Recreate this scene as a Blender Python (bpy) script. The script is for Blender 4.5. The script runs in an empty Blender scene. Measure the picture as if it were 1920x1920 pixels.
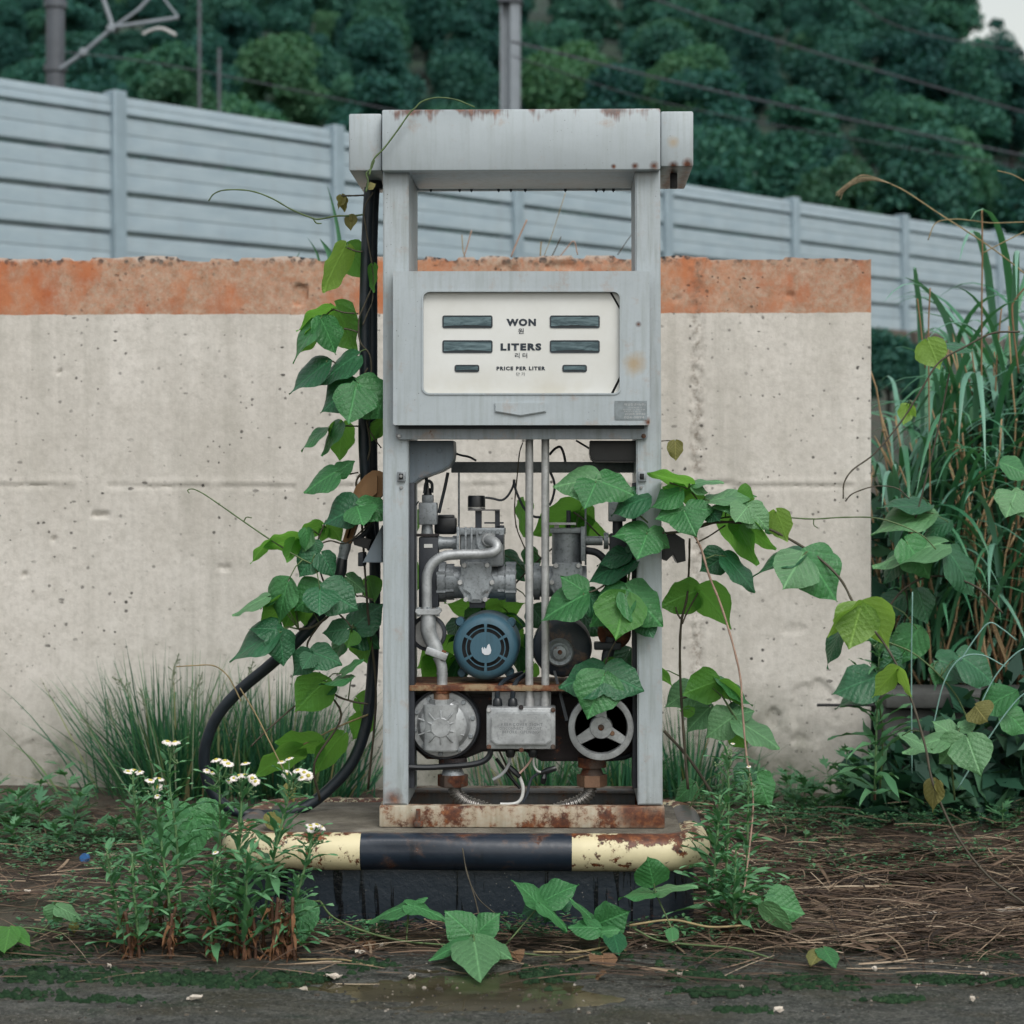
import bpy, bmesh, math, random
import numpy as np
from mathutils import Vector, Matrix, Euler

scene = bpy.context.scene
COL = scene.collection
R = math.radians
rnd = random.Random(7)
U = rnd.uniform

# ------------------------------------------------------------------ camera, sky, sun, exposure
FL = 3833 / 1920
CAM = Vector((0.096, -4.6, 0.925))
ROT = Euler((math.pi / 2 - 15 / 3833, 0, R(1.5)))
cd = bpy.data.cameras.new('camera')
cam = bpy.data.objects.new('camera', cd)
COL.objects.link(cam)
cam.location = CAM
cam.rotation_euler = ROT
cd.sensor_width = 36
cd.lens = 36 * FL
cd.clip_start = 0.1
cd.clip_end = 3000
cd.dof.use_dof = True
cd.dof.focus_distance = 4.62
cd.dof.aperture_fstop = 5.2
scene.camera = cam

SUN_EL, SUN_AZ = 52, 155
world = bpy.data.worlds.new('World')
scene.world = world
world.use_nodes = True
wt = world.node_tree
for n_ in list(wt.nodes):
    wt.nodes.remove(n_)
w_out = wt.nodes.new('ShaderNodeOutputWorld')
w_bg = wt.nodes.new('ShaderNodeBackground')
w_sky = wt.nodes.new('ShaderNodeTexSky')
w_sky.sky_type = 'NISHITA'
w_sky.sun_disc = False
w_sky.sun_elevation = R(SUN_EL)
w_sky.sun_rotation = R(SUN_AZ)
w_sky.air_density = 2.5
w_sky.dust_density = 3.2
w_hs = wt.nodes.new('ShaderNodeHueSaturation')
w_hs.inputs['Saturation'].default_value = 0.28
w_mx = wt.nodes.new('ShaderNodeMix')
w_mx.data_type = 'RGBA'
w_mx.blend_type = 'MULTIPLY'
w_mx.inputs[0].default_value = 1
w_mx.inputs[7].default_value = (0.975, 0.993, 1.012, 1)
wt.links.new(w_sky.outputs[0], w_hs.inputs['Color'])
wt.links.new(w_hs.outputs[0], w_mx.inputs[6])
wt.links.new(w_mx.outputs[2], w_bg.inputs[0])
w_bg.inputs[1].default_value = 0.15
wt.links.new(w_bg.outputs[0], w_out.inputs[0])

sd = bpy.data.lights.new('sun', 'SUN')
sun = bpy.data.objects.new('sun', sd)
COL.objects.link(sun)
sd.energy = 1.15
sd.angle = R(28)
sd.color = (1.0, 0.985, 0.95)
az, el = R(SUN_AZ), R(SUN_EL)
# sky rotation is measured clockwise from +Y seen from above
sdir = Vector((math.sin(az) * math.cos(el), math.cos(az) * math.cos(el), math.sin(el)))
sun.rotation_euler = (-sdir).to_track_quat('-Z', 'Y').to_euler()

scene.view_settings.view_transform = 'Standard'
scene.view_settings.look = 'None'
scene.view_settings.gamma = 1
scene.view_settings.exposure = 0.22
scene.view_settings.use_curve_mapping = False

# ------------------------------------------------------------------ pixel -> place helpers
RM = ROT.to_matrix()


def ray(px, py):
    return RM @ Vector(((px - 960) / 1920 / FL, (960 - py) / 1920 / FL, -1))


def W(px, py, Y=0.0):
    v = ray(px, py)
    return CAM + v * ((Y - CAM.y) / v.y)


def D(px, py, d):
    return CAM + ray(px, py) * d


def G(px, py, z=0.0):
    v = ray(px, py)
    return CAM + v * ((z - CAM.z) / v.z)


def PROJ(p):
    q = RM.transposed() @ (Vector(p) - CAM)
    return 960 + q.x / -q.z * FL * 1920, 960 - q.y / -q.z * FL * 1920


def S(px, Y=0.0):
    return px * (Y + 4.6) / 3833


# ------------------------------------------------------------------ materials
def lin(h):
    h = h.lstrip('#')
    o = []
    for i in (0, 2, 4):
        c = int(h[i:i + 2], 16) / 255
        o.append(c / 12.92 if c <= 0.04045 else ((c + 0.055) / 1.055) ** 2.4)
    return (*o, 1)


class M:
    """A small writer for procedural node materials."""

    def __init__(s, name):
        s.m = bpy.data.materials.new(name)
        s.m.use_nodes = True
        s.t = s.m.node_tree
        s.b = s.t.nodes['Principled BSDF']
        s.o = s.t.nodes['Material Output']
        s.tc = None
        s.cache = {}

    def n(s, k, **kw):
        x = s.t.nodes.new('ShaderNode' + k)
        for a, v in kw.items():
            setattr(x, a, v)
        return x

    def set(s, sock, v):
        if hasattr(v, 'is_output') or isinstance(v, bpy.types.NodeSocket):
            s.t.links.new(v, sock)
        else:
            if sock.type == 'RGBA' and not hasattr(v, '__len__'):
                v = (v, v, v, 1)
            elif sock.type == 'RGBA' and len(v) == 3:
                v = (*v, 1)
            sock.default_value = v

    def coord(s, kind='Object', scale=None):
        key = (kind, tuple(scale) if scale else None)
        if key in s.cache:
            return s.cache[key]
        if s.tc is None:
            s.tc = s.n('TexCoord')
        o = s.tc.outputs[kind]
        if scale:
            mp = s.n('Mapping')
            s.t.links.new(o, mp.inputs[0])
            mp.inputs['Scale'].default_value = scale
            o = mp.outputs[0]
        s.cache[key] = o
        return o

    def noise(s, sc, det=4, rough=0.55, co=None, dist=0.0):
        x = s.n('TexNoise')
        s.set(x.inputs['Vector'], co if co is not None else s.coord())
        x.inputs['Scale'].default_value = sc
        x.inputs['Detail'].default_value = det
        x.inputs['Roughness'].default_value = rough
        x.inputs['Distortion'].default_value = dist
        return x.outputs[0]

    def voro(s, sc, co=None, out='Distance', rand=1.0, feature='F1'):
        x = s.n('TexVoronoi', feature=feature)
        s.set(x.inputs['Vector'], co if co is not None else s.coord())
        x.inputs['Scale'].default_value = sc
        x.inputs['Randomness'].default_value = rand
        return x.outputs[out]

    def ramp(s, f, stops, interp='LINEAR'):
        x = s.n('ValToRGB')
        x.color_ramp.interpolation = interp
        e = x.color_ramp.elements
        while len(e) < len(stops):
            e.new(0.5)
        for el_, (p, c) in zip(e, stops):
            el_.position = p
            el_.color = (c, c, c, 1) if not hasattr(c, '__len__') else (*c[:3], 1)
        s.set(x.inputs[0], f)
        return x.outputs[0]

    def mr(s, f, a, b, c=0.0, d=1.0, smooth=False):
        x = s.n('MapRange')
        if smooth:
            x.interpolation_type = 'SMOOTHSTEP'
        s.set(x.inputs[0], f)
        for i, v in enumerate((a, b, c, d)):
            s.set(x.inputs[i + 1], v)
        return x.outputs[0]

    def math(s, op, a, b=0.0, c=0.0):
        x = s.n('Math', operation=op)
        s.set(x.inputs[0], a)
        s.set(x.inputs[1], b)
        s.set(x.inputs[2], c)
        return x.outputs[0]

    def mix(s, f, a, b, mode='MIX'):
        x = s.n('Mix', data_type='RGBA', blend_type=mode)
        s.set(x.inputs[0], f)
        s.set(x.inputs[6], a)
        s.set(x.inputs[7], b)
        return x.outputs[2]

    def xyz(s, kind='Object'):
        x = s.n('SeparateXYZ')
        s.set(x.inputs[0], s.coord(kind))
        return x.outputs

    def bump(s, h, st=0.3, d=0.002, prev=None):
        x = s.n('Bump')
        s.set(x.inputs['Height'], h)
        x.inputs['Strength'].default_value = st
        x.inputs['Distance'].default_value = d
        if prev is not None:
            s.set(x.inputs['Normal'], prev)
        return x.outputs[0]

    def out(s, color=None, rough=0.5, metal=0.0, normal=None, spec=0.5, **kw):
        if color is not None:
            s.set(s.b.inputs['Base Color'], color)
        s.set(s.b.inputs['Roughness'], rough)
        s.set(s.b.inputs['Metallic'], metal)
        s.set(s.b.inputs['Specular IOR Level'], spec)
        if normal is not None:
            s.set(s.b.inputs['Normal'], normal)
        for k, v in kw.items():
            s.set(s.b.inputs[k.replace('_', ' ')], v)
        return s.m


RUST_D, RUST_M, RUST_L = (0.028, 0.010, 0.007), (0.11, 0.033, 0.013), (0.27, 0.095, 0.03)


def rust_col(m, sc=60):
    return m.ramp(m.noise(sc, 6, 0.65), [(0.3, RUST_D), (0.52, RUST_M), (0.72, RUST_L)])


def painted(name, base, rust=0.0, dirt=0.35, rough=0.45, edge=None, patches=(), zdirt=None):
    """Old enamel on steel: mottling, runs, grime, scattered rust; edge = list of (z, reach, amount) rust that starts at a height."""
    m = M(name)
    base = Vector(base)
    streak = m.noise(9, 5, 0.6, m.coord('Object', (9, 9, 0.7)))
    big = m.noise(5, 4, 0.6)
    fine = m.noise(140, 3, 0.6)
    c = m.mix(m.mr(big, 0.35, 0.7), tuple(base * 0.93), tuple(base * 1.06))
    c = m.mix(m.math('MULTIPLY', m.mr(m.noise(28, 5, .65, m.coord('Object', (1, 1, .06))), 0.55, 0.78), dirt * .32), c, tuple(Vector((base.x * 0.60, base.y * 0.55, base.z * 0.46))))
    c = m.mix(m.math('MULTIPLY', m.mr(streak, 0.46, 0.75), dirt), c, tuple(Vector((base.x * 0.62, base.y * 0.62, base.z * 0.55))))
    c = m.mix(m.math('MULTIPLY', m.mr(fine, 0.5, 0.75), dirt * 0.4), c, tuple(base * 0.7))
    # fine dark specks of chipped paint
    ch = m.math('MULTIPLY', m.mr(m.voro(95), 0.13, 0.07), m.mr(m.noise(11, 3), 0.52, 0.66))
    c = m.mix(m.math('MULTIPLY', ch, 0.8), c, (0.06, 0.045, 0.035))
    rc = rust_col(m)
    rn = m.noise(17, 8, 0.72)
    if rust:
        f = m.mr(rn, 0.70 - rust * 0.25, 0.76 - rust * 0.22)
        halo = m.mr(rn, 0.58 - rust * 0.25, 0.74 - rust * 0.22)
        c = m.mix(m.math('MULTIPLY', halo, 0.45), c, (0.32, 0.17, 0.08))
        c = m.mix(f, c, rc)
    x, y, z = m.xyz()
    run = m.noise(30, 5, 0.7, m.coord('Object', (1, 1, 0.05)))
    if edge:
        for z0, reach, amt in edge:
            d = m.mr(z, z0, z0 - reach) if reach > 0 else m.mr(z, z0, z0 - reach)
            k = m.math('MULTIPLY', m.mr(m.noise(13, 3), 0.3, 0.6), m.math('SUBTRACT', 1.0, d))
            k2 = m.math('ADD', k, m.math('MULTIPLY', m.math('SUBTRACT', run, 0.5), 1.6))
            k2 = m.math('MULTIPLY', m.mr(k2, 1.05 - amt, 1.35 - amt), m.math('LESS_THAN', d, 0.99))
            c = m.mix(m.math('MULTIPLY', k2, 0.85), c, rc)
    for (px, pz, r, a) in patches:
        dx = m.math('SUBTRACT', x, px)
        dz = m.math('SUBTRACT', z, pz)
        dd = m.math('SQRT', m.math('ADD', m.math('MULTIPLY', dx, dx), m.math('MULTIPLY', dz, dz)))
        dd = m.math('ADD', dd, m.math('MULTIPLY', m.math('SUBTRACT', rn, 0.5), r * 2.4))
        c = m.mix(m.mr(dd, r * 1.4, r * 0.2, 0, a), c, (0.36, 0.25, 0.12) if a < 0.8 else rc)
    if zdirt:
        z0, z1, a = zdirt
        k = m.math('MULTIPLY', m.mr(z, z0, z1), m.mr(m.noise(14, 6, 0.7), 0.36, 0.62, 0, a))
        c = m.mix(k, c, (0.09, 0.085, 0.07))
    nb = m.bump(m.noise(240, 2), 0.12, 0.0006, None)
    nb = m.bump(rn, 0.14, 0.002, nb)
    nb = m.bump(m.noise(7, 3, .5), 0.35, 0.008, nb)
    return m.out(c, m.mr(big, 0.3, 0.7, rough - 0.06, rough + 0.12), 0.0, nb)


def metal(name, base, rust=0.0, met=0.55, rough=0.5, sc=1.0, grime=0.5):
    m = M(name)
    b = Vector(base)
    n1 = m.noise(22 * sc, 6, 0.68)
    c = m.mix(m.mr(n1, 0.33, 0.68), tuple(b * 0.66), tuple(b * 1.12))
    c = m.mix(m.mr(m.noise(150 * sc, 3), 0.52, 0.72, 0, grime), c, tuple(b * 0.4))
    rn = m.noise(26 * sc, 8, 0.7)
    mt = met
    if rust:
        f = m.mr(rn, 0.72 - rust * 0.4, 0.80 - rust * 0.4)
        c = m.mix(f, c, rust_col(m))
        mt = m.mr(f, 0, 1, met, 0.0)
    nb = m.bump(m.noise(260 * sc, 3, 0.6), 0.25, 0.0012)
    return m.out(c, m.mr(n1, 0.3, 0.7, rough - 0.1, rough + 0.14), mt, nb)


def plain(name, base, rough=0.5, var=0.25, sc=20, bump=0.0, met=0.0, spec=0.5):
    m = M(name)
    b = Vector(base)
    n1 = m.noise(sc, 5, 0.6)
    c = m.mix(m.mr(n1, 0.3, 0.7), tuple(b * (1 - var)), tuple(b * (1 + var)))
    return m.out(c, rough, met, m.bump(m.noise(sc * 8, 3), bump, 0.002) if bump else None, spec)


def island(name, stops, rough=0.7, trans=0.0, sc=None, spec=0.3, vary=0.0):
    """Colour picked per separate piece of one mesh (straw, leaves of a crown)."""
    m = M(name)
    g = m.n('NewGeometry')
    c = m.ramp(g.outputs['Random Per Island'], stops)
    if vary:
        oi = m.n('ObjectInfo')
        c = m.mix(1.0, c, m.ramp(oi.outputs['Random'], [(0, (1 - vary, 1 - vary * .8, 1 - vary * .6)), (.5, (1, 1, 1)), (.8, (1 + vary, 1 + vary * .8, 1 + vary * .5)), (1, (1 + vary * 1.6, 1 + vary * .9, 1 - vary * .2))]), 'MULTIPLY')
    if sc:
        c = m.mix(m.mr(m.noise(sc, 3), 0.35, 0.65, 0.0, 0.6), c, tuple(Vector(stops[0][1][:3]) * 0.8))
    if trans:
        m.out(c, rough, 0, None, spec)
        t = m.n('BsdfTranslucent')
        m.set(t.inputs[0], m.mix(1.0, c, (1.3, 1.5, 0.7), 'MULTIPLY'))
        a = m.n('MixShader')
        a.inputs[0].default_value = trans
        m.t.links.new(m.b.outputs[0], a.inputs[1])
        m.t.links.new(t.outputs[0], a.inputs[2])
        m.t.links.new(a.outputs[0], m.o.inputs[0])
        return m.m
    return m.out(c, rough, 0, None, spec)


def leafmat(name, a, b, tr, trans=0.3, rough=0.42, veins=True, spots=0.0):
    m = M(name)
    oi = m.n('ObjectInfo')
    c = m.mix(oi.outputs['Random'], a, b)
    nb = None
    if veins:
        u = m.n('UVMap')
        sp = m.n('SeparateXYZ')
        m.set(sp.inputs[0], u.outputs[0])
        ax = m.math('ABSOLUTE', sp.outputs[0])
        mid = m.mr(ax, 0.012, 0.035, 1, 0)
        side = m.math('SUBTRACT', sp.outputs[1], m.math('MULTIPLY', ax, 0.85))
        fr = m.math('ABSOLUTE', m.math('SUBTRACT', m.math('FRACT', m.math('MULTIPLY', side, 6.0)), 0.5))
        sv = m.math('MULTIPLY', m.mr(fr, 0.03, 0.07, 1, 0), 0.5)
        v = m.math('MAXIMUM', mid, sv)
        c = m.mix(m.mr(m.noise(30, 4), 0.4, 0.7, 0, 0.35), c, tuple(Vector(a[:3]) * 0.62))
        c = m.mix(m.math('MULTIPLY', v, 0.42), c, tuple(Vector(b[:3]) * 2.1))
        if spots:
            sn = m.noise(16, 6, 0.7)
            c = m.mix(m.mr(sn, 0.66, 0.72, 0, spots), c, (0.12, 0.06, 0.02))
        # rain drops and nibbled specks
        dr = m.math('MULTIPLY', m.mr(m.voro(170), 0.16, 0.1), m.mr(m.noise(13, 2), 0.56, 0.64))
        c = m.mix(m.math('MULTIPLY', dr, 0.35), c, (0.5, 0.6, 0.55))
        nb = m.bump(m.math('SUBTRACT', m.math('ADD', m.noise(14, 3), m.math('MULTIPLY', fr, 0.55)), m.math('MULTIPLY', mid, 0.5)), 0.35, 0.014)
    m.out(c, rough, 0, nb, 0.45)
    t = m.n('BsdfTranslucent')
    m.set(t.inputs[0], m.mix(m.mr(oi.outputs['Random'], 0, 1, 0, 0.4), tr, tuple(Vector(tr[:3]) * 0.6)))
    a_ = m.n('MixShader')
    a_.inputs[0].default_value = trans
    m.t.links.new(m.b.outputs[0], a_.inputs[1])
    m.t.links.new(t.outputs[0], a_.inputs[2])
    m.t.links.new(a_.outputs[0], m.o.inputs[0])
    return m.m


# ------------------------------------------------------------------ objects
ORG = {}


def props(o, label=None, cat=None, group=None, kind=None):
    if label:
        o['label'] = label
    if cat:
        o['category'] = cat
    if group:
        o['group'] = group
    if kind:
        o['kind'] = kind
    return o


def thing(name, label, cat, loc=(0, 0, 0), group=None):
    o = bpy.data.objects.new(name, None)
    COL.objects.link(o)
    o.empty_display_size = 0.1
    o.location = loc
    ORG[o.name] = Vector(loc)
    return props(o, label, cat, group)


def link(name, me, parent=None, Mw=None, mat=None):
    """Link a mesh as an object; Mw is its world matrix."""
    o = bpy.data.objects.new(name, me)
    COL.objects.link(o)
    if mat is not None and not me.materials:
        me.materials.append(mat)
    Mw = Mw or Matrix.Identity(4)
    if parent is not None:
        o.parent = parent
        g = ORG[parent.name]
        o.matrix_basis = Matrix.Translation(-g) @ Mw
        ORG[o.name] = Mw.translation.copy()
    else:
        o.matrix_basis = Mw
        ORG[o.name] = Mw.translation.copy()
    return o


def finish(me, smooth):
    if smooth is not None:
        me.shade_smooth()
        if smooth < 179:
            me.set_sharp_from_angle(angle=R(smooth))


def rawmesh(name, V, F, mats=(), smooth=None, midx=None):
    me = bpy.data.meshes.new(name)
    V = np.asarray(V, dtype=np.float32)
    if isinstance(F, np.ndarray):
        k = F.shape[1]
        me.vertices.add(len(V))
        me.vertices.foreach_set('co', V.ravel())
        me.loops.add(F.size)
        me.loops.foreach_set('vertex_index', F.ravel().astype(np.int32))
        me.polygons.add(len(F))
        me.polygons.foreach_set('loop_start', np.arange(0, F.size, k, dtype=np.int32))
        me.update(calc_edges=True)
        me.validate()
    else:
        me.from_pydata([tuple(map(float, v)) for v in V], [], F)
    for mm in mats:
        me.materials.append(mm)
    if midx is not None:
        me.polygons.foreach_set('material_index', np.asarray(midx, dtype=np.int32))
    finish(me, smooth)
    return me


class B:
    """Collects shapes in one bmesh (world coordinates) and links them as one object."""

    def __init__(s):
        s.bm = bmesh.new()
        s.mi = 0

    def _done(s, vs):
        for f in {f for v in vs for f in v.link_faces}:
            f.material_index = s.mi

    def box(s, x0, x1, y0, y1, z0, z1, bev=0.0, seg=2, M_=None):
        r = bmesh.ops.create_cube(s.bm, size=1)
        vs = r['verts']
        for v in vs:
            v.co = Vector((x0 + (v.co.x + .5) * (x1 - x0), y0 + (v.co.y + .5) * (y1 - y0), z0 + (v.co.z + .5) * (z1 - z0)))
        if bev:
            es = list({e for v in vs for e in v.link_edges})
            q = bmesh.ops.bevel(s.bm, geom=es, offset=bev, segments=seg, affect='EDGES', profile=0.5)
            vs = list({v for f in q['faces'] for v in f.verts} | {v for v in vs if v.is_valid})
        if M_ is not None:
            bmesh.ops.transform(s.bm, matrix=M_, verts=vs)
        s._done(vs)
        return s

    def pbox(s, px0, py0, px1, py1, Y0, Y1, bev=0.0, seg=2):
        a = W(px0, py0, Y0)
        b = W(px1, py1, Y0)
        return s.box(a.x, b.x, Y0, Y1, b.z, a.z, bev, seg)

    def prism(s, pts, off, bev=0.0, seg=2):
        vs = [s.bm.verts.new(p) for p in pts]
        f = s.bm.faces.new(vs)
        r = bmesh.ops.extrude_face_region(s.bm, geom=[f])
        nv = [g for g in r['geom'] if isinstance(g, bmesh.types.BMVert)]
        bmesh.ops.translate(s.bm, verts=nv, vec=off)
        allv = vs + nv
        fs = list({f for v in allv for f in v.link_faces})
        bmesh.ops.recalc_face_normals(s.bm, faces=fs)
        if bev:
            es = [e for e in {e for v in vs for e in v.link_edges} if all(v in vs for v in e.verts)]
            q = bmesh.ops.bevel(s.bm, geom=es, offset=bev, segments=seg, affect='EDGES')
            allv = list({v for f in q['faces'] for v in f.verts} | {v for v in allv if v.is_valid})
        s._done(allv)
        return s

    def pprism(s, pp, Y0, Y1, bev=0.0):
        return s.prism([W(x, y, Y0) for x, y in pp], Vector((0, Y1 - Y0, 0)), bev)

    def tube(s, pts, r, n=10, caps=True, closed=False):
        pts = [Vector(p) for p in pts]
        N = len(pts)
        rr = r if hasattr(r, '__len__') else [r] * N
        tang = []
        for i in range(N):
            a = pts[(i - 1) % N] if closed or i else pts[0]
            b = pts[(i + 1) % N] if closed or i < N - 1 else pts[-1]
            t = (b - a)
            tang.append(t.normalized() if t.length > 1e-9 else Vector((0, 0, 1)))
        ref = Vector((0, 0, 1)) if abs(tang[0].z) < .9 else Vector((0, 1, 0))
        nrm = (ref - tang[0] * ref.dot(tang[0])).normalized()
        rings = []
        for i in range(N):
            nrm = (nrm - tang[i] * nrm.dot(tang[i])).normalized()
            bi = tang[i].cross(nrm)
            rings.append([s.bm.verts.new(pts[i] + (nrm * math.cos(2 * math.pi * k / n) + bi * math.sin(2 * math.pi * k / n)) * rr[i]) for k in range(n)])
        for i in range(N if closed else N - 1):
            a, b = rings[i], rings[(i + 1) % N]
            for k in range(n):
                f = s.bm.faces.new((a[k], a[(k + 1) % n], b[(k + 1) % n], b[k]))
                f.material_index = s.mi
        if caps and not closed:
            s.bm.faces.new(rings[0][::-1]).material_index = s.mi
            s.bm.faces.new(rings[-1]).material_index = s.mi
        return s

    def cyl(s, a, b, r0, r1=None, n=20):
        return s.tube([a, b], [r0, r1 if r1 is not None else r0], n)

    def lathe(s, c, axis, prof, n=32, up=None):
        """prof = [(radius, height along axis)]; starts/ends capped when radius > 0."""
        c, ax = Vector(c), Vector(axis).normalized()
        ref = Vector(up) if up else (Vector((0, 0, 1)) if abs(ax.z) < .9 else Vector((1, 0, 0)))
        u = (ref - ax * ref.dot(ax)).normalized()
        w = ax.cross(u)
        rings = []
        for r, h in prof:
            if r <= 1e-6:
                rings.append([s.bm.verts.new(c + ax * h)])
            else:
                rings.append([s.bm.verts.new(c + ax * h + (u * math.cos(2 * math.pi * k / n) + w * math.sin(2 * math.pi * k / n)) * r) for k in range(n)])
        fs = []
        for a, b in zip(rings, rings[1:]):
            for k in range(n):
                q = (a[k % len(a)], a[(k + 1) % len(a)], b[(k + 1) % len(b)], b[k % len(b)])
                q = list(dict.fromkeys(q))
                if len(q) > 2:
                    fs.append(s.bm.faces.new(q))
        if len(rings[0]) > 1:
            fs.append(s.bm.faces.new(rings[0][::-1]))
        if len(rings[-1]) > 1:
            fs.append(s.bm.faces.new(rings[-1]))
        for f in fs:
            f.material_index = s.mi
        return s

    def build(s, name, mat, parent=None, at=None, smooth=40, recalc=True):
        if recalc:
            bmesh.ops.recalc_face_normals(s.bm, faces=s.bm.faces)
        g = ORG[parent.name] if parent is not None else Vector(at if at is not None else (0, 0, 0))
        # children keep world-aligned coordinates measured from their top-level object
        if parent is not None:
            top = parent
            while top.parent is not None:
                top = top.parent
            g0 = ORG[top.name]
        else:
            g0 = g
        bmesh.ops.translate(s.bm, verts=s.bm.verts, vec=-g0)
        me = bpy.data.meshes.new(name)
        s.bm.to_mesh(me)
        s.bm.free()
        for mm in (mat if isinstance(mat, (list, tuple)) else [mat]):
            me.materials.append(mm)
        finish(me, smooth)
        return link(name, me, parent, Matrix.Translation(g0))


def smoothpath(pts, k=6):
    pts = [Vector(p) for p in pts]
    out = []
    P = [pts[0] * 2 - pts[1]] + pts + [pts[-1] * 2 - pts[-2]]
    for i in range(1, len(P) - 2):
        a, b, c, d = P[i - 1:i + 3]
        for j in range(k):
            t = j / k
            out.append(0.5 * ((2 * b) + (c - a) * t + (2 * a - 5 * b + 4 * c - d) * t * t + (3 * b - a - 3 * c + d) * t ** 3))
    out.append(pts[-1])
    return out


def ppath(pp, Y=0.0, k=6):
    """Pixel path; entries (x, y) or (x, y, Y)."""
    return smoothpath([W(p[0], p[1], p[2] if len(p) > 2 else Y) for p in pp], k)


def vnoise(x, y, seed=0):
    """Smooth value noise on arrays."""
    xi, yi = np.floor(x).astype(np.int64), np.floor(y).astype(np.int64)
    xf, yf = x - xi, y - yi
    xf, yf = xf * xf * (3 - 2 * xf), yf * yf * (3 - 2 * yf)

    def h(a, b):
        n = (a * 374761393 + b * 668265263 + seed * 974711) & 0x7fffffff
        n = ((n ^ (n >> 13)) * 1274126177) & 0x7fffffff
        return ((n ^ (n >> 16)) & 0xffff) / 65535.0
    return (h(xi, yi) * (1 - xf) + h(xi + 1, yi) * xf) * (1 - yf) + (h(xi, yi + 1) * (1 - xf) + h(xi + 1, yi + 1) * xf) * yf


def fbm(x, y, oct=4, seed=0):
    o, a, t = 0, 1.0, 0
    for i in range(oct):
        o = o + a * vnoise(x * 2 ** i, y * 2 ** i, seed + i)
        t += a
        a *= 0.5
    return o / t


def gridfaces(nx, ny):
    i = np.arange(nx - 1)[None, :] + np.arange(ny - 1)[:, None] * nx
    i = i.ravel()
    return np.stack([i, i + 1, i + nx + 1, i + nx], 1)


def text(s, box, Y, mat, name, parent, bold=0.0, track=1.0):
    """Lettering fitted into a pixel box on the plane Y."""
    cu = bpy.data.curves.new('lettering', 'FONT')
    cu.body = s
    cu.size = 1
    cu.offset = bold
    cu.extrude = 0.0
    cu.resolution_u = 3
    cu.space_character = track
    cu.align_x = 'LEFT'
    ob = bpy.data.objects.new('lettering', cu)
    COL.objects.link(ob)
    dg = bpy.context.evaluated_depsgraph_get()
    me = bpy.data.meshes.new_from_object(ob.evaluated_get(dg))
    bpy.data.objects.remove(ob)
    co = np.zeros(len(me.vertices) * 3, dtype=np.float32)
    me.vertices.foreach_get('co', co)
    co = co.reshape(-1, 3)
    a, b = W(box[0], box[3], Y), W(box[2], box[1], Y)
    mn, mx = co.min(0), co.max(0)
    top = parent
    while top.parent is not None:
        top = top.parent
    g = ORG[top.name]
    out = np.zeros_like(co)
    out[:, 0] = a.x + (co[:, 0] - mn[0]) / (mx[0] - mn[0]) * (b.x - a.x) - g.x
    out[:, 2] = a.z + (co[:, 1] - mn[1]) / (mx[1] - mn[1]) * (b.z - a.z) - g.z
    out[:, 1] = Y - g.y
    me.vertices.foreach_set('co', out.ravel())
    me.update()
    me.materials.clear()
    me.materials.append(mat)
    return link(name, me, parent, Matrix.Translation(g))

# ------------------------------------------------------------------ ground
def axis(lo, hi, step, far):
    a = [-x for x in far[::-1] if -x < lo] + list(np.arange(lo, hi + 1e-6, step)) + [x for x in far if x > hi]
    return np.array(a)


FAR = [3, 4, 6, 9, 14, 22, 35, 60, 100, 200, 400, 900]
m = M('earth')
ec = m.mix(m.mr(m.noise(6, 6, 0.7), 0.35, 0.65), (0.030, 0.022, 0.015), (0.075, 0.058, 0.040))
ec = m.mix(m.mr(m.noise(2.2, 4), 0.5, 0.66, 0, 0.6), ec, (0.028, 0.045, 0.018))
m_earth = m.out(ec, 0.85, 0, m.bump(m.noise(45, 6, 0.7), 0.6, 0.02))


def ground_h(X, Y):
    near = np.clip((Y + 0.75) / 0.5, 0, 1) * np.clip((4 - np.abs(X)) / 1.0, 0, 1)
    return near * ((fbm(X * 3.1 + 9, Y * 3.1, 4, 3) - 0.5) * 0.05 + np.clip((Y - 0.5) / 1.2, 0, 1) * 0.045 * np.clip((1.9 - Y) / .15, 0, 1)) - 0.004


gx = axis(-2.6, 2.6, 0.03, FAR)
gy = axis(-2.4, 2.0, 0.03, FAR)
XX, YY = np.meshgrid(gx, gy)
gv = np.stack([XX, YY, ground_h(XX, YY)], -1).reshape(-1, 3)
props(link('ground', rawmesh('ground', gv, gridfaces(len(gx), len(gy)), [m_earth], 180)), kind='structure')

# wet worn pavement in front: thin sheet with a ragged rear edge
m = M('wet_pavement')
co = m.coord('Object', (1, 1.9, 1))
n1 = m.noise(2.1, 7, 0.66, co)
n2 = m.noise(13, 7, 0.7, co)
pc = m.ramp(n2, [(0.3, (0.022, 0.024, 0.021)), (0.48, (0.060, 0.063, 0.055)), (0.66, (0.14, 0.14, 0.125))])
pc = m.mix(m.mr(n1, 0.46, 0.58, 0, .8), pc, (0.048, 0.042, 0.024))
pc = m.mix(m.mr(m.noise(3.1, 6, .7, co), 0.52, 0.60, 0, .65), pc, (0.10, 0.098, 0.082))
pc = m.mix(m.mr(m.noise(6.5, 6, .7, co), 0.55, 0.62, 0, .7), pc, (0.018, 0.019, 0.016))
pc = m.mix(m.mr(m.noise(4.5, 7, 0.72, co), 0.56, 0.64, 0, 0.75), pc, (0.020, 0.038, 0.020))
pc = m.mix(m.mr(m.noise(170, 3, .7), 0.54, 0.66, 0, .8), pc, (0.24, 0.23, 0.205))
pc = m.mix(m.mr(m.noise(120, 4, .7), 0.5, 0.38, 0, .85), pc, (0.010, 0.011, 0.010))
wetf = m.mr(n1, 0.36, 0.6)
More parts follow.
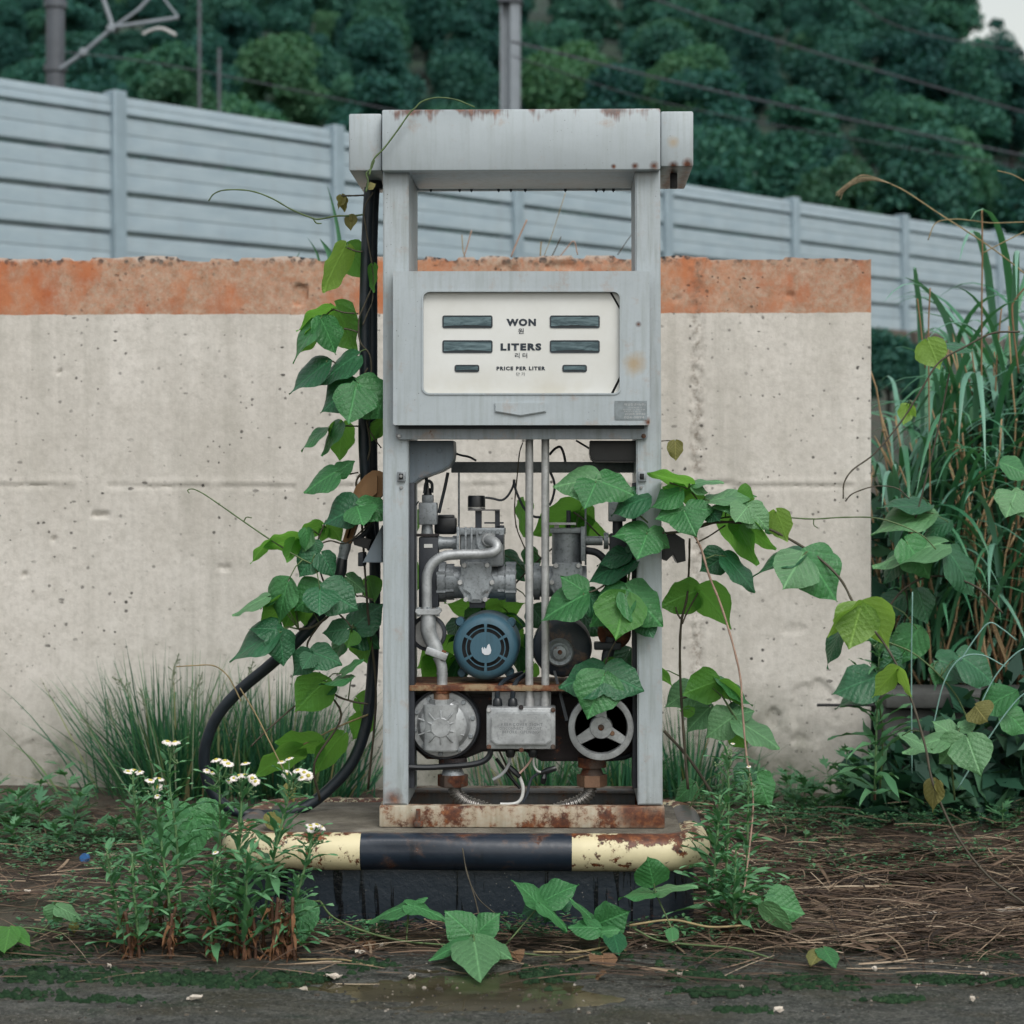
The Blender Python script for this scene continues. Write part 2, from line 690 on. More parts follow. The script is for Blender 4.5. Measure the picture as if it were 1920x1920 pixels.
m_pave = m.out(pc, m.mr(wetf, 0, 1, 0.75, 0.38), 0, m.bump(m.noise(140, 6, 0.8), 0.9, 0.008, m.bump(n2, 0.5, 0.012)), 0.3)
px_ = np.concatenate([[-60, -20, -8, -4], np.arange(-2.4, 2.41, 0.015), [4, 8, 20, 60]])
py_ = np.concatenate([[0, .03], np.linspace(.06, 1, 120)])
PX, PT = np.meshgrid(px_, py_)
edge = -0.36 + (fbm(PX * 2.0, PX * 0 + 5, 4, 8) - 0.5) * 0.16 - 0.1 * np.clip((PX - 0.3), 0, 1)
PYY = edge + (1 - PT) ** 1.6 * (-60) * 0
PYY = np.where(PT < 0.06, -60 + PT / 0.06 * 57.6, -2.4 + (PT - 0.06) / 0.94 * (edge + 2.4))
PZ = 0.0045 + ((fbm(PX * 5, PYY * 9, 4, 12) - 0.5) * 0.007 + (fbm(PX * 40, PYY * 40, 3, 13) - 0.5) * 0.003) * (np.abs(PX) < 2.4)
for (qx, qy, sx, sy) in ((850, 1856, .17, .085), (1010, 1876, .17, .05)):
    q = G(qx, qy)
    PZ = PZ - 0.0075 * np.exp(-((PX - q.x) / sx) ** 2 - ((PYY - q.y) / sy) ** 2)
PZ = np.where(PT >= 1, 0.0005, PZ)
props(link('pavement', rawmesh('pavement', np.stack([PX, PYY, PZ], -1).reshape(-1, 3), gridfaces(len(px_), len(py_)), [m_pave], 180)), kind='structure')

# shallow puddle below the big leaf
m = M('puddle_water')
pn = m.noise(5, 6, 0.65, m.coord('Object', (1, 2.5, 1)))
m_pud = m.out(m.mix(m.mr(pn, 0.35, 0.65), (0.030, 0.025, 0.013), (0.075, 0.066, 0.040)), m.mr(m.noise(9, 4), 0.4, 0.66, 0.04, 0.22), 0, None, 0.5, IOR=1.33)


def puddle(cx, cy, ax_, ay_, seed):
    V, F = [(cx, cy, 0)], []
    n = 72
    for i in range(n):
        a = 2 * math.pi * i / n
        k = 0.72 + 0.5 * float(fbm(np.array(1.3 * math.cos(a) + seed), np.array(1.3 * math.sin(a) + seed * 2), 4, seed))
        V.append((cx + math.cos(a) * ax_ * k, cy + math.sin(a) * ay_ * k, 0))
    for i in range(n):
        F.append((0, 1 + i, 1 + (i + 1) % n))
    V = [(x, y, 0.0030) for x, y, z in V]
    props(link('puddle', rawmesh('puddle', V, F, [m_pud], None)), kind='structure')


g = G(800, 1858)
puddle(g.x, g.y, 0.42, 0.2, 3)

# ------------------------------------------------------------------ painted concrete wall
WY = 1.75
WR = W(1633, 900, WY).x
WTOP = W(960, 481, WY).z
WBAND = W(960, 588, WY).z
m = M('painted_concrete')
x, y, z = m.xyz()
base = m.mix(m.mr(m.noise(1.6, 6, 0.6), 0.35, 0.65), (0.525, 0.492, 0.445), (0.635, 0.60, 0.555))
st = m.noise(4, 6, 0.65, m.coord('Object', (2.2, 1, 0.22)))
base = m.mix(m.mr(st, 0.48, 0.72, 0, 0.5), base, (0.33, 0.315, 0.275))
st2 = m.noise(11, 5, 0.7, m.coord('Object', (1.6, 1, 0.09)))
base = m.mix(m.mr(st2, 0.54, 0.72, 0, 0.26), base, (0.30, 0.285, 0.245))
base = m.mix(m.mr(st2, 0.44, 0.32, 0, 0.2), base, (0.68, 0.66, 0.62))
base = m.mix(m.mr(m.noise(55, 5, 0.7), 0.45, 0.75, 0, 0.45), base, (0.33, 0.31, 0.27))
base = m.mix(m.mr(m.noise(9, 7, 0.75), 0.5, 0.7, 0, 0.35), base, (0.36, 0.335, 0.29))
zz = m.math('ADD', z, m.math('MULTIPLY', m.math('SUBTRACT', m.noise(5, 5), 0.5), 0.35))
base = m.mix(m.mr(zz, 0.36, 0.0, 0, 0.75), base, (0.20, 0.20, 0.165))
base = m.mix(m.math('MULTIPLY', m.mr(m.noise(2.1, 6, .7), .5, .62), m.mr(zz, .32, .02)), base, (0.085, 0.095, 0.06))
orange = m.mix(m.mr(m.noise(7, 5), 0.3, 0.7), (0.40, 0.125, 0.055), (0.50, 0.205, 0.100))
orange = m.mix(m.mr(m.noise(22, 5), 0.5, 0.72, 0, .6), orange, (0.34, 0.12, 0.06))
bare = m.mix(m.mr(m.noise(34, 6, 0.75), .3, .7), (0.27, 0.165, 0.105), (0.52, 0.40, 0.31))
wn = m.noise(3.3, 7, 0.66, m.coord('Object', (1, 1, 0.75)))
wx = m.math('MULTIPLY', m.math('ADD', m.mr(x, -0.9, -0.2), m.mr(x, -2.1, -2.6)), 0.0)
cov = m.math('SUBTRACT', wn, m.math('MULTIPLY', m.mr(m.noise(1.1, 2), 0.45, 0.6), 0.06))
worn = m.mr(cov, 0.36, 0.47)
grit = m.mr(m.noise(60, 6, 0.75), 0.42, 0.6)
ob = m.mix(m.math('MULTIPLY', worn, m.mr(grit, 0, 1, 0.55, 1.0)), orange, bare)
inband = m.math('GREATER_THAN', m.math('ADD', z, m.math('MULTIPLY', m.math('SUBTRACT', m.noise(18, 5, .7), 0.5), 0.013)), WBAND)
col = m.mix(inband, base, ob)
# dark stain runs below the joint at the right
vj = W(1306, 900, WY).x
dj = m.math('ABSOLUTE', m.math('SUBTRACT', x, vj))
jn = m.noise(40, 6, 0.75)
col = m.mix(m.math('MULTIPLY', m.mr(dj, 0.035, 0.0), m.mr(jn, 0.45, 0.62, 0, 0.8)), col, (0.15, 0.12, 0.09))
# bug holes of random size, thicker in places
def holes(sc, stretch, big, seedoff, lo, hi):
    co_ = m.coord('Object', (1, 0.3, stretch))
    dd = m.voro(sc, co_)
    sp = m.n('SeparateColor')
    m.set(sp.inputs[0], m.voro(sc, co_, 'Color'))
    rad = m.math('MULTIPLY', m.math('POWER', sp.outputs[0], 5.0), big)
    dd = m.math('ADD', dd, m.math('MULTIPLY', m.math('SUBTRACT', m.noise(sc * 3, 3), .5), .22))
    q = m.mr(m.math('SUBTRACT', rad, dd), 0.0, 0.03)
    return m.math('MULTIPLY', q, m.mr(m.noise(seedoff, 4, .6), lo, hi))


h1 = holes(58, 1.0, .34, 2.3, 0.40, 0.60)
h2 = holes(23, 1.9, .24, 3.1, 0.46, 0.60)
hole = m.math('MAXIMUM', h1, h2)
col = m.mix(m.math('MULTIPLY', hole, 0.88), col, (0.035, 0.033, 0.03))
# broken dark aggregate along the top
tn = m.mr(m.noise(16, 5, 0.7), 0.42, 0.52)
topd = m.math('MULTIPLY', m.mr(z, WTOP - 0.035, WTOP - 0.004), m.math('MULTIPLY', tn, m.mr(m.voro(48), 0.55, 0.35)))
col = m.mix(m.mr(m.math('ADD', z, m.math('MULTIPLY', m.math('SUBTRACT', m.noise(30, 5), .5), .05)), WTOP - 0.012, WTOP + .002, 0, .8), col, (0.55, 0.47, 0.41))
col = m.mix(topd, col, (0.04, 0.042, 0.045))
nb = m.bump(m.noise(190, 4, 0.7), 0.35, 0.004)
nb = m.bump(m.noise(24, 6, 0.65), 0.25, 0.006, nb)
nb = m.bump(m.math('SUBTRACT', 1.0, hole), 0.8, 0.008, nb)
m_wall = m.out(col, 0.85, 0, nb, 0.25)

wnx, wnz = 520, 215
wxs = np.linspace(-3.0, WR, wnx)
wts = np.linspace(0, 1, wnz)
X2, T2 = np.meshgrid(wxs, wts)
top = WTOP + (fbm(wxs * 9, wxs * 0, 4, 21) - 0.5) * 0.022 + np.where(vnoise(wxs * 28, wxs * 0 + 3, 5) > 0.72, -0.009, 0)
top = top - np.clip((wxs - 0.55) * 0.02, 0, .01)
Z2 = -0.05 + T2 * (top[None, :] + 0.05)
rel = (fbm(X2 * 3, Z2 * 3, 3, 31) - 0.5) * 0.005 + (fbm(X2 * 26, Z2 * 26, 3, 33) - 0.5) * 0.0028
jz = W(960, 911, WY).z + (fbm(X2 * 2.5, X2 * 0, 3, 41) - .5) * .012
rel += -0.004 * np.exp(-((Z2 - jz) / 0.006) ** 2) * (fbm(X2 * 7, X2 * 0, 3, 44) > 0.42)
rel += 0.003 * np.exp(-((Z2 - jz - .012) / 0.01) ** 2) * (fbm(X2 * 11, X2 * 0, 3, 45) > 0.5)
rel += np.where(np.abs(X2 - vj) < 0.022, (fbm(X2 * 70, Z2 * 50, 2, 47) - 0.6) * 0.012, 0)
for (qx, qy, rw, rh, dep) in [(1525, 1335, 46, 60, .009), (1450, 1347, 13, 18, .012), (1500, 1388, 16, 10, .010), (186, 966, 17, 6, .012), (562, 553, 16, 22, .016), (110, 697, 6, 4, .01), (45, 1077, 6, 6, .012), (100, 1010, 5, 5, .01), (1405, 1100, 20, 4, .005), (1050, 500, 30, 9, .01), (945, 508, 22, 16, .008), (420, 1065, 14, 6, .008), (1345, 905, 40, 5, .008), (1490, 1180, 25, 10, .004), (70, 1440, 50, 60, .006), (1270, 560, 6, 6, .01), (1480, 555, 8, 6, .01), (250, 1450, 60, 40, .005)]:
    c = W(qx, qy, WY)
    d2 = ((X2 - c.x) / S(rw, WY)) ** 2 + ((Z2 - c.z) / S(rh, WY)) ** 2 + (fbm(X2 * 40, Z2 * 40, 3, 50) - 0.5) * 1.1
    rel -= 0.7 * dep * np.clip((1.1 - d2) * 3, 0, 1) * (0.8 + 0.5 * (fbm(X2 * 60, Z2 * 60, 2, 52)))
V = np.stack([X2, WY - rel, Z2], -1).reshape(-1, 3)
F = gridfaces(wnx, wnz)
nf = len(V)
# top, back and end faces behind the front skin
tb = np.stack([wxs, np.full(wnx, WY + 0.2), top - 0.004], 1)
bb = np.stack([wxs, np.full(wnx, WY + 0.2), np.full(wnx, -0.05)], 1)
V = np.concatenate([V, tb, bb])
i = np.arange(wnx - 1)
ft = np.stack([nf - wnx + i, nf - wnx + i + 1, nf + i + 1, nf + i], 1)
fb = np.stack([nf + i, nf + i + 1, nf + wnx + i + 1, nf + wnx + i], 1)
k = np.arange(wnz - 1)
jj = nf + ((k / (wnz - 1)) > 2)
endR = np.array([[(a + 1) * wnx - 1, nf + 2 * wnx - 1, nf + wnx - 1, (a + 2) * wnx - 1] for a in [0]])
endV0 = len(V)
ev = np.stack([np.full(wnz, WR), np.full(wnz, WY + 0.2), np.linspace(-0.05, top[-1] - .004, wnz)], 1)
V = np.concatenate([V, ev])
fe = np.stack([(k + 1) * wnx - 1, endV0 + k, endV0 + k + 1, (k + 2) * wnx - 1], 1)
F = np.concatenate([F, ft, fb, fe])
wall = link('concrete_wall', rawmesh('concrete_wall', V, F, [m_wall], 50))
props(wall, 'pitted cream painted concrete wall with a worn orange band along its top', 'wall')

m_dark = plain('dark_iron', (0.02, 0.02, 0.022), 0.55, 0.3, 60, 0.3)
b = B()
b.cyl(W(1532, 1322, WY - 0.04), W(1640, 1322, WY - 0.1), 0.0045, n=8)
props(b.build('rod', m_dark, None), 'thin black rod sticking out from the wall corner under a dark leaf', 'rod')

# low retaining wall right of the painted wall
m_lowc = plain('grey_concrete', (0.07, 0.072, 0.068), 0.85, 0.45, 9, 0.5)
a = W(1640, 1322, 1.72)
b = B()
b.box(WR + 0.02, 4.0, 1.62, 1.86, -0.05, a.z, 0.012)
b.box(WR + 0.02, 4.0, 1.585, 1.88, a.z + 0.002, a.z + 0.05, 0.01)
props(b.build('retaining_wall', m_lowc, None), 'low grey concrete retaining wall behind weeds at the foot of the reeds', 'wall')

# ------------------------------------------------------------------ embankment, noise barrier
FA, FB = D(213, 300, 25.9), D(1688, 480, 40.0)
FA.z = FB.z = 0
fu = (FB - FA) / 5
fdir = fu.normalized()
fn = Vector((fdir.y, -fdir.x, 0))
if fn.y > 0:
    fn = -fn


def fpost(n):
    return FA + fu * n


def ftop(n):
    return CAM.z + 5.17 + 0.086 * n


m = M('embankment_soil')
c = m.mix(m.mr(m.noise(0.6, 5, 0.7), 0.4, 0.6), (0.05, 0.045, 0.032), (0.02, 0.055, 0.032))
c = m.mix(m.mr(m.noise(4, 5, 0.7), 0.45, 0.75), c, (0.07, 0.06, 0.045))
m_bank = m.out(c, 0.9, 0, m.bump(m.noise(5, 6, 0.7), 0.8, 0.2))
V, prof = [], [(26, -0.02), (13, 0.3), (9, 0.9), (2.2, 3.05), (1.0, 3.35), (0.35, 3.42), (-1.0, 3.42), (-7, 3.4), (-20, 6.0)]
ns = np.arange(-9, 26, 0.5)
for n in ns:
    p = fpost(n)
    for (o, h) in prof:
        q = p + fn * o
        hh = h + (0.086 * n if h > 1 else 0) + (0.4 * (h > 2) if o > 0.3 else 0) * 0
        V.append((q.x, max(q.y, 2.4), hh + (0.15 * rnd.random() if 0.5 < h < 3.3 else 0)))
props(link('embankment', rawmesh('embankment', V, gridfaces(len(prof), len(ns)), [m_bank], 180)), kind='structure')

m = M('barrier_paint')
x, y, z = m.xyz()
c = m.mix(m.mr(m.noise(1.2, 5, 0.65, m.coord('Object', (1, 1, 3))), 0.35, 0.65), (0.255, 0.325, 0.37), (0.325, 0.395, 0.435))
c = m.mix(m.mr(m.noise(3, 4, 0.6, m.coord('Object', (2, 2, .3))), 0.55, 0.75, 0, .3), c, (0.24, 0.27, 0.28))
m_panel = m.out(c, 0.42, 0.15, None)
m_post = plain('barrier_post_paint', (0.23, 0.30, 0.345), 0.5, 0.12, 3)
rows = [(0.0, 0.25)] + [(0.25 + 0.5 * k, 0.5) for k in range(4)]
barrier = thing('noise_barrier', 'long grey metal noise barrier of horizontal panels on the embankment', 'noise barrier', (FA.x, FA.y, 3.4))
BL = fu.length


def panel_mesh(h):
    # lapped pressed-steel profile: out at the middle rib, back to a groove below
    pr = [(0.0, 0.0), (0.035, -0.012), (0.06, -h * 0.10), (0.078, -h * 0.46), (0.070, -h * 0.49), (0.076, -h * 0.53), (0.088, -h * 0.90), (0.07, -h * 0.95), (0.0, -h * 0.955)]
    V, F = [], []
    for xx in (0.08, BL - 0.08):
        V += [(xx, -o, zz) for o, zz in pr]
    k = len(pr)
    F = [(i, i + 1, k + i + 1, k + i) for i in range(k - 1)] + [(0, k, 2 * k - 1, k - 1)]
    me = rawmesh('panel', V, F, [m_panel], 25)
    return me


PM = {0.25: panel_mesh(0.25), 0.5: panel_mesh(0.5)}
ang = math.atan2(fdir.y, fdir.x)
for n in range(-2, 8):
    p = fpost(n)
    slope = math.atan2(0.086, BL)
    Rm = Matrix.Rotation(ang, 4, 'Z') @ Matrix.Rotation(-slope, 4, 'Y')
    for (dz, h) in rows:
        link('panel', PM[h], barrier, Matrix.Translation((p.x, p.y, ftop(n) - dz)) @ Rm)
    b = B()
    b.box(-0.1, 0.1, -0.15, 0.1, 3.2 + 0.086 * n, ftop(n) + 0.05, 0.012, 1, Matrix.Translation((p.x, p.y, 0)) @ Matrix.Rotation(ang, 4, 'Z'))
    b.box(-0.16, 0.16, -0.22, 0.15, 3.2 + 0.086 * n, 3.47 + 0.086 * n, 0.01, 1, Matrix.Translation((p.x, p.y, 0)) @ Matrix.Rotation(ang, 4, 'Z'))
    b.build('post', m_post, barrier)
b = B()
for n in range(-2, 8):
    b.box(0.17, BL - 0.17, -0.3, 0.2, -0.5, 0.715, 0.02, 1, Matrix.Translation((fpost(n).x, fpost(n).y, 3.15 + .086 * n)) @ Matrix.Rotation(ang, 4, 'Z') @ Matrix.Rotation(-slope, 4, 'Y'))
b.build('plinth', plain('barrier_plinth_concrete', (0.10, 0.085, 0.07), 0.9, 0.3, 2, 0.3), barrier)

# ------------------------------------------------------------------ railway masts and wires
m_mast = plain('mast_steel', (0.075, 0.085, 0.10), 0.5, 0.2, 2)
m_mast2 = plain('mast_galvanised', (0.22, 0.25, 0.28), 0.5, 0.15, 2)
p = D(104, 150, 28.0)
t1 = thing('railway_mast', 'round dark railway mast with angled bracket arms rising behind the barrier', 'mast', (p.x, p.y, 3.4))
b = B()
b.tube([(p.x, p.y, 3.4), (p.x, p.y, 8.2), (p.x, p.y, 11)], [0.135, 0.125, 0.115], 18)
b.build('pole', m_mast, t1)
for zz in (W(104, 8, p.y).z, W(104, 128, p.y).z):
    b = B()
    b.tube([(p.x, p.y, zz - 0.05), (p.x, p.y, zz + 0.05)], 0.155, 18)
    b.build('collar', m_mast, t1)
P_ = lambda x, y: W(x, y, p.y - 0.1)
b = B()
b.tube([P_(112, 130), P_(155, 100), P_(208, 55)], 0.030, 8)
b.build('bracket_arm', m_mast2, t1)
b = B()
b.tube([P_(208, 55), P_(260, 18), P_(300, -25)], 0.024, 8)
b.build('bracket_arm', m_mast2, t1)
b = B()
b.tube([P_(212, 52), P_(196, 5), P_(182, -40)], 0.03, 8)
b.build('insulator_rod', m_mast2, t1)
b = B()
b.tube([P_(220, 50), P_(275, 42), P_(334, 33)], 0.026, 8)
b.tube([P_(302, -10), P_(318, 12), P_(334, 32)], 0.015, 6)
b.build('registration_arm', m_mast2, t1)
b = B()
b.tube(ppath([(268, 64), (285, 56), (305, 54), (330, 66)], p.y - 0.1, 3), 0.024, 8)
b.build('steady_arm', plain('arm_pale', (.42, .42, .42), .5), t1)
for q in ((209, 53), (157, 98)):
    b = B()
    b.lathe(P_(*q), (0, 1, 0), [(0.0, -.06), (.055, -.05), (.06, 0), (.055, .05), (0, .06)], 10)
    b.build('clamp', m_mast2, t1)

p2 = D(957, 200, 34.0)
t2 = thing('railway_mast', 'square grey railway mast standing straight above the pump canopy', 'mast', (p2.x, p2.y, 3.6))
b = B()
hw = 0.165
for sgn in (-1, 1):
    b.box(p2.x + sgn * hw - 0.012 * (1 + sgn), p2.x + sgn * hw + 0.012 * (1 - sgn), p2.y - 0.14, p2.y + 0.14, 3.6, 12)
b.box(p2.x - hw + .026, p2.x + hw - .026, p2.y - 0.01, p2.y + 0.01, 3.6, 12)
b.box(p2.x + 0.0, p2.x + hw - .028, p2.y - 0.155, p2.y - 0.012, 3.6, 12)
b.build('pole', m_mast2, t2)
b = B()
zz = W(957, 4, p2.y).z
b.box(p2.x - .2, p2.x + .2, p2.y - 0.2, p2.y + 0.2, zz - .04, zz + .04, .01)
b.build('collar', m_mast, t2)

m_wire = plain('wire', (0.055, 0.06, 0.075), 0.6, 0.2)
for (pts, r, d0, d1, lab) in [
    ([(1120, -40), (1450, 75), (1960, 222)], 0.020, 33, 46, 'topmost dark overhead wire sloping down across the wooded hill'),
    ([(960, 78), (1330, 168), (1960, 300)], 0.021, 33, 46, 'thick overhead wire starting at the mast above the pump canopy'),
    ([(960, 105), (1300, 205), (1960, 322)], 0.010, 33, 46, 'faint thin overhead wire just under the thick one'),
    ([(100, 95), (330, 125), (780, 215)], 0.010, 28, 33, 'faint overhead wire running low past the round mast on the left'),
    ([(1560, -30), (1700, 55), (1960, 105)], 0.013, 36, 46, 'faint overhead wire crossing the hilltop near the patch of sky')]:
    b = B()
    L = len(pts)
    q = smoothpath([D(x_, y_, d0 + (d1 - d0) * i_ / (L - 1)) for i_, (x_, y_) in enumerate(pts)], 6)
    b.tube(q, r, 6)
    props(b.build('overhead_wire', m_wire), lab, 'wire', 'overhead railway wires')
# far thin poles among the trees
for (px, y0, y1, d, lab) in [(374, -20, 165, 60, 'thin dark pole far off among the trees at the upper left'), (411, 90, 215, 60, 'short thin dark pole just above the barrier among the trees')]:
    b = B()
    a, c = D(px, y1, d), D(px, y0, d)
    b.cyl((a.x, a.y, 5.5), (a.x, a.y, c.z), 0.055, 0.045, 8)
    props(b.build('pole', m_mast), lab, 'pole', 'thin poles among the trees')

# ------------------------------------------------------------------ wooded hill
def hill_h(X, d):
    base = CAM.z + 9.0 + (d - 120) * 0.348
    base = np.where(d < 110, 5.5 + (d - 55) * 0.017, base)
    base = np.maximum(base, 5.0)
    lim = 95 - np.clip(X - 45, 0, 20) * 4.2 - np.clip(X - 65, 0, 400) * 0.1
    return np.minimum(base, lim) + (fbm(X * 0.03, d * 0.03, 3, 71) - 0.5) * 6 * (d > 105)


hx = np.concatenate([[-900, -500, -300], np.arange(-200, 201, 8.0), [300, 500, 900]])
hd = np.concatenate([[50, 70, 90], np.arange(100, 330, 8.0), [400, 600, 900]])
HX, HD = np.meshgrid(hx, hd)
HZ = hill_h(HX, HD)
HZ = np.where(HD > 330, HZ * 0.7, HZ)
hv = np.stack([HX, HD + CAM.y, HZ], -1).reshape(-1, 3)
m_hill = island('x', [(0, (0.02, 0.04, 0.025)), (1, (0.02, 0.04, 0.025))])
m = M('hill_undergrowth')
m_hill = m.out(m.mix(m.mr(m.noise(0.25, 5), 0.4, 0.6), (0.010, 0.024, 0.017), (0.028, 0.055, 0.034)), 0.9, 0, m.bump(m.noise(0.8, 6, .7), 0.8, 1.0))
props(link('hill', rawmesh('hill', hv, gridfaces(len(hx), len(hd)), [m_hill], 180)), kind='structure')

m_bark = plain('bark', (0.022, 0.024, 0.020), 0.9, 0.3, 3)
m_fol = [island('tree_foliage_%d' % k, st, 0.6, 0.22, None, 0.2, 0.3) for k, st in enumerate([
    [(0, (0.018, 0.084, 0.071)), (0.5, (0.033, 0.119, 0.094)), (1, (0.066, 0.188, 0.141))],
    [(0, (0.014, 0.069, 0.065)), (0.5, (0.023, 0.099, 0.087)), (1, (0.050, 0.160, 0.132))],
    [(0, (0.031, 0.106, 0.065)), (0.5, (0.058, 0.156, 0.088)), (1, (0.086, 0.192, 0.112))]])]


def crown_mesh(seed, mat, tall):
    r = np.random.default_rng(seed)
    V, F = [], []
    lobes = []
    for i in range(19 if not tall else 14):
        t = r.uniform(0, 1)
        a = r.uniform(0, 6.28)
        rad = (0.5 if not tall else 0.34) * math.sqrt(1 - abs(t - 0.35) * 1.2) * r.uniform(0.45, 1.05)
        lobes.append((math.cos(a) * rad * 4.2, math.sin(a) * rad * 4.2, 2.6 + t * (6.6 if tall else 5.0), r.uniform(0.6, 1.9) * (1 - 0.3 * t)))
    for (lx, ly, lz, lr) in lobes:
        n = int(1100 * lr * lr / 1.6)
        r_sx, r_sy, r_sz = r.uniform(.7, 1.3), r.uniform(.7, 1.3), r.uniform(.8, 1.35)
        dv = r.normal(size=(n, 3))
        dv /= np.linalg.norm(dv, axis=1)[:, None]
        dv[:, 2] = np.where(dv[:, 2] < -0.35, -dv[:, 2], dv[:, 2])
        pos = np.array([lx, ly, lz]) + dv * lr * r.uniform(0.25, 1.3, (n, 1)) ** .7 * np.array([r_sx, r_sy, r_sz])
        nr = dv + r.normal(size=(n, 3)) * 0.8
        nr /= np.linalg.norm(nr, axis=1)[:, None]
        u = np.cross(nr, r.normal(size=(n, 3)))
        u /= np.linalg.norm(u, axis=1)[:, None]
        w = np.cross(nr, u)
        sz = r.uniform(0.05, 0.2, (n, 1))
        base = len(V)
        q = np.stack([pos - u * sz, pos - w * sz * 0.7 + nr * .06, pos + u * sz, pos + w * sz * 0.7 + nr * .06], 1).reshape(-1, 3)
        k0 = sum(len(v) for v in V)
        V.append(q)
        F.append(np.arange(k0, k0 + len(q)).reshape(-1, 4))
    return rawmesh('crown', np.concatenate(V), np.concatenate(F), [mat], None)


def trunk_mesh():
    b = B()
    b.tube([(0, 0, -1.5), (0.05, 0, 2), (0.1, 0.1, 5.2)], [0.24, 0.18, 0.07], 7)
    for a in range(4):
        c, s_ = math.cos(a * 1.7), math.sin(a * 1.7)
        b.tube([(0.05, 0, 2 + a * .5), (c * 1.1, s_ * 1.1, 3.6 + a * .4)], [0.1, 0.03], 5)
    me = bpy.data.meshes.new('trunk')
    b.bm.to_mesh(me)
    b.bm.free()
    me.materials.append(m_bark)
    return me


crowns = [crown_mesh(100 + k, m_fol[(0, 1, 0, 1, 2, 0, 1, 1)[k]], k in (3, 7)) for k in range(8)]
TM = trunk_mesh()


def fence_y(px):
    return float(np.interp(px, [-400, 0, 213, 618, 955, 1240, 1478, 1688, 1868, 2200], [90, 150, 180, 245, 315, 340, 375, 408, 440, 480]))


TREES = []
d = 119.0
while d < 285:
    X = -0.275 * d + U(0, 6)
    while X < 0.285 * d:
        xx, dd = X + U(-2.2, 2.2), d + U(-4, 4)
        h = float(hill_h(np.array(xx), np.array(dd)))
        sc = U(0.75, 1.45)
        tip = PROJ((xx, dd + CAM.y, h + 8.2 * sc))
        foot = PROJ((xx, dd + CAM.y, h + 4 * sc))
        ok = -120 < foot[0] < 2040 and tip[1] < fence_y(foot[0]) + 12 and foot[1] > -90
        if ok and not (foot[0] > 1800 and tip[1] < (45 if foot[0] < 1880 else 62)):
            TREES.append((xx, dd, h, sc, foot))
        X += U(6.3, 9.5)
    d += U(8.5, 11)
for i, (xx, dd, h, sc, foot) in enumerate(TREES):
    k = rnd.choice((0, 1, 2, 3, 5, 6, 7)) if not (1000 < foot[0] < 1330 and 130 < foot[1] < 320 and rnd.random() < .5) else 4
    if rnd.random() < 0.05:
        k = 4
    kd = 'yellowish green broadleaf tree' if k == 4 else 'tall narrow dark green tree' if k in (3, 7) else 'rounded dark green tree'
    fx, fy = foot
    zx = 'left of the round mast' if fx < 104 else 'between the round mast and the pump' if fx < 650 else 'behind the pump canopy' if fx < 957 else 'just right of the square mast' if fx < 1300 else 'at the far right near the sky' if fx > 1700 else 'right of the pump canopy'
    zy = 'high on the hill' if fy < 70 else 'halfway up the hill' if fy < fence_y(fx) - 90 else 'low on the hill'
    t = thing('tree', kd + ' ' + zy + ' ' + zx, 'tree', (xx, dd + CAM.y, h), 'hill trees: ' + kd + ' ' + zy + ' ' + zx)
    Mx = Matrix.Translation((xx, dd + CAM.y, h)) @ Matrix.Rotation(U(0, 6.28), 4, 'Z') @ Matrix.Diagonal((sc * U(.9, 1.15), sc * U(.9, 1.15), sc, 1))
    link('crown', crowns[k], t, Mx)
    link('trunk', TM, t, Mx)
# two small bushes on the slope seen beside the wall
for (px, py, dd, sc, lab) in [(1665, 706, 24, 0.13, 'dark green bush on the slope just right of the painted wall'), (1735, 715, 26, 0.12, 'dark green bush on the slope behind the reeds')]:
    q = D(px, py, dd)
    t = thing('bush', lab, 'bush', q)
    Mx = Matrix.Translation((q.x, q.y, q.z - 0.6)) @ Matrix.Diagonal((sc * 1.3, sc * 1.3, sc, 1))
    link('crown', crowns[0], t, Mx)
    link('trunk', TM, t, Mx)

# ------------------------------------------------------------------ pump island
PG = (W(980, 1553, 0).x, 0.0, 0.197)          # base of the pump


def pl(px, py, Y=0.0):
    p = W(px, py, Y)
    return p.x - PG[0], p.z - PG[2]


x0i = W(405, 1597, -.13).x
x1i = W(1337, 1597, -.13).x
IC = ((x0i + x1i) / 2, 0.135, 0.0)
isl = thing('pump_island', 'raised concrete pump island edged with a yellow and black striped pipe bumper', 'pump island', IC)
PR, PZ_ = 0.041, W(900, 1597, -0.13).z
ix0, ix1, iy0, iy1, icr = x0i + PR, x1i - PR, -0.13, 0.40, 0.085


def rrect(a0, a1, b0, b1, r, step=0.012, corner=10):
    pts = []

    def seg(p, q):
        n = max(2, int((Vector(q) - Vector(p)).length / step))
        for i in range(n):
            pts.append((p[0] + (q[0] - p[0]) * i / n, p[1] + (q[1] - p[1]) * i / n))

    def arc(cx, cy, s):
        for i in range(corner):
            t = s + math.pi / 2 * i / corner
            pts.append((cx + r * math.cos(t), cy + r * math.sin(t)))
    seg((a0 + r, b0), (a1 - r, b0))
    arc(a1 - r, b0 + r, -math.pi / 2)
    seg((a1, b0 + r), (a1, b1 - r))
    arc(a1 - r, b1 - r, 0)
    seg((a1 - r, b1), (a0 + r, b1))
    arc(a0 + r, b1 - r, math.pi / 2)
    seg((a0, b1 - r), (a0, b0 + r))
    arc(a0 + r, b0 + r, math.pi)
    return pts


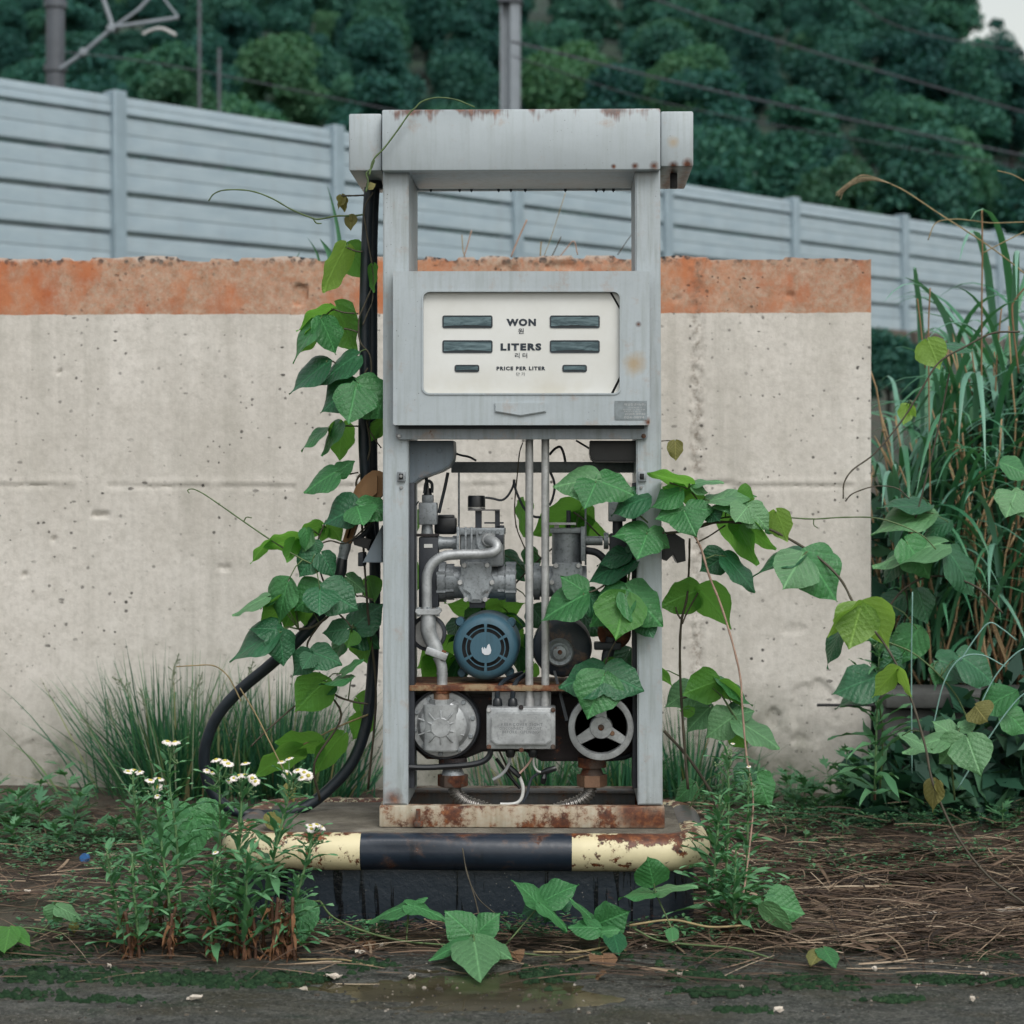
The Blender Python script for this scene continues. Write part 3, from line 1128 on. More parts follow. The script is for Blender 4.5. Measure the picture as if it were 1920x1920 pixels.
# concrete top
m = M('island_concrete')
n1 = m.noise(9, 7, 0.7)
c = m.ramp(n1, [(0.3, (0.055, 0.046, 0.035)), (0.5, (0.13, 0.115, 0.09)), (0.7, (0.24, 0.22, 0.18))])
c = m.mix(m.mr(m.voro(70), 0.2, 0.1, 0, .5), c, (0.04, 0.035, 0.03))
m_slab = m.out(c, 0.9, 0, m.bump(m.noise(60, 6, 0.75), 0.7, 0.008))
b = B()
b.prism([(x, y, 0.152) for x, y in rrect(ix0, ix1, iy0, iy1, icr, 0.05, 6)], Vector((0, 0, 0.045)))
b.build('slab', m_slab, isl)
# painted steel skirt with runs
m = M('black_skirt_paint')
x, y, z = m.xyz()
runn = m.noise(42, 4, 0.6, m.coord('Object', (1, 1, 0.07)), .6)
run = m.mr(runn, 0.565, 0.605)
c = m.mix(run, (0.011, 0.018, 0.027), (0.003, 0.004, 0.006))
rn = m.noise(14, 8, 0.72)
c = m.mix(m.mr(m.math('ADD', rn, m.math('MULTIPLY', m.mr(x, 0.25, 0.5), 0.10)), 0.66, 0.72, 0, 0.8), c, rust_col(m))
c = m.mix(m.math('MULTIPLY', m.mr(m.voro(80), 0.14, 0.08), m.mr(m.noise(8, 3), 0.45, 0.6, 0, 0.6)), c, (0.25, 0.24, 0.22))
m_skirt = m.out(c, m.mr(run, 0, 1, 0.40, 0.12), 0, m.bump(run, 0.25, 0.002, m.bump(m.noise(30, 6, 0.7), 0.45, 0.006)))
b = B()
b.prism([(x, y, -0.02) for x, y in rrect(ix0 - .004, ix1 + .004, iy0 - .004, iy1 + .004, icr, 0.05, 6)], Vector((0, 0, 0.17)))
b.build('skirt', m_skirt, isl)


def chippaint(name, base, under, amt, rough, speck):
    m = M(name)
    x, y, z = m.xyz()
    bs = Vector(base)
    n1 = m.noise(6, 6, 0.65)
    c = m.mix(m.mr(n1, 0.35, 0.65), tuple(bs * 0.84), tuple(bs * 1.08))
    run = m.noise(24, 6, 0.7, m.coord('Object', (1, 1, 0.07)))
    rn = m.noise(19, 9, 0.72)
    topz = m.mr(z, PZ_ + .015, PZ_ + .038)
    f = m.math('ADD', rn, m.math('MULTIPLY', topz, 0.10))
    halo = m.mr(f, 0.56, 0.72)
    c = m.mix(m.math('MULTIPLY', halo, 0.5 if speck else 0.2), c, (0.36, 0.17, 0.06))
    c = m.mix(m.mr(run, 0.56, 0.70, 0, 0.6 if speck else .7), c, (0.25, 0.12, 0.05) if speck else (0.004, 0.005, 0.007))
    c = m.mix(m.mr(f, 0.66 - amt, 0.69 - amt), c, rust_col(m, 50))
    if speck:
        c = m.mix(m.mr(m.math('ADD', m.noise(30, 7, 0.7, m.coord('Object', (1, 1, 1.01))), m.math('MULTIPLY', m.mr(x, 0.36, 0.52), 0.08)), 0.665, 0.68), c, (0.02, 0.02, 0.022))
    bp = m.bump(m.math('SUBTRACT', 1.0, m.mr(f, 0.66 - amt, 0.69 - amt)), 0.4, 0.002, m.bump(m.noise(40, 4), 0.25, 0.003))
    return m.out(c, rough, 0, bp)


m_yel = chippaint('yellow_bumper_paint', (0.60, 0.53, 0.335), 0, 0.115, 0.5, True)
m_blk = chippaint('black_bumper_paint', (0.012, 0.019, 0.032), 0, -0.005, 0.33, False)
loop = rrect(ix0, ix1, iy0, iy1, icr)
xa, xb = W(668, 1597, -.17).x, W(1072, 1597, -.17).x


def sect(x, y):
    if y < iy0 + 0.09:
        return 1 if xa < x < xb else 0
    if y < 0.22:
        return 0 if y < 0.06 else 1
    return 0 if y > .3 or x < 0 else 1


runs, cur = [], None
start = 0
for i, (x, y) in enumerate(loop):
    s_ = sect(x, y)
    if cur is None or s_ != cur[0]:
        if cur:
            cur[1].append((x, y))
        cur = (s_, [(x, y)])
        runs.append(cur)
    else:
        cur[1].append((x, y))
runs[0] = (runs[0][0], runs[-1][1] + runs[0][1]) if runs[0][0] == runs[-1][0] else runs[0]
if runs[0][1][:len(runs[-1][1])] == runs[-1][1] and len(runs) > 1:
    runs.pop()
else:
    runs[-1][1].append(loop[0])
for s_, pts in runs:
    b = B()
    q = []
    for (x, y) in pts:
        dz = 0
        q.append((x, y, PZ_))
    b.tube(q, PR, 22, caps=False)
    for v in b.bm.verts:          # knocks and a long dent in the black stretch
        k = math.exp(-((v.co.x + 0.27) / 0.11) ** 2) if s_ else 0
        if v.co.y < iy0 - 0.005 and v.co.z < PZ_ + 0.02:
            v.co.y += 0.008 * k
    b.build('bumper_section', m_blk if s_ else m_yel, isl, smooth=180, recalc=False).__setitem__('label', 'black painted bumper pipe section' if s_ else 'chipped yellow bumper pipe section')

# ------------------------------------------------------------------ fuel pump
GREY = (0.375, 0.42, 0.445)
zt = lambda y, Y=0: pl(960, y, Y)[1]
m_can = painted('canopy_paint', GREY, 0.04, 0.3, 0.45, [(zt(205), 0.06, 0.62)], [(pl(1190, 309)[0], zt(316), 0.007, 1.0), (pl(1225, 309)[0], zt(316), 0.009, 1.0), (pl(1150, 311)[0], zt(317), 0.005, 1.0)])
m_cap = painted('end_cap_paint', GREY, 0.12, 0.5, 0.45, None, [(pl(1262, 300)[0], zt(312), 0.010, 1.0), (pl(1290, 300)[0], zt(309), 0.011, 1.0), (pl(1278, 330)[0], zt(330), 0.012, 1.0), (pl(1262, 265)[0], zt(268), 0.012, 0.6)])
m_pil = painted('pillar_paint', (0.37, 0.413, 0.438), 0.10, 0.75, 0.45, None, [(pl(1206, 780)[0], zt(790), 0.012, .7), (pl(735, 1500)[0], zt(1498), 0.02, .9)], (0.16, -0.02, 0.55))
m_dial = painted('dial_housing_paint', (0.37, 0.413, 0.438), 0.05, 0.45, 0.42, None, [(pl(1188, 672)[0], zt(685), 0.022, 0.75), (pl(1196, 610)[0], zt(612), 0.006, 1.0), (pl(1214, 795)[0], zt(793), 0.01, 1.0)], )
m_lip = painted('lip_paint', (0.24, 0.27, 0.295), 0.22, 0.8, 0.5)
m_base = painted('base_rail_paint', (0.43, 0.395, 0.315), 0.85, 0.9, 0.6, None, [(pl(1200, 1530)[0], zt(1530), 0.04, 1.0), (pl(1180, 1520)[0], zt(1518), 0.03, 1.0), (pl(1235, 1540)[0], zt(1535), 0.03, 1.0), (pl(780, 1530)[0], zt(1540), 0.016, 1.0)])
m_alu = metal('cast_aluminium', (0.42, 0.435, 0.445), 0.0, 0.5, 0.45, 1.0, .4)
m_alu2 = metal('grey_cast_aluminium', (0.30, 0.325, 0.345), 0.2, 0.5, 0.5, 1.0, .8)
m_galv = metal('galvanised_pipe', (0.50, 0.50, 0.50), 0.0, 0.5, 0.42, 0.7, 0.3)
m_iron = metal('dark_cast_iron', (0.035, 0.040, 0.050), 0.12, 0.2, 0.55)
m_rust = metal('rusted_iron', (0.10, 0.07, 0.055), 0.62, 0.1, 0.8)
m_drust = metal('dark_rusted_iron', (0.030, 0.024, 0.026), 0.30, 0.1, 0.75)
m_rub = plain('black_rubber', (0.008, 0.014, 0.021), 0.45, 0.3, 40, 0.15)
m_blkp = plain('black_plastic', (0.010, 0.012, 0.015), 0.35, 0.3, 30)
m_gus = painted('gusset_paint', (0.155, 0.19, 0.225), 0.05, 0.4, 0.5)
m_blue = painted('blue_motor_paint', (0.036, 0.098, 0.140), 0.0, 0.7, 0.55)
m_navy = painted('navy_motor_paint', (0.014, 0.022, 0.034), 0.1, 0.6, 0.5)
m_steel = metal('zinc_screw', (0.4, 0.4, 0.4), 0.15, 0.8, 0.4)
m_cu = metal('coppery_nut', (0.26, 0.15, 0.095), 0.25, 0.4, 0.55)
m_flex = metal('corrugated_steel', (0.42, 0.40, 0.38), 0.0, 0.85, 0.3)
m_void = plain('inner_dark', (0.006, 0.007, 0.009), 0.7)  # near-black: painted shade inside slots and recesses; also the right lock's colour
m_white = plain('label_white', (0.6, 0.6, 0.58), 0.5, 0.1)
m_ink = plain('printed_ink', (0.012, 0.020, 0.032), 0.5, 0.1)

pump = thing('fuel_pump', 'derelict grey fuel pump stripped of its lower panels with WON and LITERS dial', 'fuel pump', PG)
PD_ = 0.285

# canopy: long body, proud front cover, end caps
b = B()
b.pbox(717, 209, 1237, 316, 0.0, PD_, 0.004)
b.pbox(716, 205.5, 1238.5, 318, -0.03, -0.001, 0.004)
b.build('canopy', m_can, pump)
b = B()
b.pbox(771, 316.3, 1190, 322, 0.02, 0.265, 0.001)
a, c = W(780, 352, PD_), W(1190, 356, PD_)
b.box(a.x, c.x, PD_ - 0.012, PD_, c.z - .002, a.z + 0.03)
b.build('soffit', m_cap, pump)
for (xa_, xb_, ya, yb) in ((654, 715.5, 213, 320), (1239, 1300, 208.5, 312)):
    b = B()
    b.pbox(xa_, ya, xb_, yb, 0.0, PD_ + 0.045, 0.004)
    b.build('canopy_end_cap', m_cap, pump)
b = B()
a = W(1263, 336, 0.1)
b.box(a.x - .008, a.x + .008, 0.085, 0.105, a.z - .022, a.z + .012, .002)
b.build('bracket', m_dark, pump)
# drips of water-dark rubber seal under the soffit edge
b = B()
for px in (808, 862, 884, 935, 958, 985, 1060, 1118, 1132, 1150):
    a = W(px, 357, PD_ - .01)
    b.lathe((a.x, a.y, a.z), (0, 0, -1), [(0.0045, -0.004), (0.004, 0.0), (0, 0.005)], 8)
props(b.build('drips', m_rub, pump), kind='stuff')

# pillars
for (u0, u1, l0, l1) in ((718, 766, 718, 765), (1191, 1238, 1196, 1242.5)):
    b = B()
    b.pprism([(u0, 318.5), (u1, 318.5), (l1, 1509), (l0, 1509)], 0.0, PD_, 0.003)
    b.build('pillar', m_pil, pump)
# dark inner liners of the lower bay
for (q0, q1) in ((765.6, 777), (1186, 1195.6)):
    b = B()
    a, c = W(q0, 900, 0.012), W(q1, 1500, 0.012)
    b.pbox(q0, 905, q1, 1478, 0.03, 0.09, 0.002)
    b.pbox(q0, 905, q1, 1478, 0.235, 0.28, 0.002)
    b.build('inner_rail', m_iron, pump)

# base frame
a, c = W(711, 1511, -0.014), W(1246.5, 1553, -0.014)
b = B()
b.box(a.x, c.x, -0.014, 0.02, PG[2] + .001, a.z, 0.003)
b.box(a.x, c.x, PD_ - 0.035, PD_ + .01, PG[2] + .001, a.z + .004, 0.003)
b.box(a.x, a.x + 0.05, 0.021, PD_ - 0.036, PG[2] + .001, a.z - .001, 0.002)
b.box(c.x - 0.05, c.x, 0.021, PD_ - 0.036, PG[2] + .001, a.z - .001, 0.002)
b.build('base_frame', m_base, pump)
b = B()
a, c = W(771, 1481, 0.26), W(1190, 1511, 0.26)
b.box(a.x, c.x, 0.245, 0.249 + .012, c.z, a.z, 0.002)
b.box(a.x, c.x, 0.21, 0.262, a.z + .0005, a.z + 0.006, 0.001)
b.build('rear_rail', painted('rear_rail_paint', (0.17, 0.175, 0.18), 0.45, 0.7, 0.6), pump)
b = B()
b.pbox(780, 1517, 788, 1548, -0.021, -0.0145, 0.001)
b.pbox(776, 1540, 793, 1551, -0.024, -0.0145, 0.002)
b.build('base_clip', m_rust, pump)

# dial housing with a rounded window
HX0, HX1, HY0, HY1 = 737, 1218, 508.5, 797
YH = -0.045


def rr_px(x0, y0, x1, y1, r, n=6):
    o = []
    for cx, cy, s in ((x1 - r, y0 + r, -90), (x1 - r, y1 - r, 0), (x0 + r, y1 - r, 90), (x0 + r, y0 + r, 180)):
        for i in range(n + 1):
            t = R(s + 90 * i / n)
            o.append((cx + r * math.cos(t), cy + r * math.sin(t)))
    return o


def frame_plate(b, outer, inner, Y0, Y1, bev=0.0015):
    """A plate with a hole: two loops of equal count, front at Y0, back at Y1."""
    n = len(outer)
    lo = [b.bm.verts.new(W(*p, Y0)) for p in outer]
    li = [b.bm.verts.new(W(*p, Y0)) for p in inner]
    li2 = [b.bm.verts.new(W(*p, Y0) + Vector((0, Y1 - Y0, 0))) for p in inner]
    lo2 = [b.bm.verts.new(W(*p, Y0) + Vector((0, Y1 - Y0, 0))) for p in outer]
    for i in range(n):
        j = (i + 1) % n
        b.bm.faces.new((lo[i], lo[j], li[j], li[i]))
        b.bm.faces.new((li[i], li[j], li2[j], li2[i]))
        b.bm.faces.new((lo[j], lo[i], lo2[i], lo2[j]))


inner = rr_px(793.5, 547, 1162, 737, 12, 7)
outer = rr_px(HX0, HY0, HX1, HY1, 4, 7)
b = B()
frame_plate(b, outer, inner, YH, YH + 0.022)
# pressed lip round the window
ins2 = rr_px(790.5, 544, 1165, 740, 14, 7)
frame_plate(b, ins2, inner, YH - 0.0025, YH + 0.004)
b.pbox(HX0 + 1, HY0 + 1, HX1 - 1, HY0 + 24, YH + 0.022, 0.24, 0.0)
b.pbox(HX0 + 1, HY1 - 24, HX1 - 1, HY1 - 1, YH + 0.022, 0.24, 0.0)
dial = b.build('dial_housing', m_dial, pump, smooth=30)
b = B()
b.pbox(770, 533, 1188, 772, -0.008, 0.24)
b.build('dial_box', m_dial, pump)

YF = YH + 0.012
m = M('dial_plate_white')
n1 = m.noise(7, 6, 0.65)
c = m.mix(m.mr(n1, 0.35, 0.65), (0.60, 0.60, 0.57), (0.66, 0.665, 0.645))
x, y, z = m.xyz()
ez = m.mr(z, zt(690), zt(738), 0, 1)
c = m.mix(m.math('MULTIPLY', ez, m.mr(m.noise(9, 5), 0.4, 0.65, 0, 0.5)), c, (0.47, 0.43, 0.33))
m_plate = m.out(c, 0.35, 0, None)
b = B()
b.pprism([(790, 545), (1141, 545), (1166, 588), (1166, 697), (1144, 740), (790, 740)], YF, YF + 0.003)
faceplate = b.build('faceplate', m_plate, dial)
b = B()
b.pprism([(1145.5, 545), (1166, 545), (1166, 581)], YF, YF + .003)
b.build('broken_corner', m_plate, dial)
b = B()
b.pprism([(1149, 740), (1166, 706), (1166, 740)], YF, YF + .003)
b.build('broken_corner', m_plate, dial)
b = B()
b.pbox(788, 543, 1168, 742, YF + .01, YF + .012)
b.build('dial_backing', m_void, dial)
m = M('counter_window')
x, y, z = m.xyz()
wv = m.noise(6, 4, 0.6, m.coord('Object', (3, 1, 14)), 1.2)
c = m.mix(m.mr(wv, 0.4, 0.68), (0.024, 0.055, 0.068), (0.115, 0.180, 0.200))
m_win = m.out(c, 0.25, 0, None, 0.6)
m_cshade = plain('painted_counter_shadow', (0.006, 0.012, 0.016), 0.5)  # shade inside the dial windows painted as a flat near-black plate, no wheels
m_rim = plain('window_rim', (0.02, 0.03, 0.04), 0.5)
for (x0, y0, x1, y1) in ((830, 592, 923, 614.5), (1031.5, 592, 1124, 614.5), (830, 638.5, 923, 661), (1031.5, 638.5, 1124, 661), (853, 684.5, 898, 697), (1055, 684.5, 1100, 697)):
    b = B()
    frame_plate(b, rr_px(x0 - .6, y0 - .6, x1 + .6, y1 + .6, 4, 4), rr_px(x0 + 1.1, y0 + 1.4, x1 - 1.1, y1 - .8, 3, 4), YF - 0.0016, YF - 0.0002)
    fr = b.build('display_window', m_rim, dial)
    b = B()
    b.pprism(rr_px(x0 + .8, y0 + .8, x1 - .8, y1 - .6, 3, 4), YF - 0.0007, YF - 0.0003)
    b.build('counter_shade_plate', m_cshade, fr)
    # sagging strips behind the glass
    b = B()
    n = 14
    pts_t, pts_b = [], []
    for i in range(n + 1):
        t = i / n
        pts_t.append((x0 + 2 + (x1 - x0 - 4) * t, y0 + 2.2))
        pts_b.append((x0 + 2 + (x1 - x0 - 4) * t, y1 - 2 - (y1 - y0) * 0.10 * (1 - (2 * t - 1) ** 2) - U(0, 1.2)))
    b.pprism(pts_t + pts_b[::-1], YF - 0.0012, YF - 0.0008)
    b.build('glass', m_win, fr)
text('WON', (949.5, 597.5, 1005, 611.5), YF - 0.0006, m_ink, 'lettering', dial, 0.06, 1.2)
text('원', (971.5, 615.5, 982, 626), YF - 0.0006, m_ink, 'lettering', dial, 0.012)
text('LITERS', (938.5, 643.5, 1015, 657.5), YF - 0.0006, m_ink, 'lettering', dial, 0.06, 1.25)
text('리 터', (965.5, 661.5, 988.5, 671.5), YF - 0.0006, m_ink, 'lettering', dial, 0.012)
text('PRICE PER LITER', (931, 687, 1022.5, 694.5), YF - 0.0006, m_ink, 'lettering', dial, 0.055, 1.25)
text('단 가', (968, 698, 984.5, 705), YF - 0.0006, m_ink, 'lettering', dial, 0.0)
b = B()
b.pprism([(928, 754), (1023.5, 754), (1024.5, 756), (1024, 772), (976, 780), (928, 772), (927, 756)], YH - 0.006, YH - 0.0003, 0.002)
b.build('badge', m_dial, dial)
m_rate = plain('rating_plate', (0.21, 0.24, 0.255), 0.4, 0.25, 60, 0, 0.3)
b = B()
b.pbox(1152.5, 751.5, 1213, 787, YH - 0.0015, YH - 0.0002)
rate = b.build('rating_plate', m_rate, dial)
m_rt = plain('etched_pale', (0.42, 0.43, 0.43), 0.5, 0.1)
for s_, bx in (('제일정공사(주)', (1170, 756, 1210, 761.5)), ('서울특별시', (1178, 763, 1203, 765.5)), ('형식승인 제16호', (1168, 767, 1210, 769.5)), ('제조년월일', (1170, 770.5, 1202, 773)), ('(0)88-8940', (1172, 774.5, 1210, 779)), ('024-0894', (1170, 780.5, 1208, 784.5))):
    text(s_, bx, YH - 0.0018, m_rt, 'lettering', dial)
b = B()
b.pbox(747, 797.3, 1208, 803.5, -0.02, 0.2, 0.001)
b.build('painted_shadow_strip', m_iron, pump)  # solid dark strip standing in for the shadow under the housing
b = B()
b.pprism([(742.5, 803), (1214.5, 800), (1214.5, 819), (1210, 823.5), (747, 824), (742.5, 819)], -0.012, -0.0005, 0.001)
lip = b.build('lower_lip', m_lip, pump)


def screw(px, py, Y, r, mat, parent, n=6, name='screw', h=0.004, cross=False):
    b = B()
    a = W(px, py, Y)
    b.lathe(a, (0, -1, 0), [(S(r), -0.001), (S(r), h * .6), (S(r) * .78, h), (0, h)] if n > 6 else [(S(r), -0.001), (S(r), h), (S(r) * .86, h * 1.2), (0, h * 1.2)], n)
    o = b.build(name, mat, parent, smooth=30)
    return o


screw(748.5, 817.5, -0.012, 3.6, m_steel, lip, 10)
screw(1207, 817.5, -0.012, 4.4, m_rust, lip, 10)
for px in (752.5, 1204):
    b = B()
    b.pbox(px - 7.5, 884.5, px + 7.5, 903, -0.007, -0.0005, 0.0012)
    la = b.build('latch', m_alu2, pump)
    b = B()
    b.pbox(px - 4.5, 888, px + 3.5, 899, -0.0075, -0.0071)
    b.build('painted_recess', m_void, la)  # flat dark plate on the latch face, painting the shade of a hollow
    screw(px - 0.5, 893, -0.0076, 3.4, m_steel if px < 900 else m_void, la, 10, 'lock')
    screw(px + (0 if px < 900 else -2), 914, -0.0005, 3, m_steel, pump, 10)

# ---- inside: upper bay
b = B()
b.pprism([(766.5, 826), (850, 826), (851, 848), (849, 862), (842, 874), (828, 883), (806, 891), (786, 899), (772, 909), (766.5, 918)], 0.05, 0.17, 0.003)
gus = b.build('gusset', m_gus, pump)
screw(824, 844, 0.05, 5, m_gus, gus, 6)
b = B()
b.pprism([(1195, 826), (1106, 826), (1105, 850), (1108, 860), (1116, 866), (1195, 866)], 0.06, 0.2, 0.004)
b.build('canister', m_blkp, pump)
b = B()
b.pbox(846, 866, 1192, 886, 0.19, 0.225, 0.001)
b.build('crossbar', metal('crossbar_steel', (0.16, 0.18, 0.19), 0.1, 0.3, 0.5), pump)
for px in (992.5, 1022.5):
    b = B()
    b.cyl(W(px, 822, 0.045), W(px, 1326, 0.045), S(7.6), n=18)
    cp = b.build('conduit', m_galv, pump)
    b = B()
    b.cyl(W(px, 1310, 0.045), W(px, 1327, 0.045), S(9.2), n=12)
    b.build('coupling', m_galv, cp)
for (px, y0, y1, Y) in ((860.5, 886, 1000, 0.15), (1098, 950, 1060, 0.16)):
    b = B()
    b.cyl(W(px, y0, Y), W(px, y1, Y), S(1.9), n=8)
    b.build('rod', m_alu2, pump)
for (pp, Y, r) in (
        ([(845, 846), (862, 853), (880, 857), (893, 864)], 0.17, 2.2),
        ([(1030, 853), (1040, 842), (1050, 838), (1056, 848), (1060, 866)], 0.17, 2.6),
        ([(840, 886), (834, 915), (828, 940), (823, 962)], 0.12, 3.2),
        ([(910, 933), (925, 935), (940, 938), (952, 930), (962, 912), (964, 899)], 0.10, 2.3),
        ([(964, 899), (966, 915), (975, 938), (985, 956), (1000, 968), (1014, 970)], 0.09, 2.4),
        ([(1032, 886), (1038, 900), (1040, 915), (1036, 935), (1030, 948)], 0.10, 2.4),
        ([(796, 925), (798, 908), (804, 902), (810, 908), (810, 924)], 0.11, 3.0),
        ([(802, 926), (800, 902), (797, 885)], 0.12, 3.4),
        ([(785, 940), (777, 952), (772, 968)], 0.11, 1.4),
        ([(1080, 826), (1100, 838), (1106, 842)], 0.15, 2.0)):
    b = B()
    b.tube(ppath(pp, Y, 5), S(r), 7)
    b.build('cable', m_rub, pump)


def assembly(dx, mirror, Y, main=True):
    """Solenoid, strainer and two-stage meter of one hose."""
    f = lambda x: (dx + x) if not mirror else x
    so = B()
    so.pbox(784.5, 942, 819, 984, Y, Y + .045, 0.003)
    sol = so.build('solenoid', m_alu2, pump)
    q = B()
    q.pbox(791, 928, 812, 942.2, Y + .008, Y + .036, 0.002)
    q.build('solenoid_head', m_alu2, sol)
    q = B()
    q.cyl(W(802, 930, Y + .022), W(802, 915, Y + .022), S(8.5), S(7), 14)
    q.build('cable_gland', m_blkp, sol)
    q = B()
    q.cyl(W(801, 984, Y + .022), W(801, 1001, Y + .022), S(10.5), S(11.5), 18)
    q.build('neck', m_alu2, sol)
    q = B()
    q.pbox(780, 1001, 822, 1006, Y + .004, Y + .04, 0.001)
    q.build('flange', m_drust, sol)
    q = B()
    q.pbox(785, 1006.5, 822, 1140, Y + .006, Y + .05, 0.004)
    body = q.build('filter_body', m_iron, pump)
    q = B()
    q.pbox(795, 1020, 811, 1027, Y + .0045, Y + .0058)
    q.build('label', m_white, body)


assembly(0, False, 0.10)
# strainer pipe to the meter
b = B()
b.tube([W(818, 1018, .125), W(832, 1018, .125), W(860, 1018, .125)], [S(15), S(11.5), S(11.5)], 18)
b.cyl(W(849, 1018, .125), W(857, 1018, .125), S(14), n=18)
b.build('inlet_pipe', m_alu2, pump)
b = B()
b.pbox(814, 970, 856, 1002, .16, .2, .006)
b.pbox(820, 965, 852, 975, .165, .19, .004)
b.build('switch_box', m_blkp, pump)

# left meter
YM = 0.10
b = B()
b.pbox(862, 996, 944, 1062, YM, YM + .10, 0.006)
meter = b.build('meter', m_alu2, pump)
b = B()
for px, w in ((858, 5), (873, 4), (884, 4)):
    b.pbox(px - 2, 988, px - 2 + w, 1046, YM - .012, YM - .0005, 0.001)
props(b.build('rib', m_alu2, meter), kind='stuff')
b = B()
b.pbox(858, 990, 946, 1003, YM - .010, YM + .09, 0.002)
b.build('lid', m_alu2, meter)
b = B()
b.pprism([(892, 994), (946, 994), (942, 1022), (936, 1036), (900, 1036), (894, 1020)], YM - .014, YM - .0105, 0.001)
b.build('valve_plate', m_alu2, meter)
for px in (901, 918, 933):
    screw(px, 998, YM - .0145, 4.2, m_alu2, meter, 6, 'bolt', .006)
b = B()
b.cyl(W(824, 1092, YM + .045), W(966, 1092, YM + .045), S(31), n=28)
drum = b.build('meter_drum', m_alu2, meter)
for (xa_, xb_, r) in ((821, 836, 37), (838, 851, 33), (935, 946, 33), (949, 967, 37)):
    b = B()
    b.cyl(W(xa_, 1091, YM + .045), W(xb_, 1091, YM + .045), S(r), n=28)
    for k in range(6):
        t = R(30 + 60 * k)
        a = W(xa_ - 1, 1091, YM + .045)
        c = W(xb_ + 1, 1091, YM + .045)
        o = Vector((0, math.cos(t) * S(r - 2), math.sin(t) * S(r - 2)))
        b.cyl(a + o, c + o, S(4), n=6)
    props(b.build('drum_flange', m_alu2, meter), kind='stuff')


def octcover(cx, cy, Y, k=1.0):
    out_ = [(-23, -36), (23, -36), (29, -27), (28, -12), (34, 0), (32, 12), (24, 24), (20, 36), (8, 40), (-8, 40), (-20, 36), (-25, 24), (-33, 12), (-35, 0), (-28, -12), (-29, -27)]
    b = B()
    b.pprism([(cx + x * k, cy + y * k) for x, y in out_], Y, Y + .05, .002)
    cov = b.build('meter_cover', m_alu2, meter)
    b = B()
    b.pprism([(cx + x * k, cy + y * k) for x, y in [(-14, -33), (14, -33), (19, -18), (26, 2), (24, 16), (12, 24), (9, 36), (-9, 36), (-12, 24), (-24, 16), (-26, 2), (-19, -18)]], Y - .007, Y - .0005, .003)
    b.build('boss', m_alu2, cov)
    for (x, y) in ((-22, -30), (21, -30), (-30, 2), (30, 2), (-19, 34), (17, 34)):
        screw(cx + x * k, cy + y * k, Y - .0005, 5.2 * k, m_galv, cov, 6, 'bolt', .005)


octcover(892.5, 1090, YM - .02)
b = B()
b.pbox(880, 1129, 909, 1140, YM - .01, YM + .03, .001)
b.build('drain_plug', m_iron, meter)
# pulser on posts
b = B()
b.lathe(W(893.5, 951, YM + .03), (0, 0, 1), [(S(17), 0), (S(17), S(19)), (S(15.5), S(22.5)), (0, S(22.5))], 28)
pul = b.build('pulser', m_blkp, pump)
b = B()
b.lathe(W(893.5, 955, YM + .03), (0, 0, 1), [(S(17), 0), (S(17), S(3.6))], 28)
b.build('collar', m_steel, pul)
b = B()
b.pbox(877, 955.3, 937, 957.5, YM + .01, YM + .045)
pb_ = b.build('pulser_bracket', m_iron, pump)
for (xa_, xb_) in ((891, 903), (928, 937)):
    b = B()
    b.pbox(xa_, 957.8, xb_, 996, YM + .02, YM + .032)
    b.build('post', m_iron, pb_)
b = B()
b.pbox(908, 979, 944, 982, YM + .03, YM + .05)
b.pbox(930, 985, 945, 996, YM + .02, YM + .05, .002)
b.pbox(928, 1003, 944, 1020, YM - .02, YM - .012, .001)
props(b.build('linkage', m_iron, meter), kind='stuff')

# right meter, partly behind leaves
b = B()
b.cyl(W(1063, 1000, YM + .05), W(1063, 1058, YM + .05), S(29), n=24)
b.pbox(1031, 990, 1097, 1000, YM + .01, YM + .09, .002)
b.pbox(1089, 988, 1098, 1052, YM - .005, YM + .08, .002)
mt2 = b.build('meter', m_alu2, pump)
_m = meter
meter = mt2
octcover(1064, 1090, YM - .01, 0.98)
meter = _m
b = B()
b.cyl(W(1000, 1090, YM + .05), W(1100, 1090, YM + .05), S(30), n=24)
b.cyl(W(1001, 1090, YM + .05), W(1012, 1090, YM + .05), S(36), n=24)
b.build('meter_drum', m_alu2, mt2)
b = B()
b.pbox(1030, 980, 1080, 984, YM, YM + .06)
b.pbox(1039, 984.5, 1048, 991, YM + .02, YM + .04)
b.build('pulser_bracket', m_galv, mt2)
b = B()
b.cyl(W(1066, 957, YM + .03), W(1066, 991, YM + .03), S(4.5), n=10)
b.build('spindle', m_iron, mt2)
b = B()
b.tube([W(1098, 1014, YM + .03), W(1130, 1014, YM + .03)], S(9), 14)
b.cyl(W(1132, 1014, YM + .03), W(1141, 1014, YM + .03), S(16), n=16)
b.build('outlet_pipe', m_alu2, pump)
b = B()
b.pbox(1141, 940, 1174, 978, .10, .14, .003)
sol2 = b.build('solenoid', m_alu2, pump)
b = B()
b.cyl(W(1158, 978, .12), W(1158, 1000, .12), S(10), n=14)
b.pbox(1143, 1000, 1176, 1135, .105, .15, .004)
b.build('filter_body', m_iron, sol2)
b = B()
b.tube(ppath([(1098, 1032), (1118, 1036), (1132, 1048), (1138, 1066)], .13), S(7), 12)
b.build('hose_pipe', m_iron, pump)

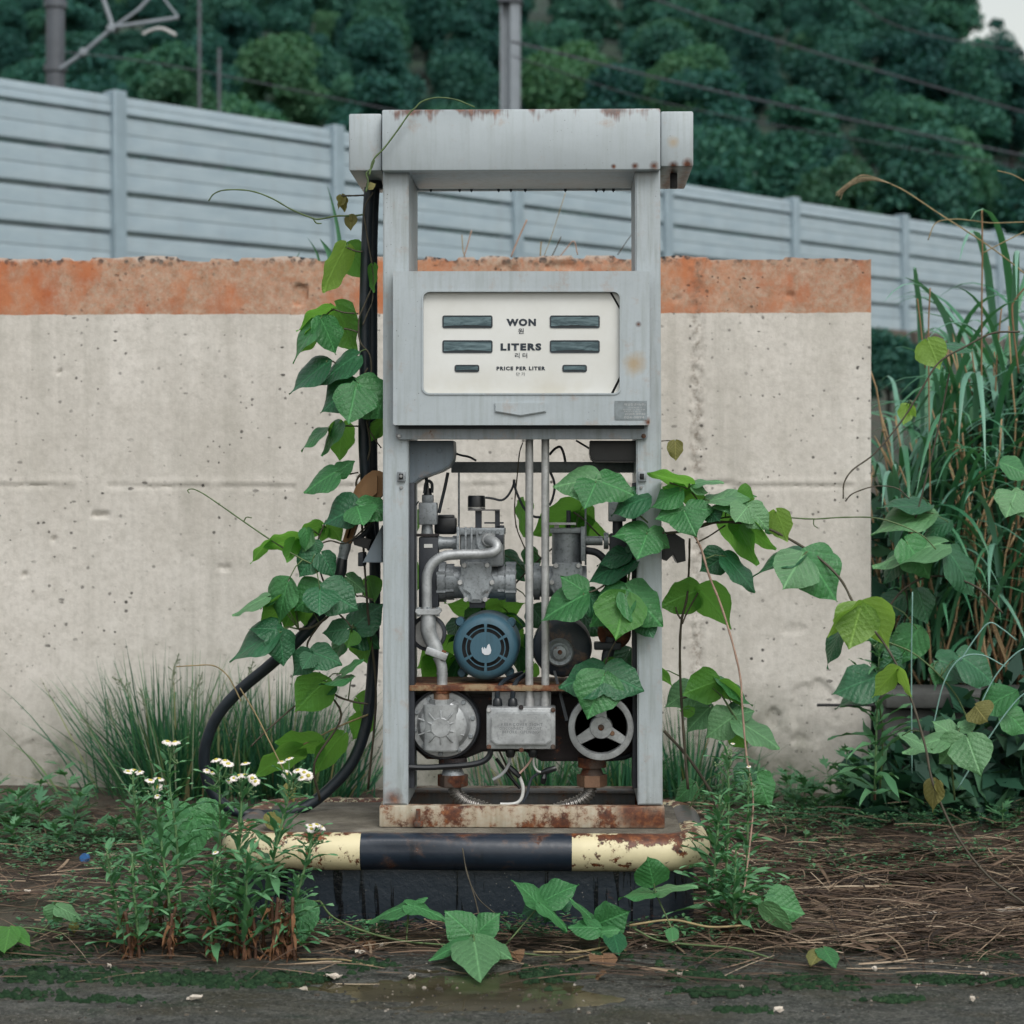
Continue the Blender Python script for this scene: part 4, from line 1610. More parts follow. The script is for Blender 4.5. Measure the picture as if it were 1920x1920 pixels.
# S pipe down to the valve
b = B()
b.tube(ppath([(914, 1012, .085), (925, 1015, .066), (932, 1024, .055), (927, 1034, .05), (905, 1039, .05), (863, 1039.5, .05), (832, 1043, .05), (811, 1057, .05), (801, 1078, .05), (800, 1106, .05), (800.5, 1144, .05)], 0, 7), S(9.8), 20)
b.build('riser_pipe', m_alu, pump)
b = B()
b.lathe(W(917, 1012, .088), (0, -1, 0), [(S(15), 0), (S(15), .006), (S(12), .010), (0, .01)], 20)
b.build('pipe_flange', m_alu, pump)
YV = .05
b = B()
b.prism([W(780, 1142, YV - .02), W(825, 1142, YV - .02), W(827, 1147, YV - .02), W(822, 1153, YV - .02), W(783, 1153, YV - .02), W(778, 1147, YV - .02)], Vector((0, .045, 0)), .0015)
vf = b.build('valve_flange', m_alu, pump)
for px in (785, 803, 821):
    b = B()
    b.cyl(W(px, 1138.5, YV - .01), W(px, 1156, YV - .01), S(4), n=6)
    b.build('bolt', m_alu2, vf)
b = B()
b.tube(ppath([(803, 1152), (803, 1172), (804, 1186), (810, 1202), (818, 1216), (822, 1228)], YV, 4), [S(r) for r in np.interp(range(21), [0, 4, 9, 14, 20], [14, 15, 15, 13.5, 11])], 20)
valve = b.build('check_valve', m_alu, pump)
b = B()
b.lathe(W(803, 1187, YV + .03), (0, -1, 0), [(S(34), -.02), (S(35), 0), (S(34), .010), (S(29), .011), (S(28.5), .004), (0, .004)], 40)
b.build('valve_disc', [m_iron], valve)
b = B()
b.lathe(W(803, 1187, YV + .0258), (0, -1, 0), [(S(28.2), 0), (S(27.5), .002), (0, .003)], 40)
b.build('disc_face', m_galv, valve)
q = Matrix.Translation(W(819, 1225, YV)) @ Matrix.Rotation(R(20), 4, 'Y')
b = B()
b.box(-S(21), S(21), -.019, .02, -S(7), S(7), .0015, 2, q)
f2 = b.build('valve_flange', m_alu, pump)
for sx in (-15, 12):
    b = B()
    b.cyl(q @ Vector((S(sx), -.006, -S(8.5))), q @ Vector((S(sx), -.006, S(10.5))), S(4.6), n=6)
    b.build('bolt', m_rust, f2)
b = B()
b.tube(ppath([(820, 1230), (826, 1242), (829, 1256), (829, 1288)], YV, 4), S(10), 18)
b.tube([W(829, 1262, YV), W(829, 1264.5, YV)], S(10.8), 18)
b.build('suction_pipe', m_alu, pump)


def nut(px0, px1, y0, y1, Y, mat, parent, name='hex_nut', bev=.0015):
    b = B()
    cx = (px0 + px1) / 2
    r = S((px1 - px0) / 2)
    a, c = W(cx, y0, Y), W(cx, y1, Y)
    pts = [(a.x + r * math.cos(R(60 * k)), Y + r * math.sin(R(60 * k)), c.z) for k in range(6)]
    b.prism(pts, Vector((0, 0, a.z - c.z)), bev)
    return b.build(name, mat, parent, smooth=25)


nut(810, 847, 1285, 1300, YV, m_rust, pump)
b = B()
b.cyl(W(828, 1299, YV), W(828, 1312, YV), S(15), n=18)
b.build('neck', m_cu, pump)

# blue motor with slotted end bell
YB = 0.055
mc = W(910.5, 1214, YB)
b = B()
rings = [(0, 0), (10, 0), (24, 0), (29.5, 0), (36, 0), (38, 0), (45, 0), (52, .002), (57, .006), (61, .014), (63, .026), (63.2, .19)]
NA = 96
vs = []
for r, dy in rings:
    if r == 0:
        vs.append([b.bm.verts.new(mc)])
    else:
        vs.append([b.bm.verts.new(mc + Vector((math.cos(2 * math.pi * k / NA) * S(r), dy, math.sin(2 * math.pi * k / NA) * S(r)))) for k in range(NA)])
for i in range(len(rings) - 1):
    for k in range(NA):
        ang_ = (k + .5) * 360 / NA
        local = (ang_ - 90) % 60
        slot = (i == 3 and 5.5 < local < 54.5) or (i == 5 and 4.5 < local < 55.5)
        if slot:
            continue
        a, c = vs[i], vs[i + 1]
        q = list(dict.fromkeys((a[k % len(a)], a[(k + 1) % len(a)], c[(k + 1) % NA], c[k])))
        b.bm.faces.new(q)
motor = b.build('motor', m_blue, pump, smooth=50)
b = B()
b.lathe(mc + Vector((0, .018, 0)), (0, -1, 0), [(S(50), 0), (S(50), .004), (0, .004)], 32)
b.build('painted_slot_shade', m_void, motor)  # near-black disc that paints the darkness seen through the slots
for (px, py) in ((862, 1166), (958, 1168), (866, 1262), (955, 1262)):
    b = B()
    a = W(px, py, .1)
    b.lathe(a, (0, -1, 0), [(S(9), -.05), (S(9), .0), (S(7), .004), (0, .004)], 10)
    b.build('motor_lug', m_blue, motor)
b = B()
b.pprism([(903, 1216), (905, 1213), (907, 1218), (908, 1213), (910, 1216), (912, 1216), (914, 1210), (917, 1207), (919, 1211), (921, 1219), (920, 1225), (916, 1228), (909, 1228), (904, 1224)], YB - .0012, YB - .0002)
b.build('worn_patch', plain('worn_paint', (0.58, 0.60, 0.64), .6, .1), motor)
# right motor, seen drive end
m2 = W(1054, 1214, .10)
b = B()
b.lathe(m2, (0, -1, 0), [(S(57), -.14), (S(57.5), -.01), (S(54), .004), (S(45), .010), (S(26), .012), (0, .012)], 48)
mo2 = b.build('motor', m_navy, pump)
b = B()
b.lathe(W(1049, 1223, .086), (0, -1, 0), [(S(27), -.004), (S(27), .006), (S(24), .010), (S(18), .007), (S(14), .009), (S(13), .016), (S(6), .018), (0, .018)], 32)
b.build('drive_hub', m_alu2, mo2)
screw(1050, 1223, .067, 4.5, m_rust, mo2, 8, 'shaft', .004)
b = B()
b.lathe(W(1152, 1186, .09), (0, -1, 0), [(S(32), -.03), (S(32), .004), (S(29), .008), (0, .009)], 32)
vd = b.build('check_valve', metal('rust_disc', (.12, .06, .035), .75, .1, .8), pump)
b = B()
b.tube(ppath([(1147, 1195), (1143, 1215), (1138, 1235), (1136, 1290)], .08, 4), S(11), 14)
b.pbox(1114, 1205, 1165, 1219, .06, .11, .003)
b.build('suction_pipe', m_iron, vd)

# shelf angle carrying the motors
b = B()
a, c = W(767, 1285.5, .02), W(1194, 1297, .02)
b.box(a.x, c.x, .028, .033, c.z, a.z, .001)
b.box(a.x, c.x, .0335, .26, a.z - .005, a.z, .0005)
m_shelf = painted('shelf_paint', (0.26, 0.20, 0.12), 1.15, 0.9, 0.7)
b.build('shelf', m_shelf, pump)

# pump casting with round cover
b = B()
b.prism([W(x, y, .10) for x, y in [(770, 1305), (1190, 1300), (1192, 1410), (1150, 1428), (1015, 1428), (985, 1410), (905, 1410), (870, 1424), (800, 1424), (772, 1400)]], Vector((0, .14, 0)), .006)
casting = b.build('pump_casting', m_drust, pump)
pc_ = W(832, 1358, .055)
b = B()
b.lathe(pc_ + Vector((0, .012, 0)), (0, -1, 0), [(S(69), -.05), (S(70), -.005), (S(67), .004), (0, .004)], 56)
b.build('casting_ring', m_iron, casting)
b = B()
b.lathe(pc_, (0, -1, 0), [(S(62.5), -.006), (S(62.5), .002), (S(61), .004), (S(51), .004), (S(48), .010), (S(44), .020), (S(34), .028), (S(15), .031), (0, .031)], 56)
cov = b.build('pump_cover', m_alu, pump, smooth=28)
bc = W(828, 1361, .055)
b = B()
hw_, hb, ht = S(33), S(46), S(42)
ring_pts = []
for i in range(13):
    t = math.pi * i / 12
    ring_pts.append((-math.cos(t) * hw_, -.022 - math.sin(t) * .014))
pts = [(bc.x + x, bc.y + y, bc.z - hb) for x, y in [(-hw_, 0)] + ring_pts + [(hw_, 0)]]
b.prism(pts, Vector((0, 0, hb + ht)), .003)
b.build('barrel', m_alu, cov)
b = B()
b.lathe(bc + Vector((0, -.033, 0)), (0, -1, 0), [(S(19), -.004), (S(18.6), .0036), (S(17.6), .0046), (0, .0046)], 32)
b.build('boss', m_alu, cov, smooth=18)
for t in (20, 50, 90, 130, 160, 200, 232, 270, 308, 340):
    b = B()
    u = Vector((math.cos(R(t)), 0, math.sin(R(t))))
    far = 46 if t not in (50, 90, 130) else 42
    lat = abs(u.x)
    b.tube([bc + u * S(18) + Vector((0, -.0365, 0)), bc + u * S(31) + Vector((0, -.036 if lat < .75 else -.026, 0)), bc + u * S(far) + Vector((0, -.022, 0))], S(1.7), 6)
    b.build('rib', m_alu, cov)
for k in range(10):
    t = R(12 + 36 * k)
    screw(832 + 55.5 * math.cos(t), 1358 - 55.5 * math.sin(t), .051, 4.6, m_alu2, cov, 10, 'screw', .004)
nut(806, 851, 1311, 1325, .045, m_alu, cov)
b = B()
b.pbox(922.5, 1297.5, 1033, 1328, .06, .063)
b.build('backing_plate', m_alu, pump)

# junction box
YJ = 0.0
b = B()
b.pbox(912, 1326.5, 1041.5, 1405, YJ + .004, YJ + .07, .003)
jb = b.build('junction_box', m_alu, pump)
b = B()
b.pprism([(932, 1335.5), (1024, 1335.5), (1033, 1344), (1033, 1389), (1024, 1397), (930, 1397), (920, 1388), (920, 1344)], YJ - .004, YJ + .0035, .003)
lid = b.build('raised_lid', m_alu, jb)
m_emb = plain('raised_letter', (0.17, 0.18, 0.19), .5, .1, 20, 0, .4)
text('KEEP COVER TIGHT', (940, 1356, 1017, 1361), YJ - .0043, m_emb, 'lettering', lid, 0.0, 1.2)
text('DISCONNECT  CIRCUIT', (937, 1363.5, 1015, 1368), YJ - .0043, m_emb, 'lettering', lid, 0.0, 1.2)
text('BEFORE  OPENING', (942, 1370, 1010, 1375), YJ - .0043, m_emb, 'lettering', lid, 0.0, 1.2)
for (px, py, mm) in ((916.5, 1331, m_galv), (977, 1326, m_drust), (1037, 1331, m_rust), (916.5, 1400, m_rust), (977.5, 1406, m_rust), (1037, 1400, m_rust)):
    screw(px, py, YJ + .004, 4.6, mm, jb, 10, 'bolt', .006)
for (px, ya, yb) in ((933, 1325, 1309), (961.5, 1325, 1309), (957, 1405.5, 1420), (999, 1405.5, 1420)):
    b = B()
    a, c = W(px, ya, .035), W(px, yb, .035)
    b.tube([a, a.lerp(c, .25), a.lerp(c, .8), c], [S(9), S(9.5), S(8.5), S(6)], 14)
    b.build('cable_gland', m_blkp, jb)
for (pp, Y, r, mm) in (
        ([(932, 1310, .035), (934, 1292, .035), (944, 1278, .05), (962, 1268, .09), (978, 1262, .13)], 0, 4.6, m_rub),
        ([(961, 1310, .035), (963, 1290, .035), (970, 1276, .05), (980, 1268, .08), (990, 1262, .12)], 0, 4.6, m_rub),
        ([(766, 1438), (800, 1439), (840, 1437), (880, 1434), (905, 1428), (918, 1416), (920, 1398)], .02, 5.6, m_blkp),
        ([(1190, 1412), (1170, 1420), (1150, 1422)], .1, 5, m_rub),
        ([(957, 1418), (954, 1432), (948, 1444), (938, 1454), (924, 1462)], .05, 3.0, plain('wire_grey', (.32, .33, .34), .5)),
        ([(998, 1418), (992, 1430), (984, 1440), (974, 1450)], .05, 2.0, plain('wire_pink', (.55, .36, .30), .5)),
        ([(1000, 1418), (1001, 1434), (1006, 1444), (1014, 1448)], .05, 2.0, m_white),
        ([(972, 1452), (978, 1466), (981, 1480), (978, 1496), (970, 1505), (956, 1508), (938, 1508)], .06, 3.3, m_white),
        ([(1010, 1450), (998, 1458), (992, 1472), (988, 1490), (980, 1504)], .07, 2.6, plain('wire_dark', (.05, .06, .075), .5)),
        ([(930, 1422), (950, 1448), (975, 1478)], .15, 3.2, m_blkp)):
    b = B()
    b.tube(ppath(pp, Y, 5), S(r), 8)
    b.build('cable', mm, pump)
for (x0, y0, x1, y1) in ((953, 1436, 974, 1456), (1012, 1450, 1042, 1440), (1022, 1450, 1018, 1468)):
    b = B()
    b.tube([W(x0, y0, .055), W((x0 + x1) / 2, (y0 + y1) / 2, .05), W(x1, y1, .055)], [S(4), S(6), S(5)], 8)
    b.build('tape_wrap', m_blkp, pump)

# V pulley
YP = .03
pcx = W(1127, 1364, YP)
b = B()
b.lathe(pcx, (0, -1, 0), [(S(62), -.02), (S(58), -.010), (S(62), -.001), (S(61.5), .003), (S(59), .004), (S(50.5), .004), (S(49.5), .002), (S(49), -.02)], 56)
pulley = b.build('pulley', m_alu, pump)
b = B()
b.lathe(pcx, (0, -1, 0), [(S(22), -.015), (S(21), .006), (S(20), .0075), (0, .0075)], 32)
b.build('hub', m_alu, pulley, smooth=18)
for t in (90, 210, 330):
    b = B()
    u = Vector((math.cos(R(t)), 0, math.sin(R(t))))
    v = Vector((-u.z, 0, u.x))
    p0, p1 = pcx + u * S(18), pcx + u * S(51)
    b.prism([p0 + v * S(11) + Vector((0, -.002, 0)), p0 - v * S(11) + Vector((0, -.002, 0)), p1 - v * S(8) + Vector((0, -.002, 0)), p1 + v * S(8) + Vector((0, -.002, 0))], Vector((0, .008, 0)), .0015)
    b.build('spoke', m_alu, pulley)
screw(1127, 1357 + 7, YP - .0075, 6, m_rust, pulley, 12, 'shaft', .004)
screw(1148, 1375, YP - .004, 4.5, m_cu, pulley, 10, 'screw', .004)
b = B()
b.lathe(pcx + Vector((0, .045, 0)), (0, -1, 0), [(S(58), -.03), (S(57), .004), (S(50), .008), (0, .008)], 40)
bp_ = b.build('bearing_plate', m_drust, pump)
for t in (150, 30, 270):
    screw(1127 + 43 * math.cos(R(t)), 1364 - 43 * math.sin(R(t)), .067, 4.2, m_steel, bp_, 10)
b = B()
b.prism([W(1037, 1258, .07), W(1042, 1258, .07), W(1066, 1350, .04), W(1060, 1352, .04)], Vector((0, .008, 0)))
b.build('belt', m_rub, pump)
# suction flanges, hex unions, corrugated hoses
for (cx, cols, side) in ((849, (m_drust, m_alu2, m_rust), 1), (1110, (m_rust, m_rust, m_cu), -1)):
    b = B()
    b.cyl(W(cx, 1420, .09), W(cx, 1438, .09), S(27), n=24)
    b.build('suction_flange', cols[0], pump)
    b = B()
    b.cyl(W(cx, 1438, .09), W(cx, 1454, .09), S(17), S(23), 24)
    b.build('cone', cols[1], pump)
    nut(cx - 29, cx + 29, 1452, 1474, .09, cols[2], pump)
    pp = [(cx + 3 * side, 1474, .09), (cx + 5 * side, 1484, .09), (cx + 14 * side, 1496, .09), (cx + 30 * side, 1506, .09), (cx + 52 * side, 1513, .09), (cx + 70 * side, 1520, .09)]
    q = ppath(pp, .09, 22)
    b = B()
    b.tube(q, [S(12.2 + 1.5 * math.sin(k * 2 * math.pi / 8)) for k in range(len(q))], 16)
    b.build('corrugated_hose', m_flex, pump, smooth=180)

# nozzle boots on both sides
b = B()
b.pprism([(680, 1055), (716, 985), (716, 1055)], .06, .19, .002)
hb_ = b.build('nozzle_bracket', m_gus, pump)
b = B()
b.pbox(671, 1036, 681, 1062, .08, .16, .002)
b.build('catch', m_iron, hb_)
b = B()
b.pprism([(1243, 1005), (1262, 998), (1284, 1012), (1286, 1052), (1270, 1056), (1262, 1040), (1250, 1052), (1243, 1050)], .06, .16, .004)
b.build('nozzle_bracket', m_blkp, pump)

# ------------------------------------------------------------------ hose and nozzle
b = B()
HP = [(702, 340, .15), (699, 400, .15), (697, 480, .15), (697, 600, .16), (697, 740, .16), (697, 850, .17), (699, 960, .19), (703, 1060, .21), (702, 1150, .22), (700, 1220, .22), (695, 1300, .22), (684, 1370, .22), (660, 1430, .22), (622, 1475, .22), (580, 1508, .21), (535, 1525, .20), (480, 1528, .20), (430, 1516, .19), (397, 1482, .18), (384, 1440, .17), (386, 1395, .16), (408, 1342, .15), (450, 1294, .14), (505, 1248, .13), (565, 1194, .12), (607, 1142, .12), (628, 1100, .12), (640, 1066, .12)]
b.tube(ppath(HP, 0, 6), S(11.2), 16)
hose = props(b.build('fuel_hose', m_rub, None, at=W(580, 1508, .21)), 'black rubber fuel hose hanging from the canopy and looping round to the nozzle', 'hose')
ORG[hose.name] = W(580, 1508, .21)
b = B()
b.tube(ppath([(693, 352, .12), (689, 420, .12), (684, 560, .12), (684, 700, .12), (682, 830, .12), (690, 960, .14), (698, 1030, .16)], 0, 5), S(10.5), 14)
props(b.build('fuel_hose', m_rub, None, at=W(684, 560, .12)), 'second black hose running straight down the left pillar behind the vine leaves', 'hose')
b = B()
b.lathe(W(702, 355, .15), (0, 0, 1), [(S(16), 0), (S(17), .008), (S(13), .024), (S(13), .03)], 18)
b.build('hose_clamp', m_iron, hose)

noz = thing('fuel_nozzle', 'fuel nozzle in a faded tan rubber cover hung on the left side of the pump', 'fuel nozzle', W(650, 1016, .12))
m_tan = painted('tan_rubber', (0.235, 0.125, 0.055), 0.0, 0.6, 0.7)
b = B()
b.pprism([(717, 886), (708, 882), (697, 882), (683, 892), (666, 912), (659, 930), (650, 985), (641, 1016), (656, 1020), (668, 985), (686, 955), (717, 928)], .095, .145, .012)
b.build('cover', m_tan, noz, smooth=60)
b = B()
b.tube([W(650, 1016, .12), W(646, 1030, .12), W(645, 1036, .12), W(642, 1048, .12)], [S(10), S(11.5), S(10), S(10)], 16)
b.build('swivel', m_alu2, noz)
b = B()
b.tube([W(642, 1047, .12), W(638, 1068, .12), W(634, 1082, .12)], [S(10), S(13), S(12)], 16)
b.build('hose_end', m_blkp, noz)
b = B()
b.pprism([(660, 1012), (680, 1008), (696, 1012), (690, 1030), (664, 1022)], .1, .13, .003)
b.build('guard', m_blkp, noz)
b = B()
b.tube(ppath([(712, 962), (696, 966), (694, 984), (684, 1000), (664, 1016)], .11, 5), S(5), 10)
b.build('lever', m_iron, noz)

# ------------------------------------------------------------------ kudzu leaves
LM = {
    'd': leafmat('leaf_dark_teal', (0.018, 0.093, 0.041, 1), (0.031, 0.129, 0.056, 1), (0.06, 0.22, 0.05, 1), 0.16, 0.40),
    'm': leafmat('leaf_mid_green', (0.038, 0.158, 0.051, 1), (0.060, 0.211, 0.070, 1), (0.10, 0.32, 0.07, 1), 0.22, 0.42, True, 0.15),
    'l': leafmat('leaf_pale_green', (0.080, 0.208, 0.089, 1), (0.122, 0.267, 0.117, 1), (0.15, 0.38, 0.12, 1), 0.22, 0.45),
    'b': leafmat('leaf_painted_backlit', (0.062, 0.216, 0.045, 1), (0.098, 0.268, 0.053, 1), (0.26, 0.62, 0.08, 1), 0.42, 0.45, True, 0.25),  # brighter green puts the backlit look into the colour, besides the translucency
    'y': leafmat('leaf_young_yellow_green', (0.160, 0.290, 0.065, 1), (0.220, 0.360, 0.085, 1), (0.42, 0.72, 0.10, 1), 0.40, 0.45),
    'o': leafmat('leaf_withering_olive', (0.145, 0.150, 0.040, 1), (0.200, 0.180, 0.060, 1), (0.30, 0.26, 0.05, 1), 0.25, 0.6, True, 0.8)}
m_stem = plain('vine_stem', (0.060, 0.050, 0.032), 0.7, 0.35, 40)
m_stemg = plain('green_stem', (0.075, 0.120, 0.040), 0.6, 0.3, 40)
m_stemr = plain('reddish_dry_stem', (0.30, 0.20, 0.15), 0.8, 0.3, 40)
m_stemy = plain('straw_stem', (0.26, 0.20, 0.10), 0.75, 0.3, 40)


def kudzu_mesh(seed, lob, asym, droop, fold):
    r = random.Random(seed)
    ta = [0, .03, .09, .18, .29, .40, .50, .60, .70, .80, .88, .94, 1.0]
    ha = [0.02, .27, .43, .525, .55, .54, .495, .42, .32, .205, .105, .045, .003]
    if lob:
        ha = [0.02, .26, .42, .515, .545, .555, .54, .455, .31, .185, .09, .04, .003]
    ts = [0, .015, .04, .08, .13, .19, .26, .33, .40, .47, .54, .61, .68, .75, .81, .87, .92, .96, 1.0]
    hs = np.interp(ts, ta, ha)
    hw = [float(hs[i] if i in (0, len(ts) - 1) else .25 * hs[i - 1] + .5 * hs[i] + .25 * hs[i + 1]) for i in range(len(ts))]
    nj = 11
    V, UV, F = [], [], []
    ph = [r.uniform(0, 6) for _ in range(5)]
    for t, h in zip(ts, hw):
        for j in range(nj):
            s_ = -1 + 2 * j / (nj - 1)
            k = 1 + (asym if s_ > 0 else -asym)
            e = 1 + (0.035 * math.sin(t * 17 + ph[0] + (2 if s_ > 0 else 0)) + .018 * math.sin(t * 37 + ph[4])) * max(0, abs(s_) - .6) * 2.5
            x = s_ * h * k * e
            # rounded basal lobes reach back a little behind the stalk
            y = t - 0.10 * max(0, abs(s_) - .25) * (1 - t) ** 4 * 1.6
            z = -droop * t * t + fold * .7 * math.sqrt(x * x + .006) * (1 - .3 * t) + 0.04 * math.sin(y * 6 + ph[1] + s_ * 1.5) * abs(s_) + .02 * math.sin(y * 13 + ph[3]) * s_ * s_ + 0.02 * math.sin(x * 9 + ph[2]) - 0.10 * (s_ * s_) * h
            V.append((x, y, z))
            UV.append((x, t))
    n = nj
    for i in range(len(ts) - 1):
        for j in range(n - 1):
            a = i * n + j
            F.append((a, a + 1, a + n + 1, a + n))
    me = rawmesh('leaf', V, F, [], 180)
    uv = me.uv_layers.new(name='UVMap')
    for lp in me.loops:
        uv.data[lp.index].uv = UV[lp.vertex_index]
    return me


KP = {}
for k in LM:
    KP[k] = []
    for i_ in range(6):
        me = kudzu_mesh(i_, i_ % 3 == 1, (0.0, .10, -.10, .06, -.07, 0.03)[i_], (0.08, 0.16, 0.1, 0.22, 0.12, .06)[i_], (0.06, 0.16, .10, 0.2, .12, .08)[i_])
        me.materials.append(LM[k])
        KP[k].append(me)


def leafM(base, tip, w_over, side_up=True, dy=None, roll_sign=1, ratio=1.02):
    """Matrix for a leaflet seen with apparent width w (m)."""
    a = tip - base
    L = max(a.length, 1e-4)
    s_ = max(L, w_over / ratio)
    extra = math.sqrt(max(s_ * s_ - L * L, 0))
    if dy is not None:
        extra = dy * L
    a3 = a + Vector((0, -extra, 0))
    s_ = a3.length
    ah = a3.normalized()
    view = ((base + tip) / 2 - CAM).normalized()
    n0 = -view - ah * (-view).dot(ah)
    n0.normalize()
    c = min(1.0, w_over / (ratio * s_))
    roll = math.acos(c)
    best = None
    for sg in (1, -1):
        nn = Matrix.Rotation(sg * roll, 3, ah) @ n0
        if best is None or (nn.z > best.z) == side_up:
            best = nn
    nn = best if side_up else -best
    x = ah.cross(nn).normalized()
    Mx = Matrix((x * s_, ah * s_, nn * s_)).transposed().to_4x4()
    Mx.translation = base
    return Mx


def leaf(par, bx, by, tx, ty, w, Y, k='m', name='leaf', dy=None):
    up = k not in ('b', 'y')
    base, tip = W(bx, by, Y), W(tx, ty, Y)
    if tip.z < .03:
        tip = G(tx, ty, .022)
        a = tip - base
        ah = a.normalized()
        x = Vector((1, 0, 0)) - ah * ah.x
        x = (x.normalized() if x.length > .3 else ah.cross(Vector((0, 0, 1))).normalized())
        nn = x.cross(ah)
        if nn.z < 0:
            x, nn = -x, -nn
        wx = max(S(w * .95, Y) / 1.05, a.length * .42)
        Mx = Matrix((x * wx, a, nn * wx)).transposed().to_4x4()
        Mx.translation = base
        return link(name, rnd.choice(KP[k]), par, Mx)
    Mx = leafM(base, tip + (tip - base) * .05, S(w * 1.1, Y), up, dy)
    return link(name, rnd.choice(KP[k]), par, Mx)


def stem(par, pp, Y, r0, r1, mat, name='stem', k=6):
    q = ppath(pp, Y, k)
    b = B()
    n = len(q)
    b.tube(q, [S(r0 + (r1 - r0) * i / (n - 1)) * (1 + .12 * math.sin(i * 1.7)) for i in range(n)], 6)
    return b.build(name, mat, par, smooth=180)


def vine(label, loc, stems, leaves, group='kudzu vines round the pump'):
    t = thing('kudzu_vine', label, 'vine', loc, group)
    path = []
    for (pp, Y, r0, r1, mm) in stems:
        stem(t, pp, Y, r0, r1, mm)
        path += [(v, mm) for v in ppath(pp, Y, 5)]
    for L in leaves:
        o = leaf(t, *L)
        a = ORG[o.name]
        v, mm = min(path, key=lambda q: (q[0] - a).length)
        dd = (v - a).length
        if S(3) < dd < S(95):
            mid = a.lerp(v, .5) + Vector((0, 0, dd * .12))
            b = B()
            b.tube([a, a.lerp(mid, .6), mid, mid.lerp(v, .6), v], [S(1.0), S(1.1), S(1.2), S(1.3), S(1.4)], 5)
            b.build('petiole', m_stemg, t, smooth=180)
    return t


# ---- vine on the left of the pump: climbing part
vine('kudzu vine twining up the black hose beside the left pillar with hanging leaflets', W(690, 1500, .2),
     [([(690, 1480, .2), (705, 1300, .18), (690, 1150, .14), (676, 950, .12), (668, 905, .12), (682, 880, .12), (694, 840, .11), (688, 790, .1)], 0, 2.6, 2.0, m_stem),
      ([(688, 790), (690, 740), (696, 700), (693, 665), (675, 640), (673, 600), (684, 570), (700, 530), (698, 500), (688, 440), (683, 392), (700, 360)], .09, 1.9, 1.6, m_stem),
      ([(680, 610), (690, 585), (699, 560), (701, 500)], .085, 1.6, 1.2, m_stem),
      ([(652, 465), (668, 471), (680, 472)], .1, 1.6, 1.6, m_stem),
      ([(612, 590), (625, 581), (645, 586), (672, 588)], .1, 1.5, 1.5, m_stem),
      ([(645, 616), (660, 619), (672, 623)], .1, 1.6, 1.6, m_stem),
      ([(608, 680), (625, 678), (650, 700), (673, 713)], .1, 1.6, 1.6, m_stem),
      ([(665, 722), (670, 720), (680, 706), (690, 690)], .09, 1.7, 1.7, m_stem),
      ([(612, 805), (640, 799), (672, 799)], .12, 1.5, 1.5, m_stem),
      ([(628, 886), (650, 889), (672, 886)], .12, 1.5, 1.5, m_stem),
      ([(690, 800), (700, 820), (715, 840)], .1, 1.6, 1.4, m_stem),
      ([(640, 367), (660, 367), (683, 366)], .1, 1.7, 1.7, m_stem),
      ([(391, 377), (402, 363), (425, 356), (470, 358), (510, 372), (545, 392), (580, 407), (598, 411), (630, 405), (660, 405), (683, 402)], .1, 1.3, 1.8, m_stemg),
      ([(586, 408), (593, 418), (603, 419)], .1, 1.6, 1.2, m_stemg),
      ([(692, 330), (700, 300), (720, 278), (745, 245), (768, 212), (778, 203), (792, 190), (820, 183), (855, 187), (890, 201)], -.05, 1.9, 1.2, m_stemg),
      ([(686, 360), (690, 340), (687, 325), (696, 316), (702, 300)], -.03, 1.8, 1.8, m_stemg)],
     [(648, 464, 604, 543, 46, .1, 'y'), (652, 464, 694, 522, 50, .17, 'b'), (699, 498, 705, 546, 18, .08, 'b'),
      (622, 578, 556, 614, 26, .1, 'b'), (628, 576, 672, 655, 62, .14, 'b'), (600, 598, 632, 660, 48, .06, 'm'), (594, 606, 541, 670, 24, .05, 'm'), (603, 604, 563, 655, 30, .1, 'b'),
      (612, 679, 541, 731, 36, .06, 'd'), (668, 668, 597, 714, 38, .07, 'd'),
      (664, 720, 601, 770, 58, .05, 'd'), (672, 718, 735, 778, 74, .03, 'm'), (667, 727, 658, 790, 72, .01, 'm'),
      (722, 783, 690, 822, 28, .14, 'b'), (641, 795, 633, 860, 46, .14, 'b'), (612, 806, 561, 835, 16, .1, 'm'), (636, 794, 600, 850, 24, .1, 'm'),
      (629, 886, 570, 919, 40, .06, 'm'), (632, 888, 660, 862, 30, .08, 'm'),
      (640, 367, 650, 394, 18, .1, 'o'), (644, 370, 632, 392, 10, .1, 'o'), (658, 404, 656, 432, 20, .1, 'o'), (660, 403, 666, 418, 12, .1, 'o'),
      (690, 352, 704, 344, 12, -.02, 'o')])
